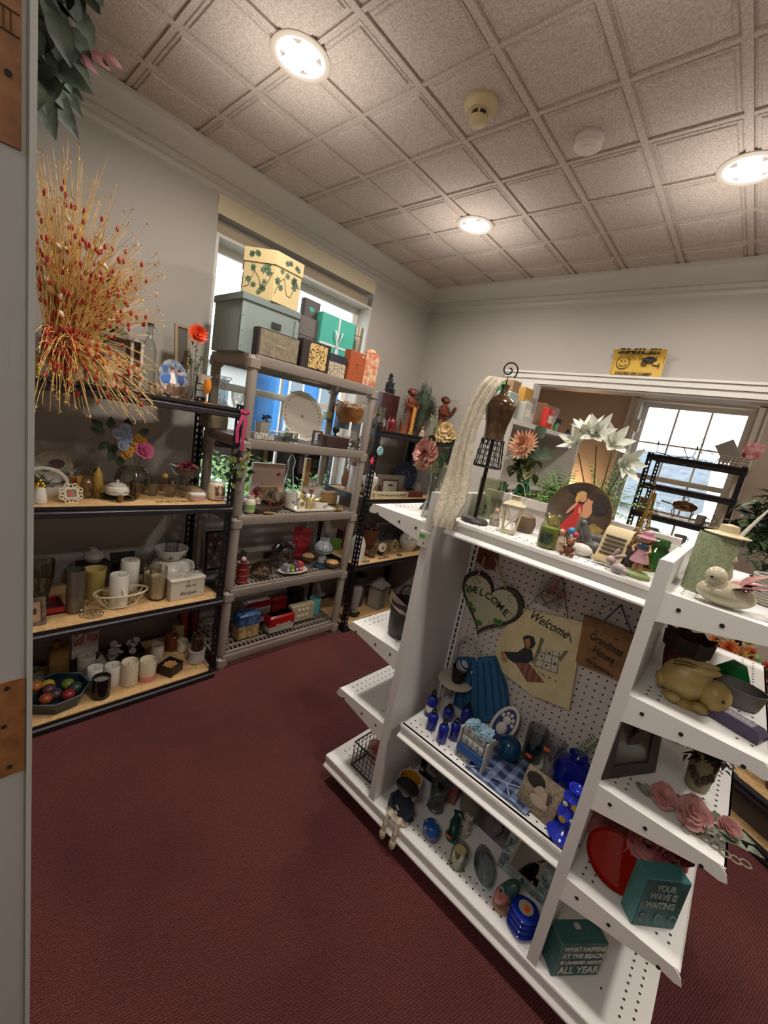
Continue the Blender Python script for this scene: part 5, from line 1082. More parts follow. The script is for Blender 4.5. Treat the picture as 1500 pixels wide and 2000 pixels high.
t,R,H=V('brush_jar','glittery gold jar holding make-up brushes','brush jar','G3',607,1003,973,18,CYL,mat('#A8904E',.3,'speck',.6,'#D8CC9A',200),d=-2.07);on_tray(t);b=B();c=B()
for k in range(7):p=Vector((jit(.010),jit(.008),H));q=p+Vector((jit(.016),jit(.01),.035));b.cyl(p-Vector((0,0,.01)),q,.002);c.sph(q+(q-p)*.25,(.005,.005,.010),8)
b.out('brush_handles',mat('#9A7A5A',.5),t);c.out('bristles',mat('#9A5444',.7),t)
t,R,H=V('sugar_jar','round white jar with a gold lid and monogram','lidded jar','G3',631,1004,980,29,[(.85,0),(.95,.05),(1,.5),(.9,.95),(.01,1)],CERW,d=-2.07);on_tray(t);B().lathe([(R*.92,H),(R*.94,H*1.08),(R*.6,H*1.2),(R*.12,H*1.25),(R*.16,H*1.4),(.001,H*1.42)],n=24).out('gold_lid',GOLD,t);b=B();b.ring((-.006,-R*1.0,H*.5),.007,.0012,16,4,(0,1,0));b.ring((.006,-R*1.0,H*.5),.007,.0012,16,4,(0,1,0));b.out('monogram',mat('#7A6A44',.4),t)
t=E('jewellery_pile','small heap of gold and bronze jewellery at the right front','jewellery',place('G3',664,1000,.03,-2.02),PI/2);b=B();[b.ring((jit(.04),jit(.02),.006+random.random()*.012),random.uniform(.008,.014),.0022,14,5,rdir())for _ in range(16)];tag(b.out('chains',GOLD,t),None,None,None,'stuff');b=B();[b.sph((jit(.04),jit(.02),.005),.006,8)for _ in range(12)];tag(b.out('beads',mat('#6A3A22',.3),t),None,None,None,'stuff')
# ---------------------------------------------------------------- grey unit, second tray
t=E('picture_frame','black framed dark flower picture behind the rack post','picture frame',place('G2',425,1130,.02,-2.28),PI/2);frame(t,.16,.25,.014,IRON,mat('#3A2E30',.5,'crack',0,'#7E6A62',30),tilt=.1)
t=E('silver_dish','dark silver oval dish in front of the flower picture','dish',place('G2',420,1120,.07,-2.12),PI/2);B().lathe([(.03,0),(.05,.005),(.10,.035),(.098,.036),(.048,.010),(.001,.008)],n=32,sq=(1,.7)).out('dish',mat('#57504E',.25,'',.8),t)
t,R,H=V('wooden_drum','red banded wooden drum ornament with a doll on top','ornament','G2',476,1147,1098,24,[(1,0),(1,.06),(.93,.08),(.93,.30),(1,.32),(1,.38),(.93,.4),(.93,.62),(1,.64),(1,.7),(.9,.72),(.9,.95),(1,1),(.01,1)],mat('#6E1C18',.5),d=-2.06);B().sph((0,0,H+.018),.016,10).out('doll_head',mat('#B59A8A',.5),t);B().lathe([(.02,H),(.012,H+.02)],n=12).out('doll_collar',mat('#2A2422',.7),t)
t,R,H=V('glass_bowl','smoked glass bowl with curled shavings on the left','bowl','G2',512,1140,1100,46,[(.4,0),(.8,.1),(1,.4),(.85,.8),(.6,1),(.56,1),(.8,.8),(.95,.4),(.01,.06)],glass('#B9A696'),d=-2.09);b=B();[b.ring((jit(R*.5),jit(R*.5),H*random.uniform(.15,.45)),.009,.003,10,5,rdir())for _ in range(16)];tag(b.out('shavings',mat('#A88C6E',.7),t),None,None,None,'stuff')
t,W,D,H=X('cardboard_box','pale grey tissue box at the back left','box','G2',505,1112,1072,52,.08,mat('#77705F',.6),d=-2.33);B().box((W*.25,-D/2-.001,H*.55),(W*.25,.002,H*.5)).out('dark_label',mat('#2C2926',.6),t,0)
t,R,H=V('fish_bowl','round clear globe vase with a red fish and dark pebbles','globe vase','G2',555,1118,1062,52,[(.5,0),(.85,.15),(1,.45),(.85,.8),(.5,1),(.46,1),(.8,.8),(.95,.45),(.8,.18),(.01,.06)],glass('#C9C2B8'),d=-2.20);b=B();b.sph((-.008,-.01,H*.3),(.018,.006,.012),10,Matrix.Rotation(.9,3,'Y'));b.out('red_fish',mat('#A84A3A',.4),t);b=B();[b.sph((jit(R*.4),jit(R*.4),H*.95+jit(.006)),.008,6)for _ in range(14)];tag(b.out('dark_petals',mat('#2A2422',.7),t),None,None,None,'stuff')
t,W,D,H=X('cardboard_box','plain grey-green box tilted behind the globe vase','box','G2',577,1095,1058,34,.06,mat('#6E6A62',.6),d=-2.33,rz=.3)
t,W,D,H=X('foil_packet','red foil packet leaning behind the soap platter','packet','G2',586,1080,1032,38,.02,None,d=-2.28);T=Matrix.Rotation(.2,4,'Y')@Matrix.Rotation(-.2,4,'X');b=B().at(T);b.loft([[(x*W/2*k,y,z*H)for x,y in((-1,0),(0,-.012*(1-abs(2*z-1))),(1,0),(0,.012*(1-abs(2*z-1))))]for z,k in((0,1),(.3,.97),(.7,.96),(1,1))]);b.out('packet',mat('#8E1A2A',.3,'speck',0,'#B5303A',30),t,.3);B().at(T).box((0,-.008,H*.45),(W*.6,.012,H*.2)).out('label',mat('#A82A34',.4),t,0)
t,W,D,H=X('gift_bag','lime green box standing at the back right','box','G2',650,1062,1025,36,.05,mat('#557A22',.5),d=-2.30,h=.11);X('cardboard_box','brown box with reddish side beneath the lime green box side','box','G2',671,1075,1032,12,.08,mat('#4A1A14',.5),d=-2.32)
P=place('G2',582,1135,.07,-2.075)
t=E('soap_platter','white oval platter holding four coloured boxes','platter',P,PI/2);B().lathe([(.05,0),(.07,.004),(.11,.018),(.107,.019),(.068,.008),(.001,.006)],n=40,sq=(1,.62)).out('platter',mat('#BDB5A8',.2),t)
for i,(x,h,c,la)in enumerate(((-.055,.052,'#8A8490','grey-lilac box at the left end of the platter'),(-.018,.042,'#5E8420','lime green box second on the platter'),(.018,.048,'#5A3050','purple box third on the platter'),(.052,.055,'#A82A26','red box at the right end of the platter'))):
    u=E('soap_box',la,'box',P+Vector((.0,x,.0085)),PI/2+.2-.12*i);B().box((0,0,h/2),(.03,.045,h),bev=.001).out('box',mat(c,.5),u);B().box((0,-.0228,h*.35),(.015,.001,.012)).out('label',mat('#C9C2B8',.6),u,0)
t,R,H=V('lattice_lantern','blue-and-white pierced porcelain lantern vase','vase','G2',634,1105,1052,38,[(.55,0),(.5,.15),(.35,.3),(.4,.36),(.95,.48),(1,.6),(.98,.7),(.55,.88),(.42,.92),(.5,1),(.42,1),(.34,.9),(.01,.6)],mat('#A5A8A6',.2),d=-2.16);b=B();[b.tube([(R*math.cos(a)*k,R*math.sin(a)*k,H*z)for k,z in((1.01,.6),(1.0,.7),(.58,.87))],.0016,4)for a in[2*PI*k/16 for k in range(16)]];b.ring((0,0,H*.56),R,.003,32,5);b.out('blue_lattice',mat('#26384E',.4),t)
for px,py,la,d in((604,1108,'cut-glass bowl with an amber candle left of the lantern',-2.19),(651,1120,'cut-glass bowl with an amber candle at the right front',-2.04)):
    t,R,H=V('cut_glass_bowl',la,'bowl','G2',px,py,py-25,34,BOWL,glass('#D5D5D2'),d=d,flute=.07,fn=12,n=48);B().lathe([(R*.6,H*.3),(R*.75,H*.8),(R*.5,H*1.05),(.001,H*1.1)],n=18).out('candle',mat('#A8814E',.4),t)
t=E('napkin','navy paper napkin under the right cut-glass bowl','napkin',place('G2',628,1125,.03,-2.10),PI/2+.5);B().box((0,0,.002),(.10,.09,.003)).out('napkin',mat('#1E3448',.7),t,0)
# ---------------------------------------------------------------- grey unit, bottom tray
t,W,D,H=X('gift_bag','white plastic bag printed with red script at the back left','bag','G1',500,1232,1168,52,.09,mat('#9A8E8A',.5),d=-2.24,bev=.015);B().box((0,-D/2-.001,H*.85),(W*.9,.002,H*.25)).out('red_print',mat('#8E1A1E',.5),t,0);scrib(t,.01,H*.4,.07,.025,mat('#8E1A1E',.5),-D/2-.002)
t,W,D,H=X('cookie_tin','square blue and tan biscuit tin at the left front','tin','G1',484,1250,1195,42,.085,mat('#8A7048',.4,'speck',0,'#B59A6E',40),d=-2.12,bev=.008);b=B();b.box((0,0,H*.76),(W*1.03,D*1.03,H*.5),bev=.008);b.out('blue_lid',mat('#233E6E',.35,'speck',0,'#4A6A94',30),t)
t,W,D,H=X('red_tin','red tin with an arched black and white label','tin','G1',543,1205,1165,28,.05,mat('#7E1518',.4),d=-2.25);ap=[(-.018,0),(.018,0)]+[(.018*math.cos(a),.035+.018*math.sin(a))for a in[PI*k/10 for k in range(11)]];B().plate([(x,z+.01)for x,z in ap],-D/2-.002,-D/2).out('arched_label',mat('#3A2E2A',.5,'speck',0,'#B5A898',60),t,0)
t,W,D,H=X('soup_tin','red and white soup-can style tin with rounded corners','tin','G1',549,1238,1196,50,.085,mat('#A59E92',.35),d=-2.09,bev=.012);b=B();b.box((0,0,H*.67),(W*1.02,D*1.02,H*.66),bev=.012);b.out('red_lid',mat('#8E1012',.3),t);text("Campbell's",.022,mat('#C9C2B8',.5),t,(0,-D/2-.004,H*.5),shear=.4,width=W*.6);scrib(t,0,H*.17,.07,.006,mat('#8E1012',.5),-D/2-.002)
t,W,D,H=X('egg_candle_box','cream box showing six round white candles','candle box','G1',589,1215,1178,46,.05,mat('#A79E82',.5),d=-2.13,bev=.006);b=B();[b.sph((-.036+.036*i,-D/2,H*(.32+.36*j)),(.015,.006,.015),12)for i in range(3)for j in range(2)];b.out('round_candles',mat('#BDB29A',.4),t)
t,R,H=V('canister','teal dotted cylinder canister at the right','canister','G1',617,1208,1168,22,CYL,mat('#4E9492',.4),d=-2.17);B().lathe([(R*1.04,H*.88),(R*1.04,H),(.001,H*1.01)],n=22).out('lid',mat('#5AA3A0',.4),t)
V('stacked_pot','stack of dark pots at the back of the bottom tray','pots','G1',580,1190,1148,34,[(.8,0),(1,.3),(.85,.32),(1,.62),(.85,.64),(1,.95),(.01,1)],mat('#1C1A22',.4),d=-2.31)
# ================================================================ corner rack, top
random.seed(31)
P=place('K1',826,838,.06,-2.26)
t=E('grass_plant','tall fountain of artificial grey-green grass in the corner','artificial grass',P,PI/2)
b=B()
for i in range(700):
    a=random.uniform(0,2*PI);s_=random.random()**.6*.22;L=random.uniform(.28,.46)*(1-.45*s_/.22);d_=Vector((math.cos(a)*s_,math.sin(a)*s_*(.5 if math.sin(a)>0 else .3),0))
    q=Vector((jit(.02),jit(.02),.05));pts=[q,q+d_*.35+Vector((0,0,L*.6)),q+d_*.75+Vector((0,0,L*.95)),q+d_*1.1+Vector((0,0,L*random.uniform(.7,1.0)))];b.tube(pts,.0032,3,r1=.0008)
tag(b.out('grass_blades',mat('#3C4638',.7,'speck',0,'#5A6250',20),t,0),None,None,None,'stuff');B().lathe([(.03,0),(.04,.06),(.001,.06)],n=16).out('pot',mat('#2A211A',.7),t)
t,W,D,H=X('dark_planter','dark red-brown carved box holding dusky eucalyptus','planter','K1',757,823,770,32,.07,mat('#3A1A18',.5),d=-2.27);b=B()
for x,L in((-.01,.15),(-.03,.08),(.02,.09),(.035,.04)):
    for k in range(int(L/.012)):[b.leaf((x,0,H+.01+.012*k),(s,jit(.5),.4),.026,.022,up=(0,-1,.3),seg=3)for s in(-1,1)]
    b.tube([(x,0,H),(x,0,H+L)],.002,4)
b.out('eucalyptus',mat('#1C2028',.6),t)
for px,la,y0 in((742,'left mercury-glass cone vase in its gilt stand',760),(786,'right mercury-glass cone vase in its gilt stand',772)):
    t=E('cone_vase',la,'cone vase',place('K1',px+3,838,.015,-1.985),PI/2,'mercury glass cone vases',1.15);B().lathe([(.002,.03),(.012,.07),(.018,.125),(.020,.13),(.016,.125),(.001,.05)],n=20).out('glass_cone',mat('#8E908C',.2,'',.8),t)
    b=B();b.ring((0,0,.11),.019,.0012,20,5);b.ring((0,0,.003),.024,.0015,20,5);[b.tube([(.019*math.cos(a),.019*math.sin(a),.11),(.024*math.cos(a),.024*math.sin(a),.003)],.0011,4)for a in(0,2.1,4.2)];b.out('gilt_stand',BRASS,t)
t,R,H=V('geometric_planter','grey faceted geometric planter with a yellow succulent','planter','K1',742,838,812,32,[(.5,0),(1,.35),(.95,.7),(.7,1),(.6,1),(.01,.8)],mat('#55524F',.5,'speck',0,'#77736E',6),d=-2.03,n=6,smooth=.1);b=B();[bloom(b,(jit(.012),jit(.01),H+.004),(jit(.6),-.4,1),.022,7,3)for _ in range(3)];b.out('succulent',mat('#A8893A',.6),t);leaves(t,(0,0,H+.01),(.01,.01,.01),8,.04,.008,mat('#6E7A3E',.6),'leaves',.3)
t,R,H=V('red_jar','small red glass jar with wire bail on the corner rack','jar','K1',768,843,814,18,JAR,mat('#5A1214',.15),d=-2.03)
WDC=mat('#74351B',.45,'speck',0,'#5A2612',25)
def statue(label,px,py,yt,d,archer):
    P=place('K1',px,py,.02,d);H=hgt(P,yt);t=E('wooden_statue',label,'statue',P,PI/2);b=B();w=H*.19
    if archer:b.lathe([(w*1.0,0),(w,H*.04),(w*.85,H*.3),(w*.6,H*.42),(w*.62,H*.5),(w*.8,H*.66),(w*.75,H*.74),(w*.3,H*.8)],n=16,sq=(1,.7))
    else:b.lathe([(w*1.1,0),(w*.95,H*.2),(w*.75,H*.45),(w*.62,H*.56),(w*.8,H*.70),(w*.3,H*.79)],n=16,sq=(1,.7))
    for s in(-1,1):b.tube([(s*w*.75,0,H*.72),(s*w*1.15,-w*.3,H*.60),(s*w*(.1 if not archer or s<0 else 1.0),-w*.9,H*(.57 if not archer or s<0 else .78))],w*.24,8,r1=w*.16)
    b.out('body',WDC,t);b=B();b.sph((0,-w*.05,H*.88),(w*.5,w*.52,H*.075),14);b.sph((0,-w*.55,H*.875),w*.1,6);b.out('head',WDC,t)
    B().sph((0,w*.08,H*.905),(w*.58,w*.56,H*.075),12).out('hair' if archer else 'veil',mat('#4E210F',.5),t);b=B();[b.sph((s*w*.2,-w*.5,H*.89),w*.06,6)for s in(-1,1)];b.out('eyes',mat('#1E0E08',.5),t)
    return t,H,w
t,H,w=statue('carved wooden lady statue with folded arms left of the grass',797,838,757,-2.15,False);B().cyl((0,-w*.9,H*.4),(0,-w*.9,H*.56),w*.16).out('carved_bouquet',WDC,t)
t,H,w=statue('carved wooden archer statue with a bow right of the grass',862,845,773,-2.08,True)
b=B();b.tube([(w*1.6+.035*math.sin(PI*k/10),-w*.5,H*(.1+.98*k/10))for k in range(11)],.0028,5);b.tube([(w*1.6,-w*.5,H*.1),(w*1.6,-w*.5,H*1.08)],.0006,4);b.tube([(-w*1.2,-w*.8,H*.9),(w*2.4,-w*.8,H*.93)],.0012,4);b.out('bow_and_arrow',mat('#4A3A2A',.6),t)
t,R,H=V('taper_candle','short amber taper candle in a white holder','candle','K1',805,842,796,7,CYL,mat('#B07A2E',.5,'wax'),d=-2.06,part='wax');B().lathe([(.014,0),(.014,.008),(.008,.02),(.001,.02)],n=14).out('holder',CERC,t)
for px,py,la,m1,m2,s_,d in((780,846,'dark pebbly animal figurine at the front of the corner rack','#3A302C','#4A403A',.035,-2.0),(803,848,'small gold robed figurine beside the candle','#8E7038','#B59A5E',.05,-1.99),(812,850,'tiny black cat figurine next to the gold figure','#121012','#1A1618',.04,-1.99),(826,852,'white robed figurine like a little lighthouse','#A89A84','#8E4A2E',.085,-2.02),(826,856,'small stone angel figurine at the shelf front','#8E7E62','#9A8A6E',.04,-1.975),(838,856,'brown bird figurine at the shelf front','#6A4E34','#7A5A3A',.03,-1.98)):
    t=E('figurine',la,'figurine',place('K1',px,py,.015,d),PI/2);blob_figure(t,s_,mat(m1,.5),mat(m2,.5),None,s_>.045)
# teal ornament and bright tags on the post
t=E('round_ornament','flat round teal ornament with white stripes on the black post','ornament',(-1.925,2.075,1.372),PI/2);b=B();b.lathe([(.030,0),(.032,.003),(.030,.006),(.001,.006)],(0,0,0),30,axis=(0,-1,0));b.out('disc',mat('#C4C8C4',.4),t);B().lathe([(.028,.006),(.028,.0075),(.001,.0075)],(0,0,0),30,axis=(0,-1,0)).out('teal_face',mat('#4E9A9E',.5),t);b=B();[strip(b,[(-.026+.004*abs(k),-.0082,.012*k),(-.008,-.0082,.012*k-.004),(.012,-.0082,.012*k+.002),(.024-.004*abs(k),-.0082,.012*k)],.0035)for k in(-1,0,1)];b.out('white_stripes',mat('#D5D5D0',.5),t);b=B();b.tube([(0,-.003,.03),(-.012,0,.05),(.0,.0,.075)],.0008,4);b.tube([(0,-.003,.03),(.012,0,.05),(0,0,.075)],.0008,4);b.out('string',mat('#B9B4A8',.6),t)
t=E('paper_tag','neon pink and orange paper tags taped on the black post','tag',(-1.94,2.03,1.30),PI/2);b=B();b.box((0,-.004,0),(.02,.001,.05));b.out('pink_tag',mat('#D82A6A',.5),t,0);B().box((-.006,-.0055,.0),(.03,.001,.025)).out('orange_tag',mat('#E8452E',.5),t,0)
# ---------------------------------------------------------------- corner rack, second shelf
picture_plate('large blue glass platter with a white ring standing in the corner',place('K2',790,960,.02,-2.30),.125,PI/2-.25,.15,mat('#26304A',.2,'speck',0,'#38466A',40),[('white_ring',mat('#9A9AA0',.4),[e(0,0,.34,.34,0)]),('blue_centre',mat('#2C3857',.3),[e(0,0,.31,.31,0)])],rim=mat('#2E3A5A',.3))
t,W,D,H=X('white_platter','pale rectangular board leaning under the blue platter','board','K2',762,958,928,52,.012,mat('#8E8474',.5),d=-2.24)
t,W,D,H=X('picture_frame','brown frame with a white card print','picture frame','K2',762,965,937,32,.02,None,d=-2.14);frame(t,W,H,.012,mat('#54301E',.5),mat('#B9B5AC',.6),tilt=.12);scrib(t,0,H*.6,.03,.01,K,-.010)
t=E('panda_mug','black mug with a white panda face','mug',place('K2',803,962,.02,-2.12),PI/2);B().lathe([(.026,0),(.03,.004),(.03,.05),(.027,.05),(.026,.006),(.001,.005)],n=24).out('mug',mat('#151318',.3),t);b=B();b.sph((0,-.028,.026),(.014,.005,.012),12);b.out('face',mat('#B9B4AE',.4),t)
V('votive_candle','small white dome candle beside the panda mug','candle','K2',820,960,941,13,[(1,0),(1,.6),(.7,.9),(.01,1)],mat('#A79E90',.5),d=-2.12,part='wax')
t,W,D,H=X('block_sign','long white block sign reading I LOVE that you are my MOM','sign','K2',762,973,961,72,.03,mat('#B0A584',.5),d=-1.985);text("I LOVE that you're my MOM",.018,mat('#3A332A',.6),t,(.012,-D/2-.001,H*.5),width=W*.78);B().box((-W*.44,-D/2-.001,H*.5),(.012,.001,H*.6)).out('red_motif',mat('#8E4A3A',.6),t,0)
t,W,D,H=X('wooden_tray','shallow red-brown wooden tray right of the block sign','tray','K2',812,972,960,26,.06,mat('#5A2418',.5),d=-2.02)
t,R,H=V('ginger_jar','white porcelain lidded ginger jar behind the black post','ginger jar','K2',722,977,918,32,[(.5,0),(.5,.04),(.6,.3),(1,.6),(.95,.74),(.55,.82),(.6,.84),(.5,.92),(.1,.96),(.12,1),(.01,1)],CERW,d=-2.04);b=B();[b.sph((R*.95*math.cos(a),R*.95*math.sin(a),H*(.55+.08*math.sin(a*3))),.005,6)for a in[2*PI*k/10 for k in range(10)]];b.out('flower_motif',mat('#7A7A86',.5),t)
# things at the left end, seen through the grey unit
t,R,H=V('canister','white crock lettered in blue, with a wooden lid, behind the grey unit','crock','K2',672,952,908,27,CYL,CERW,d=-2.17);B().lathe([(R*.95,H),(R*1.02,H*1.04),(R*1.02,H*1.14),(.001,H*1.15)],n=24).out('wooden_lid',mat('#8A5A38',.5),t);nb=mat('#26345A',.5);text("Nannie's",.022,nb,t,(0,-R-.001,H*.58),width=R*1.7);text('Moolah',.024,nb,t,(0,-R-.001,H*.3),width=R*1.7)
t.location.y=2.13;t,R,H=V('candlestick','white turned candlestick top rising behind the lettered crock','candlestick','K2',668,930,893,15,[(1,0),(.6,.1),(.5,.6),(.9,.65),(.6,.8),(1,.9),(.9,1),(.01,1)],CERW,d=-2.32)
t.location.y=2.20
P=Vector((-2.10,2.165,KZ[1]));t=E('lantern','black pierced metal candle lantern behind the grey unit post','lantern',P,PI/2+.3);b=B()
for x in(-.028,.028):
    for y in(-.028,.028):b.box((x,y,.05),(.005,.005,.10))
for z in(.004,.10):b.box((0,0,z),(.066,.066,.006))
b.loft([[(x*.034*k,y*.034*k,z)for x,y in((-1,-1),(1,-1),(1,1),(-1,1))]for k,z in((1,.103),(.85,.125),(.5,.145),(.1,.152))]);b.ring((0,0,.16),.010,.0016,14,5,(0,1,0));[b.ring((x,-.03,.05),.010,.0014,12,4,(0,1,0))for x in(-.01,.01)];b.out('lantern_frame',IRON,t,.3);B().lathe([(.014,.006),(.014,.05),(.001,.05)],n=14).out('candle',WAX,t)
t=E('pink_plate','pale pink plate standing behind the black lantern','plate',(-2.30,2.18,KZ[1]),PI/2);B().lathe([(.04,.008),(.07,0),(.001,.004)],(0,0,.072),30,axis=(0,1,.12)).out('plate',mat('#B88C86',.3),t)
# ---------------------------------------------------------------- corner rack, third shelf
t,R,H=V('ceramic_lamp','white house-shaped ceramic lamp behind the black post','ceramic lamp','K3',704,1100,1040,32,[(1,0),(1,.55),(.8,.75),(.4,.92),(.01,1)],CERW,d=-2.06,n=8,smooth=.2)
t=E('stone_slab','round grey stone base under the glassware','stone',place('K3',722,1098,.02,-1.985),PI/2);B().lathe([(.036,0),(.038,.006),(.001,.008)],n=24,sq=(1,.5)).out('stone',mat('#77726A',.8,'speck',0,'#5E5A54',60),t);t.location.y=2.205
t,R,H=V('wicker_basket','conical brown basket of dark red potpourri balls','basket','K3',724,1072,1032,38,[(.45,0),(1,1),(.93,1),(.4,.1),(.01,.08)],mat('#6E3E1C',.7,'wood',0,'#4E2A12',50),d=-2.22);b=B();[b.sph((jit(R*.7),jit(R*.6),H+.008+jit(.01)),.019,10)for _ in range(12)];tag(b.out('potpourri',mat('#3A1214',.6),t),None,None,None,'stuff')
t,W,D,H=X('picture_frame','silver-white frame at the back of the third corner shelf','picture frame','K3',757,1058,1022,38,.02,None,d=-2.31);frame(t,W,H,.013,mat('#8E877E',.4),mat('#4A4C52',.3))
t=E('oval_plaque','small oval plaque painted with two golden figures','plaque',place('K3',746,1082,.01,-2.06),PI/2,None,1.25);T=Matrix.Translation((0,0,.052))@Matrix.Rotation(-.15,4,'X');B().at(T).lathe([(.030,0),(.030,.004),(.001,.005)],n=30,axis=(0,-1,0),sq=(1.25,1)).out('plaque',CERW,t);b=B().at(T);[b.sph((x,-.006,z),(.007,.002,.014),10)for x,z in((-.007,-.003),(.008,-.003))];b.out('painted_figures',mat('#9A7A34',.5),t);b=B();b.box((0,.008,.012),(.03,.03,.024));b.out('easel',IRON,t,0)
t=E('house_sign','cream house-shaped sign with dark lettering','sign',place('K3',769,1084,.01,-2.08),PI/2,None,1.25);B().plate([(-.032,0),(.032,0),(.032,.065),(0,.092),(-.032,.065)],-.006,.006).out('board',mat('#B5A57A',.5),t,0);[text(s,.014,K,t,(0,-.0075,z),width=w_)for s,z,w_ in(('HOME',.066,.036),('SWEET',.048,.044),('HOME',.031,.040))]
t,R,H=V('sugar_bowl','round white lidded pot at the right of the third corner shelf','lidded pot','K3',802,1086,1035,38,URN,CERW,d=-2.09);B().ring((0,0,H*.62),R*.94,.0015,30,5).out('band',mat('#8E867C',.4),t)
V('glass_cloche','small glass cloche between the house sign and the white pot','cloche','K3',782,1065,1032,16,[(1,0),(1,.6),(.7,.85),(.15,.92),(.2,1),(.01,1)],glass('#B5AFA6'),d=-2.28)
for px,la,d in((719,'clear straight glass behind the dark post',-2.10),(729,'second clear glass with a pale rim beside it',-2.05)):V('drinking_glass',la,'glass','K3',px,1092,1066,15,GLASS,glass('#D2CEC8'),d=d)
t=E('wrought_stand','black wrought-iron scroll stand lying on the third corner shelf','stand',place('K3',752,1098,.02,-1.99),PI/2);b=B();b.tube([(-.06,0,.004),(.055,0,.004)],.003);b.tube([(-.055,0,.02),(-.02,0,.026),(.0,0,.018),(.05,0,.012)],.003);b.tube([(-.055,0,.004),(-.055,0,.02)],.003);b.tube([(.05,0,.004),(.05,0,.012)],.003);b.ring((.0,0,.014),.010,.002,14,5,(0,1,0));b.out('iron',IRON,t)
t=E('slate_coaster','round slate coaster in front of the white pot','coaster',place('K3',782,1091,.02,-2.0),PI/2);B().lathe([(.024,0),(.024,.006),(.001,.006)],n=24).out('coaster',mat('#4E4A48',.6),t)
# ---------------------------------------------------------------- corner rack, bottom shelf
P=place('K4',738,1200,.04,-2.08);H=hgt(P,1128)
t=E('lantern','large white house-shaped lantern with pierced scroll panels','lantern',P,PI/2+.15);LN=mat('#8E867C',.6);b=B();w=.052
for x in(-w,w):
    for y in(-w,w):b.box((x,y,H*.36),(.010,.010,H*.72))
for z in(.006,H*.72):b.box((0,0,z),(w*2.2,w*2.2,.012))
b.out('lantern_body',LN,t,0);B().box((0,0,H*.36),(w*1.84,w*1.84,H*.66)).out('panels',mat('#A8A096',.6),t,0);b=B();b.loft([[(x*k,y*k,z)for x,y in((-1,-1),(1,-1),(1,1),(-1,1))]for k,z in((w*1.3,H*.72),(w*1.3,H*.76),(w*.9,H*.86),(w*.45,H*.92),(w*.4,H))]);b.out('roof',LN,t,.3)
b=B();[b.ring((jit(.0)+x,-w*.96,z),.014,.0025,14,4,(0,1,0))for x in(-.028,0,.028)for z in[H*(.1+.14*k)for k in range(5)]];[b.ring((w,x,z),.014,.0018,14,4,(1,0,0))for x in(-.028,0,.028)for z in[H*(.1+.14*k)for k in range(5)]];b.out('scroll_panel',mat('#47403A',.6),t);B().box((0,-w*1.25,H*.75),(.016,.006,.02)).out('latch',IRON,t,0)
t,W,D,H=X('music_box','cream wooden box with green windowed lid and round hole','box','K4',770,1188,1156,34,.09,mat('#9E9262',.5),d=-2.12);b=B();b.box((0,0,H+.004),(W+.004,D+.004,.008));b.out('lid',mat('#8A8A54',.5),t,0);b=B();[b.box((s*W*.22,0,H+.0085),(W*.34,D*.6,.001))for s in(-1,1)];b.out('lid_windows',mat('#5E6A4A',.5),t,0);B().lathe([(.010,0),(.010,.001),(.001,.001)],(-W*.25,-D/2,H*.55),14,axis=(0,-1,0)).out('round_hole',IRON,t)
V('wicker_basket','dark basket lined with pale cloth at the back left','basket','K4',703,1172,1122,34,GLASS,mat('#3A3430',.7),d=-2.20)
V('ceramic_vase','pale fabric-wrapped pot beside the dark basket','pot','K4',697,1183,1146,22,[(.6,0),(1,.9),(.9,1),(.01,1)],mat('#8E8680',.7),d=-2.10)
t=E('board','upright light wooden board leaning behind the black post','board',(-2.04,2.135,KZ[3]),PI/2+.9);B().box((0,0,.055),(.08,.012,.11)).out('board',mat('#9A7648',.5),t,0)
t=E('dark_bowl','dark stacked bowl with a pale curled rim','bowl',place('K4',712,1202,.04,-2.04),PI/2);B().lathe([(.02,0),(.03,.004),(.045,.03),(.042,.031),(.001,.01)],n=26).out('bowl',mat('#2E2620',.5),t);b=B();b.tube([(.02*math.cos(a),.02*math.sin(a),.03+a*.003)for a in[k*.4 for k in range(18)]],.003,5);b.out('coil',mat('#B9A88A',.5),t);t.location.y=2.24
# ================================================================ gondola: pegboard hangings
random.seed(41)
def ony_t(px,py,y):return ony(px,py,y)
YP=GYM-.008
CRM=mat('#CDC096',.6,'speck',0,'#C2B488',20)
def hang(name,label,px,py,y=YP-.012):return E(name,label,'wall hanging',ony(px,py,y))
t=hang('welcome_heart','heart-shaped WELCOME sign with dark rim and green ivy',955,1178);t.scale=(1.42,1,1.42);s_=.098;T=Matrix.Rotation(.1,4,'Y')
b=B().at(T);b.plate([(x*1.0,z*1.02)for x,z in heart(s_,44)],-.006,.010);b.out('heart_board',mat('#2E2622',.5),t,.5)
b=B().at(T);b.plate([(x,z)for x,z in heart(s_*.87,44)],-.009,-.004);b.out('cream_face',mat('#A9A68C',.5),t,.5)
b=B().at(T);[b.leaf((x,-.0105,z),(jit(1),0,jit(1)),.016,.017,up=(0,-1,0),curl=0,seg=3)for x,z in((-.062,.012),(-.04,-.035),(-.035,-.045),(-.012,-.055),(-.01,-.065),(.03,-.035),(.038,-.03),(.055,-.022))];b.out('ivy_leaves',mat('#3F6E30',.5),t)
b=B().at(T)
for x0,z0 in((-.055,.04),(.055,.045),(-.05,-.012),(.03,-.05),(.06,0)):b.tube([(x0+.016*math.cos(a)*(1-a/9),-.0098,z0+.010*math.sin(a))for a in[k*.7 for k in range(9)]],.0008,4)
b.out('vine_scrolls',mat('#6E7458',.5),t)
for i,ch in enumerate('WELCOME'):a=(i-3)*.24;text(ch,.026,mat('#2A2A26',.5),t,(-.004+.155*math.sin(a)*.55,-.0105,.012+.03*math.cos(a*1.3)-.012-.010*i/3),(PI/2,.12+a*.35,0),'letter',bold=.0006)
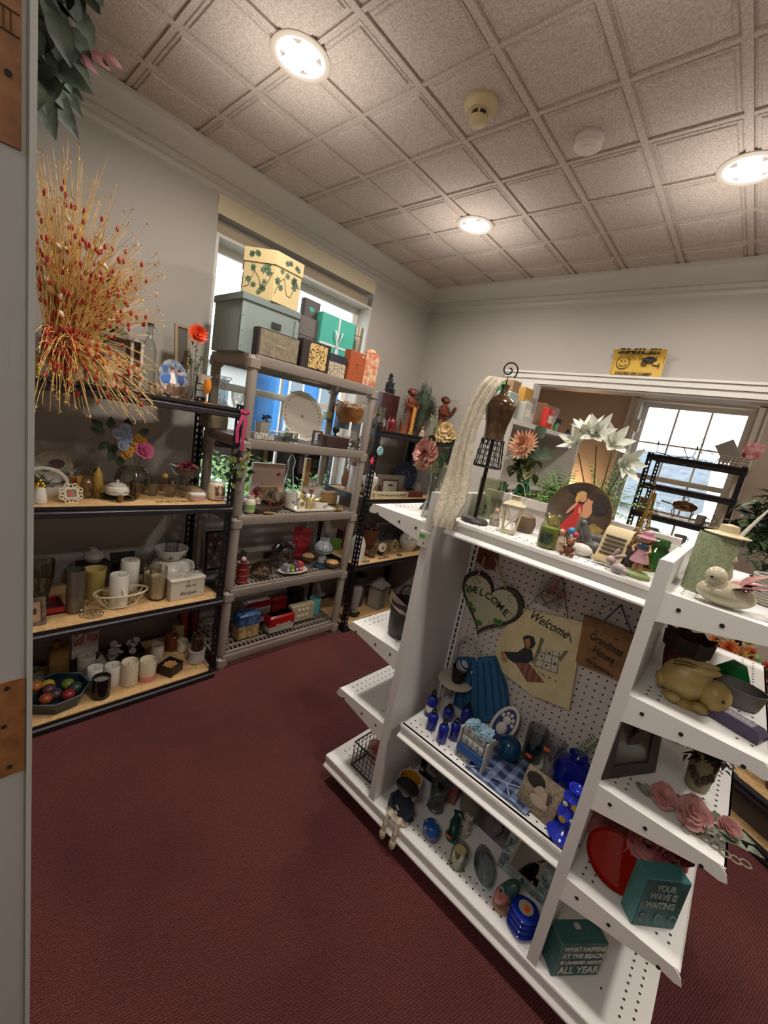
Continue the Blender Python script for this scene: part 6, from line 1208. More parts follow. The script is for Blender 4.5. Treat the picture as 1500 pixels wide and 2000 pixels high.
sc_=lambda v:Vector((v.x/1.42,v.y,v.z/1.42));b=B();q0=sc_(ony(957,1062,YP)-t.location)
for q in((928,1140),(988,1150)):b.tube([q0,sc_(ony(q[0],q[1],YP-.024)-t.location)],.0024,5)
b.cyl(q0+Vector((0,.008,0)),q0+Vector((0,-.02,0)),.002);b.out('jute_cord',mat('#A8906A',.8),t)
t=hang('leather_tag','rust-brown leather patch hanging above the heart sign',948,1084,YP-.006);t.scale=(1.45,1,1.45);b=B();b.plate([(-.032,.030),(.015,.034),(.036,.02),(.033,-.03),(.012,-.036),(-.045,-.018)],-.003,.002);b.out('leather',mat('#6E2E12',.5,'speck',0,'#54220E',25),t,.3);b=B();b.tube([(-.012,-.005,-.004),(-.002,-.006,.006),(.008,-.005,-.006),(.016,-.006,.004)],.0014,4);b.out('branded_script',mat('#2A120A',.6),t)
# slate
t=hang('welcome_slate','cream slate painted Welcome with a bonneted girl and quilts',1048,1288);c0=t.location;sl=[ony(*q,YP-.012)-c0 for q in((1012,1186),(1142,1215),(1140,1225),(1112,1386),(1040,1358),(966,1300),(973,1250))]
B().plate([(v.x,v.z)for v in sl],-.004,.004).out('slate',CRM,t,.3)
def pp(b,qs,lay=0):b.face([b._v(Vector((v.x,-.0046-lay*.0004,v.z)))for v in[ony(*q,YP-.016)-c0 for q in qs]])
L=lambda x,y:(860+x*.28,1020+y*.28)
b=B();pp(b,[L(*q)for q in((440,900),(540,905),(590,870),(640,890),(650,960),(600,990),(520,985),(470,950))]);pp(b,[L(*q)for q in((575,800),(610,786),(655,800),(665,850),(640,885),(590,870))]);b.out('painted_dress',mat('#22242E',.6),t,0)
b=B();pp(b,[L(*q)for q in((590,815),(625,810),(632,850),(610,885),(592,850))],1);pp(b,[L(*q)for q in((420,895),(440,905),(470,975),(440,975),(425,940))],1);b.out('painted_skin',mat('#A8704A',.6),t,0)
b=B();pp(b,[L(*q)for q in((520,975),(620,985),(730,1120),(605,1112))],1);b.out('painted_rug',mat('#4A1E1C',.6,'plaid',0,'#8E5A4A',45),t,0)
b=B();pp(b,[L(*q)for q in((700,880),(832,905),(812,1062),(655,1010))],1);b.out('painted_quilt',mat('#B9B5A0',.6),t,0)
b=B();
for q0,q1 in(((690,905),(828,940)),((672,955),(820,1000)),((657,1000),(815,1055)),((700,880),(655,1010)),((740,888),(705,1025)),((785,896),(765,1045)),((832,905),(812,1062))):
    a,c=ony(*L(*q0),YP-.017)-c0,ony(*L(*q1),YP-.017)-c0;a.y=c.y=-.0052;b.tube([a,c],.0009,4)
for q in((760,910),(705,935),(740,1000),(800,985)):v=ony(*L(*q),YP-.017)-c0;b.sph((v.x,-.0053,v.z),(.004,.0006,.004),8)
b.out('quilt_lines',mat('#24221E',.6),t);b=B();pp(b,[L(*q)for q in((700,800),(728,815),(690,905),(650,990),(640,975),(675,890))],2);pp(b,[L(*q)for q in((870,890),(895,900),(835,975),(828,945))],2);b.out('painted_fence',mat('#6E6858',.6),t,0)
b=B();[b.leaf((ony(*L(640+22*k,1040+11*k),YP-.017)-c0)*1+Vector((0,-.001,0)),(jit(.6),0,1),.016,.003,up=(0,-1,0),curl=0,seg=2)for k in range(8)];b.out('painted_grass',mat('#4A5A2A',.6),t)
q=ony(*L(750,710),YP-.017)-c0;text('Welcome',.048,mat('#1E1A16',.5),t,(q.x,-.0052,q.z),(PI/2,.10,0),shear=.5,width=.135,bold=.0004)
b=B();top=ony(1096,1108,YP)-c0
for q in((1015,1205),(1115,1255)):b.tube([top,ony(q[0],q[1],YP-.018)-c0],.0014,4);
b.cyl(top+Vector((0,.01,0)),top+Vector((0,-.02,0)),.002);b.out('leather_cord',mat('#3A2018',.7),t)
t=hang('heart_ornament','tiny cream heart ornament on a pink ribbon over a clear bag',1070,1166,YP-.03);t.scale=(1.3,1,1.3);b=B();b.plate(heart(.024,30),-.004,.004);b.out('heart',mat('#A89C84',.5),t,.5);b=B();b.tube([(x,-.0045,z)for x,z in heart(.019,24)],.0028,5,True);b.out('floral_border',mat('#54453A',.6,'speck',0,'#8E7A62',200),t);scrib(t,0,.002,.022,.006,K,-.005);b=B()
for dx in(-.004,.004):strip(b,[(dx,-.002,.02),(dx*1.5+.008,.004,.045),(dx+.014,.012,.07)],.004,(1,0,0))
strip(b,[(.0,0,.03),(.03,.002,.02),(.045,.004,.012)],.006);b.out('pink_ribbon',mat('#9E3A4A',.5),t);b=B();b.loft([[(x*k,.012+y*.006,z)for x,y in((-1,0),(0,-1),(1,0),(0,1))]for k,z in((.022,.04),(.034,.01),(.036,-.02),(.02,-.028))]);b.out('clear_bag',glass('#D9D9D6',.15),t)
t=hang('grandmas_house_sign',"brown board sign reading Grandmas House",1186,1262,YP-.014);c0=t.location;gs=[ony(*q,YP-.014)-c0 for q in((1142,1200),(1243,1240),(1216,1330),(1125,1292))];B().plate([(v.x,v.z)for v in gs],-.005,.005).out('board',mat('#85603A',.6,'speck',0,'#76522E',20),t,0)
up=(PI/2,.14,0);q=lambda x,y:(lambda v:(v.x,-.0058,v.z))(ony(860+x*.28,1020+y*.28,YP-.019)-c0);kk=mat('#17110C',.6)
text('Grandmas',.036,kk,t,q(1158,852),up,width=.100,bold=.0006);text('House',.034,kk,t,q(1138,928),up,width=.066,bold=.0006);text('Kids Spoiled Here',.015,kk,t,q(1110,1015),up,width=.085,bold=.0003);b=B();[b.sph(q(x,y),(.007,.0006,.0015),8)for x,y in((1225,815),(1075,945),(1190,1000),(1090,760))];b.out('small_motifs',kk,t)
b=B();tp=ony(1212,1182,YP)-c0;[b.tube([tp,ony(*p,YP-.02)-c0],.0022,5)for p in((1180,1212),(1234,1236))];b.tube([tp,tp+Vector((-.03,-.005,-.008)),ony(1150,1206,YP-.02)-c0],.0008,4);b.cyl(tp+Vector((0,.01,0)),tp+Vector((0,-.02,0)),.002);b.out('blue_cord',mat('#34506E',.7),t)
# ---------------------------------------------------------------- gondola middle shelf
BL=mat('#101E7A',.08);
for px,py,yt,la in((833,1400,1348,'cobalt dropper bottle with a white label at the back'),(836,1426,1384,'short cobalt bottle at the front left'),(868,1408,1375,'cobalt bottle behind the front pair'),(856,1452,1404,'tall cobalt bottle nearest the shelf edge'),(880,1446,1402,'cobalt bottle right of the nearest one'),(902,1415,1373,'cobalt bottle beside the blue flowers')):
    t,R,H=V('blue_bottle',la,'bottle','M2',px,py,yt,21,[(.9,0),(1,.04),(1,.6),(.8,.72),(.4,.78),(.4,.8),(.01,.8)],BL,group='cobalt glass bottles');B().lathe([(R*.5,H*.79),(R*.5,H*.9),(R*.3,H*.93),(R*.22,H),(.001,H)],n=14).out('cap',IRON,t)
    if yt==1348:B().lathe([(R*1.02,H*.2),(R*1.02,H*.42)],n=20).out('label',CERW,t)
P=place('M2',868,1385,.035,1.385)
t=E('mini_stool','small round white-topped stool riser','riser',P);hs=.118;b=B();b.lathe([(.066,hs-.012),(.070,hs-.008),(.070,hs-.002),(.066,hs),(.001,hs)],n=34);b.out('seat',mat('#BDB29E',.45),t)
for k in range(4):a=k*PI/2+.6;B().cyl((.05*math.cos(a),.045*math.sin(a),0),(.035*math.cos(a),.03*math.sin(a),hs-.01),.004,n=8).out('leg',mat('#8E8A86',.3),t)
t=E('black_pot','little black pot on the white stool','pot',P+Vector((.012,-.01,hs+.0005)));B().lathe([(.020,0),(.024,.01),(.029,.06),(.030,.066),(.026,.066),(.024,.03),(.001,.02)],n=24).out('pot',mat('#0E0C0E',.5),t)
t=E('striped_ball','navy and white striped ball in the black pot','ornament',P+Vector((.020,-.012,hs+.072)));ms=[B(),B()]
for k in range(8):
    z0,z1=-.024+.006*k,-.024+.006*(k+1);T=Matrix.Rotation(.5,4,'Y');ms[k%2].at(T).loft([[(math.sqrt(max(.025**2-z*z,1e-7))*math.cos(2*PI*i/20),math.sqrt(max(.025**2-z*z,1e-7))*math.sin(2*PI*i/20),z)for i in range(20)]for z in(z0,z1)],(k==0,k==7))
ms[0].out('navy_stripes',mat('#1A2A48',.6),t);ms[1].out('white_stripes',mat('#A9B0B4',.6),t)
t=E('knit_purse','blue knitted handbag with two white hoop handles','handbag',place('M2',936,1420,.01,1.415));c0=t.location;f=lambda x,y:ony(x,y,1.415)-c0
pts=[f(893,1284),(f(925,1286)),f(966,1282),f(988,1340),f(994,1400),f(940,1410),f(880,1395),f(888,1340)];b=B();b.loft([[(v.x,.012,max(v.z,.001))for v in pts],[(v.x*.99,-.016,max(v.z,.001))for v in pts]]);b.out('bag_body',mat('#2A618C',.9,'cloth',0,'#1F4F78',30),t,.4)
b=B();[b.tube([(f(900+12*k,1290).x,-.0175,f(900+12*k,1290).z),(f(896+14*k,1345).x,-.0185,f(896+14*k,1345).z),(f(890+16*k,1395).x,-.0175,max(f(890+16*k,1395).z,.003))],.003,5)for k in range(7)];b.out('cable_ribs',mat('#173F60',.9),t);b=B()
for dy in(-.014,.010):b.tube([Vector((v.x,dy,v.z))for v in(f(889,1292),f(893,1262),f(905,1246),f(920,1248),f(932,1268),f(937,1296))],.0035,7)
b.out('hoop_handle',mat('#A9A496',.3),t);q_=f(926,1310);B().box((q_.x,-.0195,q_.z),(.006,.001,.012)).out('price_tag',CERW,t,0)
t=E('cameo_plaque','oval white relief plaque with blue ground leaning on the purse','plaque',place('M2',962,1430,.02,1.36),0,None,1.2);T=Matrix.Rotation(.28,4,'Y')@Matrix.Rotation(-.25,4,'X')@Matrix.Translation((0,0,.062));b=B().at(T)
ov=lambda s,n=26:[(.032*s*math.cos(a),(.03+.032*s)*math.sin(a)if abs(math.sin(a))<2 else 0)for a in[2*PI*k/n for k in range(n)]]
b.plate([(x,z*1.0)for x,z in ov(1.1)],-.004,.005);b.out('rim',CERW,t,.5);B().at(T).plate(ov(.82),-.0055,-.003).out('blue_ground',mat('#2A3A6E',.5),t,.5);b=B().at(T);b.sph((0,-.006,-.012),(.016,.004,.02),12);b.sph((0,-.006,.018),(.012,.004,.014),12);[b.sph((.020*math.cos(a),-.006,.034*math.sin(a)+.006),(.005,.002,.007),6)for a in(.3,.8,1.4,2.0,2.6)];b.out('relief_figure',CERW,t)
t,W,D,H=X('bench_calendar','small white wooden bench block calendar with a blue stripe','calendar','M2',912,1494,1425,62,.05,None,rz=-.05);wb=mat('#A9ABA8',.5);b=B();[b.box((s*W/2,0,H*.45),(.006,D,H*.9))for s in(-1,1)];b.box((0,0,H*.25),(W,D,.006));b.box((0,D/2,H*.5),(W,.005,H*.5));b.out('bench',wb,t,0)
B().box((0,-D/2-.001,H*.34),(W*.98,.004,H*.24)).out('blue_stripe',mat('#24508E',.5),t,0);NB=mat('#5A6470',.5)
for i,(x,z,s)in enumerate(((-.22,.58,'2'),(.20,.58,'5'),(-.22,.86,'9'),(.2,.86,'Sep'))):o=B().box((W*x,-.006,H*z),(W*.40,D*.55,H*.26),bev=.001).out('number_block',mat('#A9ADAA',.5),t);text(s,H*(.22 if len(s)<2 else .12),NB,o,(W*x,-.006-D*.275-.001,H*z))
b=B();[bloom(b,(jit(W*.42),jit(.012),H*1.02+jit(.008)),(jit(.7),-.5,1),.016,6,2)for _ in range(26)];b.out('blue_flowers',mat('#7E9EAE',.6),t)
P=place('M2',940,1535,.08,1.27)
t=E('plaid_cloth','folded blue and white plaid cloth with pale ties','cloth',(P.x+.03,1.262,.5045),-.02);b=B();N_=14;rows=[]
for j in range(7):rows.append([(-.085+.215*i/N_+.02*j/6,-.105+.20*j/6,.008+.004*math.sin(i*1.3+j))for i in range(N_+1)])
b.loft(rows,(False,False),False);b.loft([[(x,y,.001)for x,y,z in r]for r in rows],(False,False),False);b.loft([[(rows[0][0][0],rows[0][0][1],.001),(rows[0][-1][0],rows[0][-1][1],.001)],[rows[0][0],rows[0][-1]]],(False,False),False);b.out('cloth',mat('#1B2A4C',.9,'plaid',0,'#7485A4',22),t,.6);b=B();[b.tube(p,.0022,5)for p in([(-.07,-.10,.014),(-.02,-.05,.016),(.0,-.08,.016),(.04,-.06,.016)],[(.04,-.06,.016),(.07,-.10,.015)],[(.04,-.06,.016),(.09,-.03,.015)])];b.out('pale_ties',mat('#8E9CB4',.7),t)
TZ=.5155
t=E('glass_float','dark blue blown glass ball','glass ball',Vector((ony(986,1490,1.31).x,1.31,TZ+.001)));b=B();b.lathe([(.012,0),(.03,.008),(.041,.035),(.034,.062),(.014,.078),(.001,.08)],n=30);b.out('ball',mat('#0E3A5E',.06),t)
t=E('cylinder_vase','clear glass cylinder with blue glass gems and orange sticker','vase',place('M2',1028,1492,.03,1.395));B().lathe([(r*.034,z*.125)for r,z in GLASS],n=28).out('cylinder',glass('#D5D9D8'),t);b=B();[b.sph((jit(.02),jit(.02),.012+random.random()*.03),.008,8)for _ in range(18)];tag(b.out('blue_gems',mat('#16325A',.1),t),None,None,None,'stuff');sticker(t,(0,-.0355,.032),(.020,.001,.012))
t=E('footed_vase','tall clear flared glass vase on a square foot','vase',place('M2',1058,1522,.03,1.34));b=B();b.box((0,0,.008),(.05,.05,.016),bev=.004);b.sph((0,0,.03),.018,12);b.lathe([(.012,.04),(.016,.06),(.022,.11),(.036,.155),(.033,.155),(.018,.11),(.001,.07)],n=28,flute=.06,fn=6);b.out('vase',glass('#DADAD6'),t);sticker(t,(-.012,-.026,.125),(.018,.001,.012))
t=E('blue_jug','large cobalt glass jug holding a green fern sprig','jug',place('M2',1115,1545,.05,1.385)+Vector((-.012,0,0)));t.location.x=min(t.location.x,-.185);b=B();b.lathe([(.04,0),(.058,.02),(.062,.055),(.05,.09),(.022,.105),(.022,.115),(.03,.125),(.026,.125),(.018,.11),(.001,.09)],n=30);b.tube([(.02,0,.115),(.045,0,.11),(.052,0,.085)],.005,6);b.out('jug',mat('#101C84',.08),t)
b=B();
for k in range(9):z=.125+.010*k;x=.004*k;[b.leaf((x,-.0,z),(s,0,.5),.022,.006,up=(0,-1,0),seg=2)for s in(-1,1)]
b.tube([(0,0,.10),(.018,0,.165),(.04,0,.215)],.0015,4);b.out('fern_sprig',GRN,t)
def tile(name,label,cat,sh,P,W,H,m,lean=.25,rz=0,D=.005,extra=None):
    t=E(name,label,cat,P,rz);T=Matrix.Rotation(-lean,4,'X');B().at(T).box((0,0,H/2),(W,D,H),bev=.001).out('panel',m,t)
    return t,T
t,T=tile('photo_tile','stone-edged photo tile of two embracing girls, one in a dark hat','photo tile','M2',Vector((ony(1040,1590,1.19).x,1.185,.505)),.115,.115,mat('#8E7E68',.8,'speck',0,'#6E604E',120),.3,-.1,.012)
for nm,m,it in(('photo_dark_hat',mat('#221A18',.6),[((-.022,.088),(.030,.022))]),('photo_faces',mat('#A08E7C',.6),[((-.004,.07),(.015,.019)),((.018,.06),(.013,.017)),((.004,.04),(.028,.016))]),('photo_hair',mat('#4A3E36',.6),[((.026,.064),(.010,.018))])):
    b=B().at(T);[b.sph((x,-.007,z),(rx,.0012,rz_),14)for(x,z),(rx,rz_)in it];b.out(nm,m,t)
CB=mat('#1A2CA6',.1)
t=E('blue_candlestick','cobalt ceramic candlestick painted with gold suns and moons','candlestick',Vector((ony(1100,1640,1.17).x-.006,1.185,.5045)),0,None,1.22);B().lathe([(.036,0),(.038,.008),(.030,.018),(.014,.028),(.012,.034),(.024,.045),(.027,.062),(.016,.078),(.014,.082),(.022,.094),(.024,.106),(.012,.118),(.013,.126),(.020,.132),(.015,.133),(.008,.124),(.001,.12)],n=30).out('body',CB,t)
b=B();[[b.leaf((x,y,z),(math.cos(a),0,math.sin(a)),.010,.005,up=(0,-1,0),curl=0,seg=2)for a in[k*PI/4 for k in range(8)]]for x,y,z in((-.008,-.0265,.060),(.008,-.0245,.102))];b.out('gold_suns',mat('#B9983A',.4),t);b=B();[b.sph(q,(.006,.0015,.006),10)for q in((.016,-.0215,.052),(-.012,-.0215,.095),(.012,-.0275,.07))];b.out('white_moons',mat('#B9BAC0',.4),t)
t,T=tile('navy_album','oval navy box painted with white blossom behind the candlestick','box','M2',Vector((ony(1090,1600,1.25).x,1.235,.505)),.06,.09,mat('#131A50',.3),.2,0,.03);b=B().at(T);[b.sph((jit(.02),-.016,random.uniform(.03,.08)),(.006,.002,.005),8)for _ in range(9)];b.out('white_blossom',mat('#8E8E9A',.5),t)
# ---------------------------------------------------------------- gondola deck
t=E('mug','large white mug with mustard yellow inside behind the doll','mug',place('M0',775,1552,.04,1.25));B().lathe([(.034,0),(.040,.005),(.046,.085),(.0425,.085),(.036,.008)],n=30).out('mug',CERW,t);B().lathe([(.0355,.010),(.042,.0835),(.0415,.0835),(.034,.012),(.001,.012)],n=30).out('yellow_inside',mat('#B5801A',.35),t);b=B();b.tube([(-.043,0,.068),(-.068,0,.066),(-.072,0,.035),(-.041,0,.02)],.006,8);b.out('handle',CERW,t);t.location.x=GXL+.078;t.rotation_euler.z=-.9
P=Vector((ony(768,1625,1.140).x,1.168,.129));t=E('rag_doll','faceless rag doll in navy dress and black hat sitting on the deck edge','doll',P);t.scale.x=1.25;CL=mat('#B5AA94',.8,'cloth',0,'#A89C86',20)
b=B();b.lathe([(.036,.0),(.040,.02),(.034,.055),(.022,.085),(.012,.095),(.001,.096)],n=22,sq=(1,.8));[b.tube([(s*.022,0,.082),(s*.038,-.01,.055),(s*.030,-.03,.03)],.009,7,r1=.008)for s in(-1,1)];b.out('dress',mat('#0E1626',.85,'cloth',0,'#131E32',20),t)
b=B();b.sph((0,-.003,.112),(.018,.018,.020),14);b.out('head',CL,t);B().lathe([(.020,.105),(.022,.12),(.014,.134),(.001,.136)],(0,.004,0),n=18).out('hair',mat('#1E120E',.8),t);b=B();b.lathe([(.036,.124),(.038,.127),(.019,.129),(.017,.144),(.001,.146)],(0,.002,0),n=24);b.out('hat',mat('#120E0E',.8),t)
for s in(-1,1):b=B();b.tube([(s*.014,-.02,.016),(s*.018,-.048,.014),(s*.02,-.058,-.02),(s*.02,-.060,-.045)],.010,8,r1=.008);b.sph((s*.02,-.060,-.068),(.011,.012,.024),12);b.out('leg',CL,t)
b=B();b.lathe([(.034,0),(.040,.008),(.030,.02)],(0,-.018,0),n=20,sq=(1,.8));b.out('pantaloons',CL,t);b=B();b.tube([(-.006,-.036,.062),(.004,-.037,.054),(-.003,-.038,.044)],.002,5);b.sph((0,-.040,.036),(.006,.004,.006),8);b.out('twine_bow',CL,t)
t,W,D,H=X('picture_frame','black frame with white stars around an old photograph','picture frame','M0',836,1560,1478,78,.02,None,d=1.385,w=.15,h=.17);frame(t,W,H,.028,mat('#0C0C12',.5),mat('#3A3A3E',.4,'speck',0,'#77777A',40),tilt=.15);T=Matrix.Rotation(-.15,4,'X')
B().at(T).box((0,-.003,H/2),(W-.052,.002,H-.052)).out('mat_board',mat('#8A857C',.6),t,0);B().at(T).box((0,-.0045,H/2),(W-.09,.002,H-.09)).out('photograph',mat('#2A2A2E',.4,'speck',0,'#6E6E72',40),t,0)
b=B().at(T)
for x,z in((-.43,.86),(-.44,.5),(-.42,.14),(.42,.2),(.1,.1),(.43,.8),(-.1,.93)):st=[((.013 if k%2==0 else .0055)*math.sin(2*PI*k/10),(.013 if k%2==0 else .0055)*math.cos(2*PI*k/10))for k in range(10)];b.face([b._v((W*x+u,-.0068,H*z+v))for u,v in st])
b.out('white_stars',mat('#B9B4A8',.6),t,0)
t,R,H=V('glass_boot','dark grey glass vase filled with clear gems','vase','M0',836,1606,1530,38,[(.8,0),(.95,.06),(.8,.3),(.9,.6),(1,.95),(.92,1),(.8,.6),(.01,.1)],glass('#A5ADB0'),flute=.05,d=1.30);b=B();[b.sph((jit(R*.6),jit(R*.6),H*random.uniform(.8,.97)),.007,6)for _ in range(16)];tag(b.out('gems',glass('#B9BCC0'),t),None,None,None,'stuff')
t=E('trinket_box','glossy blue oval trinket box with white daisies','trinket box',place('M0',828,1646,.035,1.19),-.4);B().lathe([(.026,0),(.034,.008),(.036,.028),(.034,.030)],n=30,sq=(1,.8)).out('box',mat('#1A3E7E',.1,'speck',0,'#4A2A5A',14),t);B().lathe([(.0365,.030),(.036,.040),(.024,.056),(.001,.060)],n=30,sq=(1,.8)).out('lid',mat('#1A4E96',.08),t)
b=B();c=B()
for x,y,z in((-.016,-.012,.053),(.012,-.014,.052),(0,.012,.056),(.022,.004,.048),(-.002,-.024,.044)):[b.sph((x+.005*math.cos(a),y+.005*math.sin(a),z),.0028,6)for a in[k*1.256 for k in range(5)]];c.sph((x,y,z+.002),.0026,6)
b.out('daisy_petals',mat('#B9BEC4',.3),t);c.out('daisy_centres',mat('#8E2A22',.3),t)
t,W,D,H=X('gift_tag','salmon-pink spotted book leaning beside the stoneware vase','book','M0',869,1590,1520,24,.02,mat('#9A5A4A',.6,'spots',0,'#7E3A34',60),d=1.37,rz=.4);B().box((0,-D/2-.001,H*.85),(W,.002,H*.25)).out('blue_band',mat('#4A6278',.6),t,0)
V('stoneware_vase','tall rough beige stoneware vase at the back of the deck','vase','M0',905,1608,1520,50,[(.7,0),(.9,.1),(1,.5),(.9,.85),(.6,1),(.5,1),(.01,.8)],mat('#77705E',.7),d=1.395)
t=E('glass_seahorse','dark green curled glass ornament with orange sticker','glass ornament',place('M0',878,1632,.03,1.255));b=B();b.lathe([(.026,0),(.028,.01),(.018,.03),(.022,.06),(.014,.085)],n=18);b.tube([(0,0,.08),(-.012,0,.105),(.01,0,.118),(.022,0,.10)],.009,8,r1=.005);b.out('glass_body',mat('#0E3A30',.06),t);sticker(t,(-.004,-.0285,.02),(.018,.001,.012))
t=E('silk_branch','white frosted coral-like branch lying on the deck','branch',place('M0',902,1625,.02,1.285));b=B();[b.tube([(x,0,z),(x+jit(.016),jit(.016),z+.008)],.003,5)for z in[.006*k for k in range(17)]for x in(-.006,.0,.008)];b.tube([(0,0,0),(.004,0,.10)],.005);b.out('branch',mat('#B5B0A2',.8),t)
t=E('glass_candle','clear jar with a pale yellow votive candle','candle',place('M0',886,1690,.027,1.185));B().lathe([(r*.029,z*.072)for r,z in GLASS],n=26).out('glass',glass('#D5DAC8'),t);B().lathe([(.019,.028),(.019,.062),(.001,.063)],n=20).out('candle',mat('#B9AE7E',.5,'wax'),t);b=B();[b.leaf((jit(.015),jit(.015),.006),rdir(-.1,.5),.022,.008)for _ in range(10)];b.out('green_leaves',mat('#54662E',.6),t)
t=E('butter_dish','oval ribbed glass-lidded dish with a blue base','dish',place('M0',935,1700,.05,1.235),-.9);B().lathe([(.045,0),(.056,.012),(.057,.018),(.001,.018)],n=36,sq=(1.15,.6)).out('blue_base',mat('#A9C4D0',.3),t);B().lathe([(.056,.018),(.053,.045),(.03,.062),(.006,.066),(.008,.074),(.001,.076)],n=44,sq=(1.15,.6),flute=.03,fn=11).out('glass_lid',glass('#C9C4BC'),t)
t,T=tile('purple_plaque','mottled purple-grey slate plaque with a wire leaning at the back','plaque','M0',Vector((ony(955,1640,1.40).x,1.375,.129)),.15,.12,mat('#4A444A',.5,'speck',0,'#77707A',18),.35,-.05,.014);b=B().at(T);b.ring((-.045,-.009,.085),.009,.002,16,5,(0,1,0));b.tube([(.03,-.009,.02),(.045,-.012,.05),(.03,-.009,.09)],.0016,5);b.out('wire',IRON,t)
P=Vector((ony(1015,1750,1.33).x-.008,1.30,.129));t,T=tile('mirror','rectangular mirror in a frosted frame with glass shells','mirror','M0',P,.165,.20,mat('#77807E',.3,'speck',0,'#9AA6A4',50),.5,0,.012);B().at(T).box((0,-.0075,.10),(.10,.002,.135),bev=.0).out('looking_glass',mat('#8E8880',.03,'',1),t,0);b=B().at(T);[b.sph((x+jit(.006),-.010,z+jit(.006)),(.010,.006,.008),8)for x,z in[(-.068,.02+.02*k)for k in range(5)]+[(.068,.015+.02*k)for k in range(4)]+[(-.05,.185),(-.03,.19),(.05,.012)]];tag(b.out('glass_shells',glass('#C4D0D0',.08),t),None,None,None,'stuff');b=B().at(T);[b.sph((.03+.014*k,-.008,.187),.003,6)for k in range(4)];b.out('beads',SILV,t)
t=E('fish_figurine','green and pink ceramic fish standing on its tail','fish figurine',place('M0',975,1768,.03,1.19),-.3,None,1.22);b=B();b.sph((0,0,.040),(.020,.030,.042),18,Matrix.Rotation(.3,3,'Y'));b.out('pink_belly',mat('#A8685A',.25),t);b=B();b.sph((.006,.004,.058),(.019,.026,.044),16,Matrix.Rotation(.35,3,'Y'));b.leaf((.02,0,.095),(.4,0,1),.03,.04);b.out('green_back',mat('#33504A',.25),t);B().lathe([(.024,0),(.022,.01),(.001,.012)],n=18).out('base',mat('#9A7A66',.4),t);b=B();b.sph((.004,-.026,.072),(.008,.003,.008),10);b.out('eye_ring',mat('#6E8E8A',.3),t);b=B();b.sph((.004,-.029,.072),.0045,8);b.out('pupil',IRON,t)
t=E('glass_dish_stack','stack of cobalt blue glass rings with a votive and orange sticker','candle holder',place('M0',1025,1835,.04,1.18));t.location.x=min(t.location.x,-.165);b=B();[b.lathe([(.028,z),(.040,z+.007),(.042,z+.012),(.036,z+.018),(.024,z+.019)],n=36,flute=.035,fn=5)for z in[.0195*k for k in range(4)]];b.out('glass_rings',mat('#0E2A8E',.05),t);B().lathe([(.022,.06),(.022,.080),(.001,.081)],n=20).out('votive',mat('#B5A890',.5,'wax'),t);sticker(t,(.004,-.004,.0825),(.013,.022,.001))
# ---------------------------------------------------------------- gondola left end
P=Vector((ony(838,1010,1.22).x,1.22,1.2515))
t=E('flower_vase','clear glass vase with a pink peony, orchids and ferns','flower vase',P);B().lathe([(.030,0),(.034,.006),(.024,.06),(.024,.14),(.036,.19),(.034,.19),(.021,.14),(.021,.06),(.03,.01),(.001,.008)],n=24).out('vase',glass('#DCE0DA'),t)
f=lambda x,y,dy=-.02:ony(x,y,1.22+dy)-P
b=B();bloom(b,f(836,886),(-.2,-1,.2),.052,10,5,.45,.8);b.out('peony',mat('#B9766E',.6,'speck',0,'#CF9E8E',30),t);b=B();[bloom(b,f(x,y),(.2,-1,.3),.028,6,2,.4,.8)for x,y in((872,840),(866,852),(878,852))];b.out('orchids',mat('#C4A66E',.6),t)
b=B();
for q in((848,815,22),(858,832,18),(820,918,16),(812,912,14),(850,922,18),(866,912,16),(838,925,16)):
    c=f(q[0],q[1]);base=f(848,900)
    for k in range(14):m_=base.lerp(c,.45+.55*k/13);[b.leaf(m_,(s,-.3,.4+jit(.3)),.020,.006,up=(0,-1,0),seg=2)for s in(-1,1)]
b.out('ferns',mat('#9AA67E',.6),t);b=B();[b.leaf(f(x,y),(dx,-.3,dz),.045,.032,up=(0,-1,0))for x,y,dx,dz in((855,862,-1,.2),(868,862,1,.3),(876,865,.9,-.1),(870,878,.4,-1),(866,888,.1,-1),(858,872,-.4,.8))];b.out('leaves',mat('#2C4526',.6),t);stems(t,(0,0,.02),[f(836,890),f(872,850),f(850,850),f(860,900)],.002)
t=E('picture_frame','thin frame leaning on the left end shelf, seen edge-on','picture frame',Vector((ony(812,1003,1.30).x,1.34,1.2515)),-1.15);frame(t,.10,.10,.012,mat('#6E6458',.5),mat('#4A443C',.5),tilt=.5)
t,R,H=V('metal_bucket','dark galvanized bucket with raised back on the left end shelf','bucket','A2',775,1268,1180,56,[(.82,0),(.84,.12),(.9,.13),(.95,.7),(1,.72),(1.02,1),(.96,1),(.88,.4),(.01,.05)],mat('#4E4A4A',.45,'',.5),n=32,d=1.225);t.location.x=min(t.location.x,-.862)
b=B();b.tube([(R*math.cos(a),R*.3+R*.7*math.sin(a)*.5,H+.055*math.sin(a))for a in[PI*k/14 for k in range(15)]],.012,6);b.out('raised_rim',mat('#5A5A5C',.4,'',.5),t);b=B();b.loft([[(-R*1.1,-R*.4,H+.02),(-R*.8,-R*.8,H*.92)],[(-R*.3,-R*.6,H+.012),(-.0,-R*1.1,H*.86)],[(R*.4,-R*.6,H),(R*.5,-R*1.1,H*.80)],[(R*.9,-R*.4,H*.9),(R*.9,-R*.7,H*.74)]],(False,False),False);b.out('paper_liner',mat('#A08E84',.7),t)
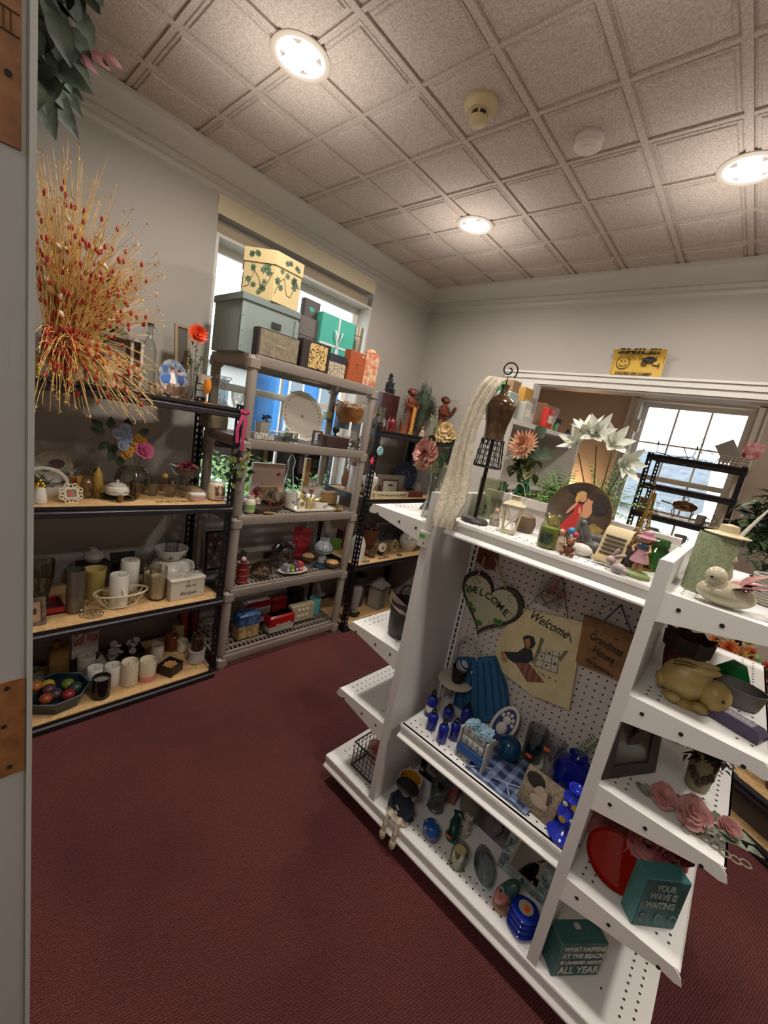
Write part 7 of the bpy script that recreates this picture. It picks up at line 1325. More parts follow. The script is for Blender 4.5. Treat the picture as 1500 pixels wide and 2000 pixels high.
t=E('wall_plaque','narrow white and teal board leaning on the lower left end shelf','plaque',Vector((-.845,1.30,.4595)),-1.25);T=Matrix.Rotation(-.3,4,'X');B().at(T).box((0,0,.075),(.16,.008,.15)).out('board',mat('#A69A8A',.5),t,0);B().at(T).box((0,-.0045,.07),(.162,.002,.07)).out('teal_band',mat('#3A6668',.5),t,0);B().at(T).box((0,.03,.05),(.02,.004,.11)).out('prop',mat('#2A2420',.6),t,0)
P=Vector((ony(722,1480,1.17).x,1.255,.1295));P.x=min(P.x,-.86);t=E('wire_basket','black wire mesh basket stuffed with pink cloth','basket',P,0);b=B();w,d_,h=.07,.085,.115
for z in(.003,h):b.tube([(x*w,y*d_,z)for x,y in((-1,-1),(1,-1),(1,1),(-1,1))],.004,6,True)
for k in range(8):
    for s in(-1,1):b.cyl((-w+2*w*k/7,s*d_,0),(-w+2*w*k/7,s*d_,h),.0016,n=5);b.cyl((s*w,-d_+2*d_*k/7,0),(s*w,-d_+2*d_*k/7,h),.0016,n=5)
for k in range(1,5):b.tube([(x*w,y*d_,h*k/5)for x,y in((-1,-1),(1,-1),(1,1),(-1,1))],.0014,4,True)
b.out('wire_basket',mat('#12201C',.4,'',.3),t);b=B();[b.sph((jit(.035),jit(.05),.03+random.random()*.065),(.028,.03,.024),10)for _ in range(9)];b.out('pink_cloth',mat('#A04A4E',.8,'speck',0,'#B9A08E',30),t)
# ---------------------------------------------------------------- gondola right end
t=E('beach_block','teal block sign reading WHAT HAPPENS AT THE BEACH on the deck','block sign',Vector((-.027,1.211,.1295)),.87);TE=mat('#27504E',.5,'speck',0,'#33605C',20);b=B();b.box((0,0,.060),(.146,.060,.12),bev=.002);b.out('block',TE,t);lt=mat('#BDB7AE',.6);y=-.0315
for s,z,sz in(('WHAT HAPPENS',.102,.021),('AT THE BEACH',.077,.021),('IS LAUGHED ABOUT',.053,.015),('ALL YEAR',.024,.034)):text(s,sz,lt,t,(.004,y,z),width=.128,bold=.0007)
sticker(t,(0,.012,.1205),(.018,.016,.0006),'#A9A69C')
t=E('wave_block','teal block sign reading YOUR WAVE IS WAITING on the lowest right shelf','block sign',Vector((.088,1.198,.4535)),.767);t.scale=(1.08,1,1.18);b=B();b.box((0,0,.062),(.105,.046,.124),bev=.002);b.out('block',mat('#3A7272',.5),t);B().box((0,-.0235,.062),(.100,.002,.118)).out('dark_face',mat('#244846',.5,'speck',0,'#30585A',20),t,0)
for s,z,w_ in(('YOUR',.104,.048),('WAVE IS',.083,.066),('WAITING',.060,.070)):text(s,.022,mat('#8C9A8E',.6),t,(-.004,-.026,z),width=w_,bold=.0007)
b=B();[b.tube([(-.035+.035*i+.011*math.cos(a)*(1-a/8),-.026,.026+.010*math.sin(a))for a in[k*.6 for k in range(9)]],.002,5)for i in range(3)];b.out('painted_waves',mat('#4E7A74',.6),t)
t=E('red_plate','translucent orange-red oval glass plate leaning on the lowest right shelf','glass plate',place('R4',1190,1720,.05,1.22)+Vector((.0,0,0)),.25);T=Matrix.Translation((0,0,.066))@Matrix.Rotation(-.5,4,'X')@Matrix.Rotation(.5,4,'Y');B().at(T).lathe([(.03,.016),(.06,.014),(.072,0),(.073,-.001),(.062,.010),(.001,.010)],n=36,axis=(0,1,0),sq=(1.1,.9)).out('plate',mat('#8E1A08',.08),t)
t=E('silk_roses','bunch of pink and red silk roses filling the lowest right shelf','silk flowers',Vector((.0,1.30,.4535)));f=lambda x,y:ony(x,y,1.28)-t.location;b=B();c=B();d_=B()
[bloom(b,(x,y,z),(jit(.4),-1,.5),.045,8,4,.5,.85)for x,y,z in[f(*q)for q in((1178,1612),(1212,1640),(1262,1645),(1300,1668))]];[bloom(c,(x,y,z),(jit(.4),-1,.5),.045,8,5,.6,.85)for x,y,z in((.05,.02,.12),(.10,.0,.17))];[d_.leaf((.03+jit(.07),jit(.03),random.uniform(.08,.2)),rdir(-.4,1),.05,.035)for _ in range(26)]
b.out('pink_roses',mat('#A8585E',.6,'speck',0,'#B97A76',20),t);c.out('red_roses',mat('#5E0E12',.6),t);d_.out('dark_leaves',mat('#2A1A1C',.6),t);stems(t,(0,0,.002),[(-.05,-.01,.12),(.0,0,.15),(.06,.02,.12)],.003)
t=E('glass_rose','red glass rose votive beside the orange-red plate','votive',place('R4',1238,1705,.02,1.30));b=B();bloom(b,(0,0,.03),(0,-.5,1),.04,7,5,.9,.9);b.lathe([(.018,0),(.024,.02),(.012,.04)],n=16);b.out('glass_petals',mat('#6E0A0C',.08),t)
t,W,D,H=X('picture_frame','large dark grey frame leaning against the right post','picture frame','R3',1215,1545,1400,60,.02,None,d=1.30);t.location=(-.045,1.235,.7565);t.rotation_euler.z=1.05;frame(t,.19,.215,.034,mat('#332D29',.5),mat('#57524C',.12),tilt=.14)
t,R,H=V('decorated_pot','cream pot with a brown rider scene holding dark foliage','pot','R3',1356,1545,1468,62,[(.8,0),(.85,.03),(1,.5),(1.02,1),(.95,1),(.9,.5),(.01,.2)],mat('#7E7458',.5),d=1.36);b=B();b.ring((0,0,H),R*1.02,.002,32,5);[b.sph((R*1.0*math.cos(a),R*math.sin(a),H*z),(.010,.006,.014),8)for a,z in((-2.2,.5),(-1.9,.4),(-1.2,.42),(-.9,.5),(-1.5,.3))];b.out('brown_scene',mat('#3E2418',.5),t);leaves(t,(0,0,H),(.04,.04,.02),190,.035,.011,mat('#1E1A16',.6,'speck',0,'#3A2A2A',60),'dark_foliage',-.3)
V('candle_jar','small cream jar at the back of the framed-picture shelf','jar','R3',1305,1475,1440,30,JAR,mat('#6E6248',.4),d=1.55)
t=E('rose_garland','garland of dusty pink roses with pale leaves on lace','silk garland',Vector((.09,1.20,.7565)),.12);b=B();[bloom(b,q,(jit(.3),-.8,.9),r,8,5,.5,.8)for q,r in(((-.055,0,.028),.028),((.005,-.005,.030),.034),((.075,.01,.03),.022))];b.out('roses',mat('#9E6460',.6,'speck',0,'#B98580',40),t)
b=B();[b.leaf((x+jit(.02),jit(.02),.012+random.random()*.012),rdir(0,.5),.04,.026)for x in(-.08,-.03,.03,.06,.09,.10)for _ in range(4)];b.out('leaves',mat('#56604A',.6,'speck',0,'#8A9480',30),t);b=B();[b.ring((.0+.018*k,-.035+.008*math.sin(k),.002),.010,.002,12,4)for k in range(7)];b.out('lace',mat('#8E8672',.8),t)
t=E('ceramic_rabbit','yellow crackled ceramic sleeping rabbit on the second right shelf','ceramic rabbit',Vector((ony(1335,1385,1.22).x,1.235,1.0195)),.15);t.scale=(1.05,1.15,1.3);YC=mat('#9E8850',.4,'speck',0,'#8A743E',20);b=B();b.sph((-.014,0,.042),(.052,.036,.040),20);b.lathe([(.05,0),(.052,.006),(.04,.012)],n=22,sq=(1,.7));b.sph((-.055,0,.03),.018,10);b.out('body',YC,t)
b=B();b.sph((.040,-.010,.036),(.032,.030,.028),16);[b.sph((x,-.030,.010),(.016,.012,.010),10)for x in(.02,-.03)];b.out('head',YC,t);b=B();[b.sph((-.004,y,.070),(.045,.011,.010),12,Matrix.Rotation(-.25,3,'Y'))for y in(-.016,.012)];b.out('ears',YC,t);b=B();b.sph((.052,-.037,.040),.0035,6);[b.tube([(-.05,y,.075+dz),(-.02,y,.081+dz),(.02,y,.076+dz)],.0011,4)for y,dz in((-.022,-.004),(-.016,.0),(.01,0),(.0,-.002))];b.out('incised_lines',mat('#33240E',.6),t)
t=E('leather_pouch','dark red pot wrapped in brown paper behind the rabbit','wrapped pot',Vector((ony(1325,1310,1.40).x,1.40,1.0195)),0,None,.85);b=B();b.lathe([(.045,0),(.055,.05),(.058,.10),(.001,.11)],n=20);b.out('red_wrap',mat('#5A0E10',.5),t);b=B();b.loft([[((.058+(.012 if k%2 else 0)+z*.1)*math.cos(2*PI*k/16),(.058+(.012 if k%2 else 0)+z*.1)*math.sin(2*PI*k/16),.08+z+(.01 if k%2 else 0))for k in range(16)]for z in(0,.05)],(False,False));b.out('brown_paper',mat('#33291F',.7),t)
t=E('green_glass','folded green glass ornament at the back of the second right shelf','glass ornament',Vector((ony(1420,1320,1.42).x,1.42,1.0195)));b=B();b.loft([[(-.06,-.03,0),(.06,-.03,0),(.06,.03,0),(-.06,.03,0)],[(-.055,-.005,.03),(.055,-.005,.03),(.05,.005,.03),(-.05,.005,.03)],[(.0,-.004,.09),(.03,-.004,.085),(.03,.004,.085),(0,.004,.09)]]);b.out('glass',mat('#1A6E38',.08),t,.2)
t=E('grey_bowl','plain dark grey oval bowl on the second right shelf','bowl',place('R2',1440,1372,.05,1.37));t.location.x=min(t.location.x,.115);B().lathe([(.040,0),(.046,.004),(.055,.048),(.052,.048),(.042,.006),(.001,.005)],n=36,sq=(1,.8)).out('bowl',mat('#54504C',.5),t)
t=E('paper_packet','purple and silver wrapped packet at the edge of the second right shelf','packet',Vector((.105,1.225,1.0195)),-.35);b=B();b.loft([[(x*k,y*k2,z)for x,y in((-.055,-.024),(.055,-.024),(.055,.024),(-.055,.024))]for k,k2,z in((1,1,0),(1.02,1,.014),(.85,.8,.026))]);b.out('packet',mat('#3E3650',.4),t,.2);b=B();b.box((0,-.001,.0265),(.07,.028,.0015));b.out('silver_label',mat('#8E8A94',.3),t,0);scrib(t,0,0,.05,.014,mat('#D0CCD2',.4),.028,flat=True)
# top right shelf
SP=mat('#7E8668',.7,'speck',0,'#6A7456',130)
t,R,H=V('candle_cylinder','large speckled sage green cylinder pot','pot','R1',1372,1140,1045,84,[(1,0),(1,.98),(.97,1),(.92,1),(.92,.3),(.01,.28)],SP,d=1.27,n=40);PH=t.location.copy();HT=H
t=E('hat_figurine','cream china lady in a wide sun hat sitting in the sage pot','figurine',PH+Vector((.012,0,HT*.30)));blob_figure(t,.12,mat('#A89A7E',.4),mat('#A88E78',.4),None);b=B();b.lathe([(.044,.103),(.046,.106),(.02,.112),(.018,.128),(.001,.132)],n=26);b.out('sun_hat',mat('#B5A684',.5),t);b=B();b.tube([(.02,0,.10),(.04,0,.15),(.055,.0,.185)],.005,6,r1=.002);b.out('feather',mat('#C4C0B4',.5),t)
t=E('swan_dish','glossy pink and cream china duck dish','duck dish',Vector((ony(1408,1185,1.165).x,1.175,1.2895)),.2,None,.95);b=B();b.sph((0,0,.030),(.058,.032,.030),18);b.out('body',mat('#A8A088',.12),t);b=B();b.sph((-.030,-.012,.068),(.022,.020,.022),14);b.tube([(-.025,-.01,.045),(-.03,-.012,.06)],.014,8);b.out('head',mat('#B0A88E',.12),t)
b=B();[b.leaf((.0+.012*k,s*.018,.045),(.9,s*.25,.55+.1*k),.055,.03)for k in range(3)for s in(-1,1)];b.leaf((.02,0,.05),(.6,0,1),.06,.05);b.out('pink_wings',mat('#A0686A',.15,'speck',0,'#B58A82',30),t);b=B();b.sph((-.040,-.030,.066),.003,6);b.out('eye',IRON,t)
for i,(x,y,la)in enumerate(((.135,1.25,'white china swan at the right picture edge behind the duck'),(.12,1.185,'low white scalloped dish at the right picture edge'))):
    if i==0:t=E('swan_figurine',la,'figurine',(x,y,1.2895));b=B();b.sph((0,0,.03),(.04,.025,.03),14);b.tube([(-.025,0,.04),(-.035,0,.075),(-.02,0,.09),(-.035,0,.095)],.009,8);b.out('body',CERW,t)
    else:t=E('scalloped_dish',la,'dish',(x+.015,y,1.2895));B().lathe([(.02,0),(.03,.004),(.04,.018),(.037,.018),(.001,.006)],n=36,flute=.06).out('dish',mat('#9AA292',.2),t)
t=E('ivy_planter','dense potted ivy topiary in a red box on the top right shelf','potted plant',Vector((.115,1.48,1.2895)));B().box((0,0,.025),(.12,.08,.05),bev=.003).out('red_box',mat('#5A1A14',.5),t);b=B()
for i in range(900):d_=rdir(-.5,1);b.leaf(Vector((-.01,0,.17))+Vector((d_.x*.12,d_.y*.09,d_.z*.14))*random.uniform(.55,1),rdir(-.5,1),.028,.020,seg=2)
for i in range(14):b.leaf((-.10+jit(.03),0,.18+jit(.05)),(-1,jit(.5),jit(1)),.045,.035)
b.out('ivy',mat('#22331E',.6,'speck',0,'#45592F',26),t);B().cyl((0,0,.04),(0,0,.16),.008).out('stem',mat('#3A2A1C',.8),t);b=B();[b.tube([(.09*math.cos(a+k),.07*math.sin(a+k),.20+.05*math.sin(a*2+k))for a in[i*.5 for i in range(10)]],.0018,4)for k in range(4)];b.out('twigs',mat('#3A2A20',.8),t)
t=E('white_basket','white woven basket behind the sage pot','basket',Vector((.095,1.36,1.2895)));b=B();[b.ring((0,0,.004+.007*k),.032+.0012*k,.0036,28,6)for k in range(10)];b.lathe([(.03,.001),(.03,.004),(.001,.004)],n=24);b.out('weave',mat('#A8A498',.6),t)
# ================================================================ gondola top
random.seed(51)
Z1=1.2865
def top(px,y,py=1020):v=ony(px,py,y);return Vector((v.x,y,Z1))
P=top(928,1.215,1010);t=E('dress_form','brown glazed torso dress form with a black scrollwork skirt on a stand','dress form',P,.25)
H=lambda yt:hgt(P,yt)
zb,zw,zs,zt=H(912),H(858),H(808),H(766)
B().lathe([(.044,0),(.047,.006),(.040,.014),(.012,.018),(.001,.018)],n=34,sq=(1,.8)).out('base',mat('#2A211C',.5),t);B().cyl((0,0,.015),(0,0,zw),.0065,n=12).out('pole',IRON,t)
hw=zt-zw;BR=mat('#3A2313',.14,'speck',0,'#5A4630',22)
B().lathe([(.033,zw),(.032,zw+hw*.1),(.035,zw+hw*.3),(.046,zw+hw*.62),(.050,zw+hw*.72),(.042,zw+hw*.82),(.018,zw+hw*.93),(.013,zw+hw*.96),(.011,zw+hw*1.05),(.014,zw+hw*1.15),(.001,zw+hw*1.15)],n=36,sq=(1,.72)).out('torso',BR,t)
b=B();zt2=zw+hw*1.15;b.cyl((0,0,zt2),(0,0,zt2+.022),.002,n=6);b.tube([((.004+.0028*a)*math.cos(-a+1.6),0,zt2+.045+(.004+.0028*a)*math.sin(-a+1.6))for a in[k*.35 for k in range(26)]],.0024,6);b.out('spiral_finial',IRON,t)
b=B();rr=lambda z:.034+(.044-.034)*(zw-z)/(zw-zb)
for z in(zb,zw-.003,zb+(zw-zb)*.02):b.ring((0,0,z),rr(z),.0018,36,5,sq=.8)
for k in range(14):a=2*PI*k/14;b.tube([(rr(z)*math.cos(a),rr(z)*.8*math.sin(a),z)for z in(zw,(zw+zb)/2,zb)],.0012,4)
for k in range(10):
    for j in range(5):
        a=2*PI*(k+.5*(j%2))/10;z=zb+(zw-zb)*(j+.5)/5;r=rr(z);b.ring((r*math.cos(a),r*.8*math.sin(a),z),.0088,.0012,14,4,(math.cos(a),math.sin(a),0))
b.out('scroll_skirt',IRON,t)
# lace scarf draped from the finial down over the post
t=E('lace_scarf','long cream lace scarf hanging from the dress form over the shelf end','scarf',P);f=lambda x,y,d=1.2:ony(x,y,d)-P
path=[(982,738,18,1.20),(968,738,34,1.185),(953,755,36,1.18),(932,790,34,1.175),(914,835,32,1.17),(902,880,38,1.16),(893,930,48,1.15),(882,975,54,1.13),(870,1005,46,1.105),(864,1030,38,1.10)]
rows=[]
for i,(x,y,w_,d)in enumerate(path):
    r=[]
    for k in range(25):u=k/24-.5;q=f(x+u*w_*.98,y+u*w_*.25,d);q.y+=.0045*math.sin(k*.8+i*.35+math.sin(k*.5+i))*min(1,.3+i*.12);r.append(q)
    rows.append(r)
b=B();b.loft(rows,(False,False),False);b.loft([[q+Vector((0,.004,0))for q in r]for r in rows],(False,False),False);b.out('lace',mat('#B9B09C',.8,'speck',0,'#A69C88',90),t,1.5)
b=B();[b.sph(f(random.uniform(850,905),random.uniform(900,1030),1.118 if random.random()<.5 else 1.13),(.003,.001,.003),6)for _ in range(40)];tag(b.out('lace_motifs',mat('#CFC8B8',.6),t,0),None,None,None,'stuff')
def stand(name,label,cat,px,y,rz=0,**k):return E(name,label,cat,top(px,y),rz,None,k.get('sc',1))
t=stand('glass_cylinder','tall pale glass cylinder vase behind the dress form','vase',945,1.37);B().lathe([(r*.046,z*.14)for r,z in GLASS],n=30).out('cylinder',glass('#D2D8C4'),t)
t=stand('angel_figurine','small curly-haired angel figurine left of the white lantern','figurine',966,1.27);blob_figure(t,.062,mat('#9A9282',.6),mat('#B08E74',.5));b=B();[b.sph((.008*math.cos(a),.002,.052+.004*math.sin(a*2)),.004,6)for a in[k*.8 for k in range(8)]];b.out('curls',mat('#7E5E44',.7),t)
P=top(993,1.225,1035);t=E('candle_lantern','small cream metal lantern with crossed bars and hoop handle','lantern',P,.35);H=hgt(P,988);CM=mat('#B9AE90',.45);b=B()
w0,w1=.018,.028
for x,y in((-1,-1),(1,-1),(1,1),(-1,1)):b.cyl((x*w0,y*w0,0),(x*w1,y*w1,H),.0028,n=6)
for x,y in((0,-1),(1,0),(0,1),(-1,0)):
    for s in(-1,1):b.cyl((x*w0+abs(y)*s*w0,y*w0+abs(x)*s*w0,.005),(x*w1-abs(y)*s*w1,y*w1-abs(x)*s*w1,H),.0013,n=5)
b.box((0,0,.003),(w0*2.3,w0*2.3,.006));b.loft([[(x*k,y*k,z)for x,y in((-1,-1),(1,-1),(1,1),(-1,1))]for k,z in((w1*1.15,H),(w1*1.2,H+.004),(w1*.6,H+.016),(w1*.5,H+.018))]);b.lathe([(.014,H+.018),(.012,H+.030),(.017,H+.032),(.001,H+.034)],n=16);b.out('lantern_frame',CM,t,.3);b=B();b.tube([(.026*math.cos(a),0,H+.01+.062*math.sin(a))for a in[PI*k/16 for k in range(17)]],.0014,5);b.out('handle',CM,t)
t=stand('stoneware_pot','rounded brown two-tone stoneware pot right of the lantern','pot',1027,1.325);B().lathe([(.026,0),(.030,.01),(.033,.03),(.026,.052),(.014,.058),(.001,.058)],n=28).out('pot',mat('#6E5A44',.5,'speck',0,'#57442F',12),t)
# plate with two children (generic)
P=top(1115,1.385,1050);P.z=Z1+.0
mpl=[('painted_meadow',mat('#6E5526',.5,'speck',0,'#8E7432',60),[('p',[(.25,-.45),(.55,-.2),(.9,-.35),(.75,-.62),(.4,-.88),(.1,-.8)]),('p',[(-.9,-.3),(-.55,-.25),(-.5,-.6),(-.7,-.65)])]),('painted_shade',mat('#241D16',.5),[e(.5,.4,.3,.35,.3),e(-.2,.7,.35,.15,0)]),
 ('painted_trousers',mat('#23262E',.5),[('p',[(.1,-.1),(.42,-.08),(.38,-.85),(.02,-.82)])]),('painted_red_dress',mat('#A01E14',.45),[('p',[(-.2,.3),(.08,.28),(.12,-.1),(.02,-.72),(-.35,-.66),(-.42,-.55),(-.15,0)])]),
 ('painted_skin',mat('#B57E5C',.5),[e(.22,.18,.17,.32,0),e(-.02,.5,.12,.14,.2),e(.24,.47,.12,.14,-.2),e(-.24,.1,.05,.26,-.5),e(.04,.0,.05,.22,.3)]),('painted_hair',mat('#B58E4E',.5),[e(-.08,.60,.16,.11,.4),e(-.16,.45,.07,.14,0)]),('painted_dark_hair',mat('#3A2416',.5),[e(.27,.60,.17,.12,-.3)])]
picture_plate('large round plate painted with two embracing children, one in red',P,.098,0,.22,mat('#33281E',.25,'speck',0,'#4A3A2A',14),mpl)
P=top(1068,1.195,1058);t=E('jar_candle','green wax jar candle with a black label at the shelf front','candle',P);H=hgt(P,1004);R=.027
B().lathe([(R*.9,0),(R,.004),(R,H*.62),(R*.8,H*.74),(R*.78,H*.86),(R*.92,H*.88),(R*.92,H*.96),(R*.8,H),(.001,H)],n=30).out('jar',glass('#DDE2CC'),t);B().lathe([(R*.92,.004),(R*.92,H*.6),(.001,H*.61)],n=28).out('wax',mat('#7E8A3A',.4),t);b=B();b.loft([[((R+.0006)*math.sin(a),-(R+.0006)*math.cos(a),z)for a in[-.75+.15*k for k in range(11)]]for z in(H*.14,H*.46)],(False,False),False);b.out('label',mat('#1E2A22',.4,'speck',0,'#3E4A3A',90),t)
CH=mat('#B58A68',.5)
t=stand('child_figurine','baby figurine in cream holding two little balloons','figurine',1103,1.21,sc=1.3);blob_figure(t,.052,mat('#A8957A',.6),CH,None,w=.34);b=B();b.sph((.020,-.004,.050),.008,10);b.out('blue_balloon',mat('#2E7EB0',.4),t);b=B();b.sph((.031,-.006,.044),.007,10);b.out('red_balloon',mat('#A82A3E',.4),t)
t=stand('teddy_figurine','tiny brown teddy bear figurine at the shelf front','figurine',1126,1.175,sc=1.2);TB=mat('#6E4026',.6);b=B();b.sph((0,0,.013),(.011,.010,.013),12);[b.sph((s*.011,-.008,.006),.006,8)for s in(-1,1)];[b.sph((s*.011,-.004,.019),.0045,8)for s in(-1,1)];b.out('body',TB,t);b=B();b.sph((0,-.002,.032),.0095,12);[b.sph((s*.007,0,.040),.0035,8)for s in(-1,1)];b.sph((0,-.011,.030),.004,8);b.out('head',TB,t)
t=stand('goose_figurine','white goose figurine with a red bow behind the teddy','figurine',1150,1.235,sc=1.25);b=B();b.sph((0,0,.014),(.026,.012,.014),12);b.tube([(-.018,0,.018),(-.022,0,.034)],.006,8);b.sph((-.024,0,.038),.007,8);b.out('body',CERW,t);b=B();b.sph((-.021,-.002,.028),.005,8);b.out('red_bow',mat('#8E1E1E',.5),t)
DK=mat('#3A3838',.45,'speck',0,'#55524E',30)
t=stand('seal_figurine','dark grey seal figurine rearing against driftwood','figurine',1172,1.265,-.1,sc=1.3);b=B();b.tube([(-.030,0,.062),(-.022,0,.045),(-.005,0,.022),(.02,0,.014),(.05,0,.010)],.011,10,r1=.006);b.sph((0,0,.018),(.024,.016,.017),14);b.sph((-.032,-.001,.066),(.009,.008,.009),10);[b.leaf((.05,0,.010),(1,s*.6,.1),.02,.014)for s in(-1,1)];b.out('seal',DK,t);b=B();b.tube([(-.042,.012,0),(-.046,.012,.04),(-.042,.012,.078)],.010,8,r1=.006);b.out('driftwood',mat('#6E6454',.8),t)
t=stand('sea_lion_figurine','long grey driftwood-like seal figurine lying behind the scroll','figurine',1215,1.36,.05,sc=1.3);b=B();b.tube([(-.05,0,.030),(-.02,0,.034),(.02,0,.042),(.05,0,.052)],.012,10,r1=.007);b.sph((-.055,-.002,.030),(.013,.011,.011),10);b.lathe([(.03,0),(.02,.025),(.001,.03)],n=12);b.out('body',mat('#67625C',.5,'speck',0,'#4A4642',40),t)
t=stand('butterfly_ornament','black glossy ball with a spotted yellow butterfly wing','ornament',1236,1.32,sc=1.2);b=B();b.sph((-.006,0,.020),.016,14);b.lathe([(.012,0),(.012,.006)],(-.006,0,0),12);b.out('black_ball',IRON,t);b=B();b.leaf((.006,-.004,.016),(.1,0,1),.042,.026,up=(0,-1,0));b.out('wing',mat('#A8A05A',.4,'spots',0,'#15120E',120),t)
b=B();t=stand('scroll_figurine','cream scroll printed with music staves leaning on a log','figurine',1212,1.235,-.12,sc=1.3);pr=[(.006*math.cos(a)-.0,.008+.006*math.sin(a))for a in[PI*1.5-k*.6 for k in range(6)]]+[(.012,.012),(.022,.040),(.034,.070),(.044,.080)]+[(.052+.006*math.cos(a),.078+.006*math.sin(a))for a in[1.4-k*.8 for k in range(6)]]
pr=[(-.030,.006),(-.036,.010),(-.034,.016),(-.028,.014),(-.020,.010),(-.004,.030),(.006,.056),(.018,.074),(.030,.078),(.038,.070),(.034,.063),(.029,.068)]
S_=[(y_,z_)for y_,z_ in pr];b.loft([[(x,y_*.8,z_)for y_,z_ in S_]for x in(-.026,.026)],(False,False),False);b.loft([[(x,y_*.8+.0025,z_+.0005)for y_,z_ in S_]for x in(-.026,.026)],(False,False),False);b.out('scroll',mat('#B5A27A',.5),t,.9)
b=B();[b.cyl((-.020,yy*.8-.0018,zz+.0008),(.020,yy*.8-.0018,zz+.0008),.0022,n=5)for yy,zz in((-.010,.023),(-.004,.031),(-.001,.040),(.003,.049),(.007,.058))];b.out('music_staves',mat('#4A443C',.6),t);B().cyl((.034,.012,0),(.034,.012,.052),.016,.014,14).out('log',mat('#3E3228',.8,'speck',0,'#2A221C',40),t)
t=stand('bunny_figurine','grey bunny figurine with long pink ears at the scroll foot','figurine',1228,1.172,-.2,sc=1.25);GB=mat('#9A8E8C',.5);b=B();b.sph((.006,0,.010),(.017,.012,.011),12);b.sph((.022,-.003,.008),.006,8);b.out('body',GB,t);b=B();b.sph((-.010,-.003,.022),(.010,.009,.009),12);b.sph((.004,-.001,.034),(.014,.004,.0045),8,Matrix.Rotation(-.5,3,'Y'));b.sph((-.006,0,.038),(.004,.0035,.013),8,Matrix.Rotation(.4,3,'Y'));b.out('head',mat('#A8928E',.5),t)
t=stand('girl_figurine','girl figurine in a pink sun hat and pink skirt on a grassy base','figurine',1273,1.205,-.3,sc=1.12);b=B();b.lathe([(.030,0),(.031,.006),(.024,.011),(.001,.012)],n=24,sq=(1,.8));b.out('grass_base',mat('#7E8E54',.6),t);b=B();[b.cyl((s*.007,0,.010),(s*.006,0,.036),.0045,n=8)for s in(-1,1)];b.sph((0,0,.088),.0115,12);[b.tube([(s*.010,0,.076),(s*.019,-.006,.064),(s*.012,-.013,.056)],.0032,6)for s in(-1,1)];b.out('figure',CH,t)
B().lathe([(.020,.034),(.018,.042),(.010,.060),(.011,.066)],n=20).out('skirt',mat('#A87E86',.5),t);B().lathe([(.011,.064),(.012,.074),(.006,.080),(.001,.080)],n=16).out('blue_blouse',mat('#3A4E60',.5),t);B().lathe([(.020,.089),(.021,.091),(.012,.096),(.010,.104),(.001,.107)],(0,.003,0),n=22).out('pink_hat',mat('#9E6A74',.5),t)
b=B();b.tube([(.004,.009,.095),(.008,.010,.080),(.006,.008,.068)],.0045,6);b.out('hair',mat('#7E4E28',.6),t)
# Eiffel tower souvenir
P=top(1250,1.335,1050);t=E('tower_souvenir','gold lattice Eiffel tower souvenir','souvenir',P,.5);H=hgt(P,952);GT=mat('#8E6E22',.35,'',.7);b=B();W_=lambda z:.004+.034*(1-z/H)**2.2
zs_=[H*k/14 for k in range(14)]
for z0,z1 in zip(zs_,zs_[1:]):
    a,c=W_(z0),W_(z1)
    for(x0,y0),(x1,y1)in zip(((-1,-1),(1,-1),(1,1),(-1,1)),((1,-1),(1,1),(-1,1),(-1,-1))):
        b.tube([(x0*a,y0*a,z0),(x0*c,y0*c,z1)],.0016,4);b.tube([(x0*a,y0*a,z0),(x1*c,y1*c,z1)],.0009,3);b.tube([(x1*a,y1*a,z0),(x0*c,y0*c,z1)],.0009,3);b.tube([(x0*c,y0*c,z1),(x1*c,y1*c,z1)],.0009,3)
for z in(H*.22,H*.42,H*.86):b.box((0,0,z),(W_(z)*2.4,W_(z)*2.4,.004))
b.cyl((0,0,H*.86),(0,0,H),.003,.0008,6);b.box((0,0,.003),(.076,.076,.006));b.box((0,0,H*.89),(.009,.009,.010));b.out('tower',GT,t,.3)
t=stand('glass_mason_jar','green ribbed glass jar behind the girl figurine','jar',1302,1.36,0);b=B();pr=[(.028,0),(.032,.004),(.033,.055),(.024,.066)]+[(.027 if k%2 else .0255,.068+.0035*k)for k in range(6)]+[(.025,.088),(.022,.066),(.030,.052),(.029,.006),(.001,.004)];b.lathe(pr,n=30);b.out('jar',mat('#6EA866',.06,'glass'),t);t.location.x=min(t.location.x,-.155)
t=stand('shell_ornament','small peach scallop shell ornament beside the tower','ornament',1266,1.40);b=B();b.lathe([(.026,0),(.028,.004),(.001,.006)],(0,0,.03),26,axis=(0,-1,.3),flute=.06,fn=13);b.box((0,0,.003),(.03,.02,.006));b.out('shell',mat('#B98A64',.4),t)
t=stand('green_glass_jar','emerald ribbed glass jar to the right of the painted plate','jar',1183,1.415,0);B().lathe([(.022,0),(.024,.004),(.022,.03),(.026,.034),(.026,.046),(.001,.047)],n=26).out('jar',mat('#3E8E6A',.1,'glass'),t)
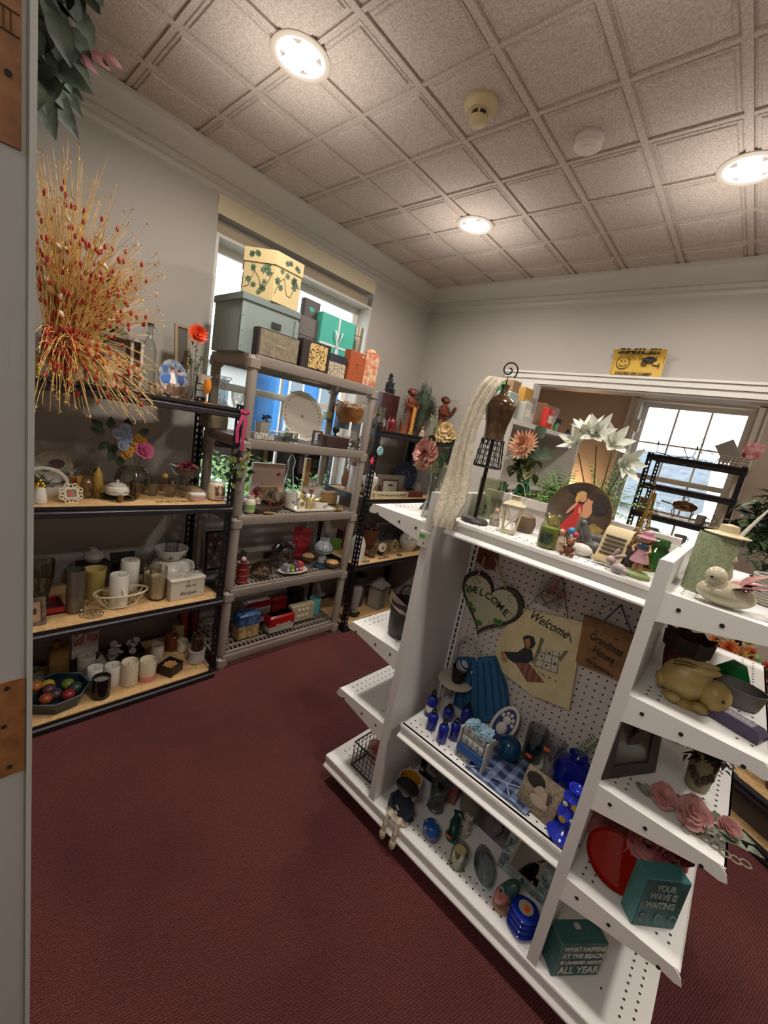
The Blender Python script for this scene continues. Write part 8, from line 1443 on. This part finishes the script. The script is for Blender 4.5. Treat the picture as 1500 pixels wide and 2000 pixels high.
# flowers on the back half of the gondola
def arrangement(name,label,px,y,vase_m,vh=.11,py=1010):
    v=ony(px,py,y);return E(name,label,'flower arrangement',Vector((v.x,y,Z1)))
t=arrangement('mum_arrangement','peach chrysanthemum with eucalyptus in a green glass vase',1005,1.56,None);P=t.location;f=lambda x,y,d=1.54:ony(x,y,d)-P
B().lathe([(.028,0),(.036,.02),(.03,.09),(.018,.13),(.024,.15),(.001,.13)],n=24).out('vase',mat('#7EC4A4',.08,'glass'),t);b=B();bloom(b,f(1025,872),(-.1,-1,.35),.070,22,5,.25,.2);b.out('chrysanthemum',mat('#C98A66',.6,'speck',0,'#D9AE90',25),t)
b=B();[b.leaf(f(x,y),(dx,-.4,dz),L_,.055,up=(0,-1,0))for x,y,dx,dz,L_ in((1045,868,.2,-1,.06),(1055,880,1,-.3,.06),(1050,850,.6,.6,.045))];b.out('eucalyptus',mat('#4A5A48',.6),t);b=B();[b.leaf(f(random.uniform(1000,1045),random.uniform(890,925)),rdir(-.8,.6),.05,.04)for _ in range(30)];b.out('olive_leaves',mat('#3E3F1E',.6,'speck',0,'#5A5A2E',30),t);stems(t,(0,0,.03),[f(1020,885),f(1045,880)],.002)
def fern(b,c,n,L_):
    for i in range(n):
        d=rdir(-.1,1);q=[Vector(c)+d*L_*k/9+Vector((0,0,-.03*(k/9)**2))for k in range(10)];s_=d.cross(Vector((0,0,1))).normalized()
        for k in range(1,10):[b.leaf(q[k],d*.5+s_*s,.030*(1.15-k/10),.014,seg=2)for s in(-1,1)]
t=arrangement('fern_plant','bright green artificial fern between the flower vases',1085,1.60,None);P=t.location;b=B();fern(b,(0,0,.11),60,.15);b.out('fronds',mat('#4A7A28',.6,'speck',0,'#78A048',30),t);B().lathe([(.03,0),(.04,.06),(.036,.10),(.001,.09)],n=20).out('green_pot',mat('#0E4A2E',.15),t)
t=arrangement('lily_arrangement','white silk lilies with fern fronds in a clear vase',1160,1.60,None);P=t.location;f=lambda x,y,d=1.57:ony(x,y,d)-P
b=B();c=B()
for x,y,n_ in((1130,868,(-.4,-.8,.5)),(1165,850,(.1,-.9,.5)),(1195,868,(.5,-.8,.5)),(1148,845,(-.2,-.5,1)),(1215,905,(.8,-.6,.1))):bloom(b,f(x,y),n_,.080,6,2,.6,.40);[c.leaf(f(x,y),Vector(n_)+rdir(-1,1)*.3,.04,.004,seg=2)for _ in range(5)]
b.out('lily_petals',mat('#D2D3C6',.5),t);c.out('stamens',mat('#8EA04A',.5),t);b=B();fern(b,(0,0,.12),30,.20);b.out('fronds',mat('#4C7A26',.6,'speck',0,'#7AA048',30),t);stems(t,(0,0,.03),[f(1130,885),f(1165,870),f(1195,885),f(1215,915)],.0022);B().lathe([(.035,0),(.03,.06),(.04,.12),(.037,.12),(.001,.01)],n=24).out('vase',glass(),t)
for px,y,r_,h_,m_,la in((972,1.52,.032,.12,mat('#66B48E',.08,'glass'),'round green glass bottle behind the dress form skirt'),(1010,1.66,.034,.16,mat('#4E9E7E',.08,'glass'),'tall green glass vase behind the lantern'),(1052,1.68,.022,.15,mat('#B5A896',.2),'slim pale ceramic bud vase behind the ferns')):
    t=E('glass_vase',la,'vase',Vector((ony(px,1000,y).x,y,Z1)));B().lathe([(r_*a,h_*z)for a,z in VASE],n=26).out('vase',m_,t)
# ---------------------------------------------------------------- further room: white cabinet of groceries
A_,C_=onz(1000,818,1.72),onz(1135,858,1.72);d_=(C_-A_);rz=math.atan2(d_.y,d_.x);W=d_.length
N_=Vector((d_.y,-d_.x,0)).normalized()
t=E('white_cabinet','tall white shelf cabinet standing in the further room','cabinet',((A_+C_)/2-N_*.16).xy.to_3d(),rz);b=B();b.box((0,0,1.71),(W,.32,.03));[b.box((s*(W/2-.015),0,.85),(.03,.32,1.70))for s in(-1,1)];b.box((0,.15,.85),(W,.02,1.7));b.out('carcass',mat('#B5AFA6',.5),t,0);[B().box((0,0,z),(W-.06,.30,.02)).out('shelf',mat('#B5AFA6',.5),t,0)for z in(.1,.5,.9,1.3)]
M3=t.location
def cab(name,label,cat,u,v,z=1.7255):return E(name,label,cat,M3+Vector((math.cos(rz)*u-math.sin(rz)*v,math.sin(rz)*u+math.cos(rz)*v,z)),rz)
its=[('box',-.40,.0,.11,.10,.17,'#8E9A98','grey-blue jar box at the left end of the white cabinet'),('box',-.30,.05,.09,.08,.26,'#8E6E52','brown carton at the back on the white cabinet'),('box',-.21,-.03,.10,.07,.14,'#A8A8A0','pale grey carton at the front on the white cabinet'),('box',-.10,.06,.12,.09,.25,'#B58A3A','yellow-orange house-shaped carton on the white cabinet'),('box',.02,.08,.12,.10,.30,'#C4C0B8','large white plastic tub on the white cabinet'),('box',.10,-.06,.10,.05,.15,'#B5281E','red and orange packet on the white cabinet'),('box',.33,.08,.26,.12,.20,'#A87E64','brown moulded organiser at the right end of the white cabinet')]
for nm,u,v,w_,dd,hh,c_,la in its:
    if abs(u)>W/2-.05:u=math.copysign(W/2-.08,u)
    t=cab('carton',la,'carton',u,v);B().box((0,0,hh/2),(w_,dd,hh),bev=.006).out('box',mat(c_,.5),t);B().box((0,-dd/2-.001,hh*.5),(w_*.7,.002,hh*.35)).out('label',mat('#C9BFA8' if c_!='#C4C0B8' else '#8E8A84',.5),t,0)
for u,c_,la in((.19,'#3F8E3A','small bottle with a green cap on the white cabinet'),(.235,'#8E1E4A','small dark bottle with a magenta label on the white cabinet'),(.42,'#22305E','tiny navy ink jar at the right end of the white cabinet')):
    t=cab('small_bottle',la,'bottle',min(u,W/2-.03),-.10);h_=.10 if u<.4 else .05;B().lathe([(.018,0),(.018,h_*.6),(.009,h_*.75),(.001,h_*.76)],n=16).out('bottle',mat('#23201E',.3),t);B().lathe([(.0185,h_*.1),(.0185,h_*.5)],n=16).out('label',mat(c_,.5),t);B().lathe([(.010,h_*.72),(.010,h_),(.001,h_)],n=14).out('cap',mat('#15120F',.4),t)
t=cab('green_lid_jar','jar with a bright green crumpled lid on the white cabinet','jar',-.36,.10);t.scale.z=.9;B().lathe([(.05,0),(.05,.2),(.001,.2)],n=20).out('jar',glass('#B9C4C2'),t);B().lathe([(.055,.2),(.06,.23),(.03,.26),(.001,.26)],n=14,flute=.08).out('green_lid',mat('#2E9A48',.4),t)
# ---------------------------------------------------------------- goods on the rack before the further window
RY=4.14;FZ=(1.0,1.225,1.475,1.722)
def far(name,label,cat,px,py,k,dy=.12):return E(name,label,cat,Vector((max(-.70,min(-.13,ony(px,py,RY+dy).x)),RY+dy,FZ[k]+.0005)),0)
MG=mat('#77706E',.4)
for px,k,la,m_ in((1283,0,'wide grey banded mug on the lower far rack shelf',MG),(1318,0,'dark tipped mug in the middle of the far rack',mat('#2A2C30',.3)),(1342,0,'large grey patterned mug on the far rack',MG),(1388,0,'small grey mug right of the patterned mug',mat('#57534F',.4)),(1370,1,'pale grey mug beside the silver dish',mat('#A39A90',.4))):
    t=far('mug',la,'mug',px,1010,k);s_=1.2 if 'large' in la or 'wide' in la else .9;B().lathe([(.03*s_,0),(.036*s_,.004),(.038*s_,.085*s_),(.034*s_,.085*s_),(.03*s_,.008),(.001,.006)],n=24).out('body',m_,t);b=B();b.tube([(.036*s_,0,.07*s_),(.058*s_,0,.062*s_),(.058*s_,0,.030*s_),(.036*s_,0,.02*s_)],.005,7);b.out('handle',m_,t)
t=far('chafing_dish','round silver chafing dish with domed lid on curved legs','chafing dish',1350,950,1);b=B();b.lathe([(.02,.075),(.07,.085),(.092,.115),(.095,.12),(.001,.12)],n=32);b.out('pan',mat('#A89080',.15,'',1),t);b=B();b.lathe([(.093,.12),(.085,.14),(.05,.158),(.001,.162)],n=32);b.ring((0,0,.178),.016,.003,16,6,(0,1,0));b.out('lid',mat('#B09A88',.12,'',1),t);b=B()
for k in range(4):a=PI/4+k*PI/2;ca,sa=math.cos(a),math.sin(a);b.tube([(ca*.08,sa*.08,.10),(ca*.098,sa*.098,.07),(ca*.085,sa*.085,.03),(ca*.092,sa*.092,.004)],.0045,6)
b.cyl((-.09,0,.115),(-.17,0,.125),.006,n=8);b.out('leg_frame',SILV,t)
t=far('storage_tin','tan cylinder canister at the left of the far rack','canister',1262,945,1);B().lathe([(.036,0),(.036,.12),(.001,.12)],n=24).out('canister',mat('#77675A',.5),t);B().lathe([(.038,.10),(.038,.122),(.001,.123)],n=24).out('lid',mat('#857566',.5),t)
t=far('cake_stand','stacked clear glass cake stand on the far rack','cake stand',1295,955,1,.14);b=B();b.lathe([(.05,0),(.01,.02),(.01,.05),(.07,.06),(.07,.066),(.01,.066),(.01,.09),(.045,.098),(.045,.104),(.001,.104)],n=28);b.out('stand',glass('#D9DCDA'),t)
for px,la in((1398,'left clear glass candlestick on the far rack'),(1414,'right clear glass candlestick on the far rack')):
    t=far('glass_candlestick',la,'candlestick',px,955,1,.08 if px<1400 else .2);B().lathe([(.03,0),(.008,.02),(.014,.05),(.007,.08),(.02,.10),(.001,.10)],n=18).out('candlestick',glass('#D4D4D2'),t)
t=far('wire_rack','black wire circle-pattern bottle rack on top of the far rack','wine rack',1375,885,3);b=B();[b.ring((x,0,z),.035,.002,18,4,(0,1,0))for x,z in((-.09,.11),(-.05,.15),(-.01,.11),(.03,.07),(.07,.11),(.10,.15),(.0,.16),(-.04,.07),(.06,.04),(-.02,.04))];b.tube([(-.14,0,.10),(-.08,0,.004),(.09,0,.004),(.15,0,.10)],.004);b.out('rack_wires',IRON,t);t.location.x=-.40
t=far('wire_basket','black wire magazine holder on top of the far rack','wire holder',1300,870,3);b=B();[b.tube([(s*.14,0,.12),(s*.13,0,.03),(0,0,.004)],.004)for s in(-1,1)];[b.tube([(x,-.04,.0),(x,-.04,.12),(x,.04,.12),(x,.04,0)],.002,4)for x in(-.14,-.10,.10,.14)];b.out('wires',IRON,t);t.location.x=-.585
t=far('plastic_basket','white lattice plastic basket at the right of the far rack top','basket',1445,880,3,.1);t.location.x=-.19;b=B();w_,d_,h_=.085,.06,.075
for x in[-w_+2*w_*k/7 for k in range(8)]:[b.box((x,s*d_,h_/2),(.008,.004,h_))for s in(-1,1)]
for y in[-d_+2*d_*k/5 for k in range(6)]:[b.box((s*w_,y,h_/2),(.004,.008,h_))for s in(-1,1)]
for z in(.004,.03,.055,h_):[b.box((0,s*d_,z),(2*w_,.005,.008))for s in(-1,1)];[b.box((s*w_,0,z),(.005,2*d_,.008))for s in(-1,1)]
b.out('lattice',mat('#B9AFA4',.5),t,0);P=t.location.copy();t=E('box','white pointed carton standing in the lattice basket','carton',P+Vector((-.005,0,.012)),0);T=Matrix.Rotation(-.6,4,'Y');B().at(Matrix.Translation((-.03,0,.075))@T).box((0,0,.03),(.12,.07,.15),bev=.002).out('carton',mat('#9A938E',.6),t,0)
t=E('gift_wrap','pink and white crumpled tissue sticking out of the lattice basket','tissue',P+Vector((.06,0,.05)));b=B();[b.leaf((0,jit(.02),.02),(.5+jit(.5),jit(.3),1),.15,.08,up=(0,-1,0))for _ in range(9)];b.out('pink_tissue',mat('#C0606A',.5,'speck',0,'#CFA6A2',25),t)
# ---------------------------------------------------------------- flowers on the rack to the right
def posy(name,label,x,y,z,cols,n=7,R_=.05,sp=.10,pot=True):
    t=E(name,label,'flower arrangement',(x,y,z+.0005),0)
    for nm,c_ in cols:
        b=B();[bloom(b,(jit(sp),jit(sp*.6),.16+jit(.05)),(jit(.6),-1,.8),R_,12,4,.35,.3)for _ in range(max(2,n//len(cols)))];b.out(nm,mat(c_,.6),t)
    leaves(t,(0,0,.12),(sp,sp*.5,.05),60,.05,.022,GRN,'leaves',-.4);stems(t,(0,0,.02),[(jit(sp*.6),jit(.03),.14)for _ in range(6)],.003);B().lathe([(.035,0),(.045,.07),(.04,.08),(.001,.07)],n=18).out('pot',mat('#4A2E22',.6),t)
RP=lambda u,d,z:(.95-.84*u+.545*d,2.06+.545*u+.84*d,z)
for nm,la,u,d,z,cols,n_,R_,sp in(('orange_bouquet','orange chrysanthemum arrangement on the right background rack',.86,.16,.60,(('orange_mums','#C8601E'),('red_mums','#B02818')),12,.06,.10),('autumn_bouquet','dried autumn arrangement with yellow leaves on the right background rack',1.09,.16,.60,(('yellow_leaves','#9A8038'),('rust_flowers','#A84E22')),12,.05,.09),('red_bouquet','crimson silk flowers at the right picture edge',.62,.16,.60,(('crimson_flowers','#9A1434'),),8,.06,.08),('white_bouquet','white silk daisies on the middle shelf of the right background rack',.93,.12,.26,(('white_daisies','#C4BBA6'),('pink_flowers','#B07872')),10,.055,.08),('pink_bouquet','peach and pink silk flowers right of the white daisies',.70,.12,.26,(('peach_flowers','#C48872'),),8,.06,.07)):posy(nm,la,*RP(u,d,z),cols,n_,R_,sp)
for u,la,c_ in((1.02,'low dark box on the lowest shelf of the right background rack','#1E1A1A'),(.72,'grey metal tin on the lowest shelf of the right background rack','#4A463E')):t=E('storage_box',la,'box',RP(u,.18,.0605),.9948);B().box((0,0,.05),(.22,.24,.10),bev=.006).out('box',mat(c_,.5),t);B().box((0,0,.11),(.23,.25,.02),bev=.004).out('lid',mat(c_,.4),t)
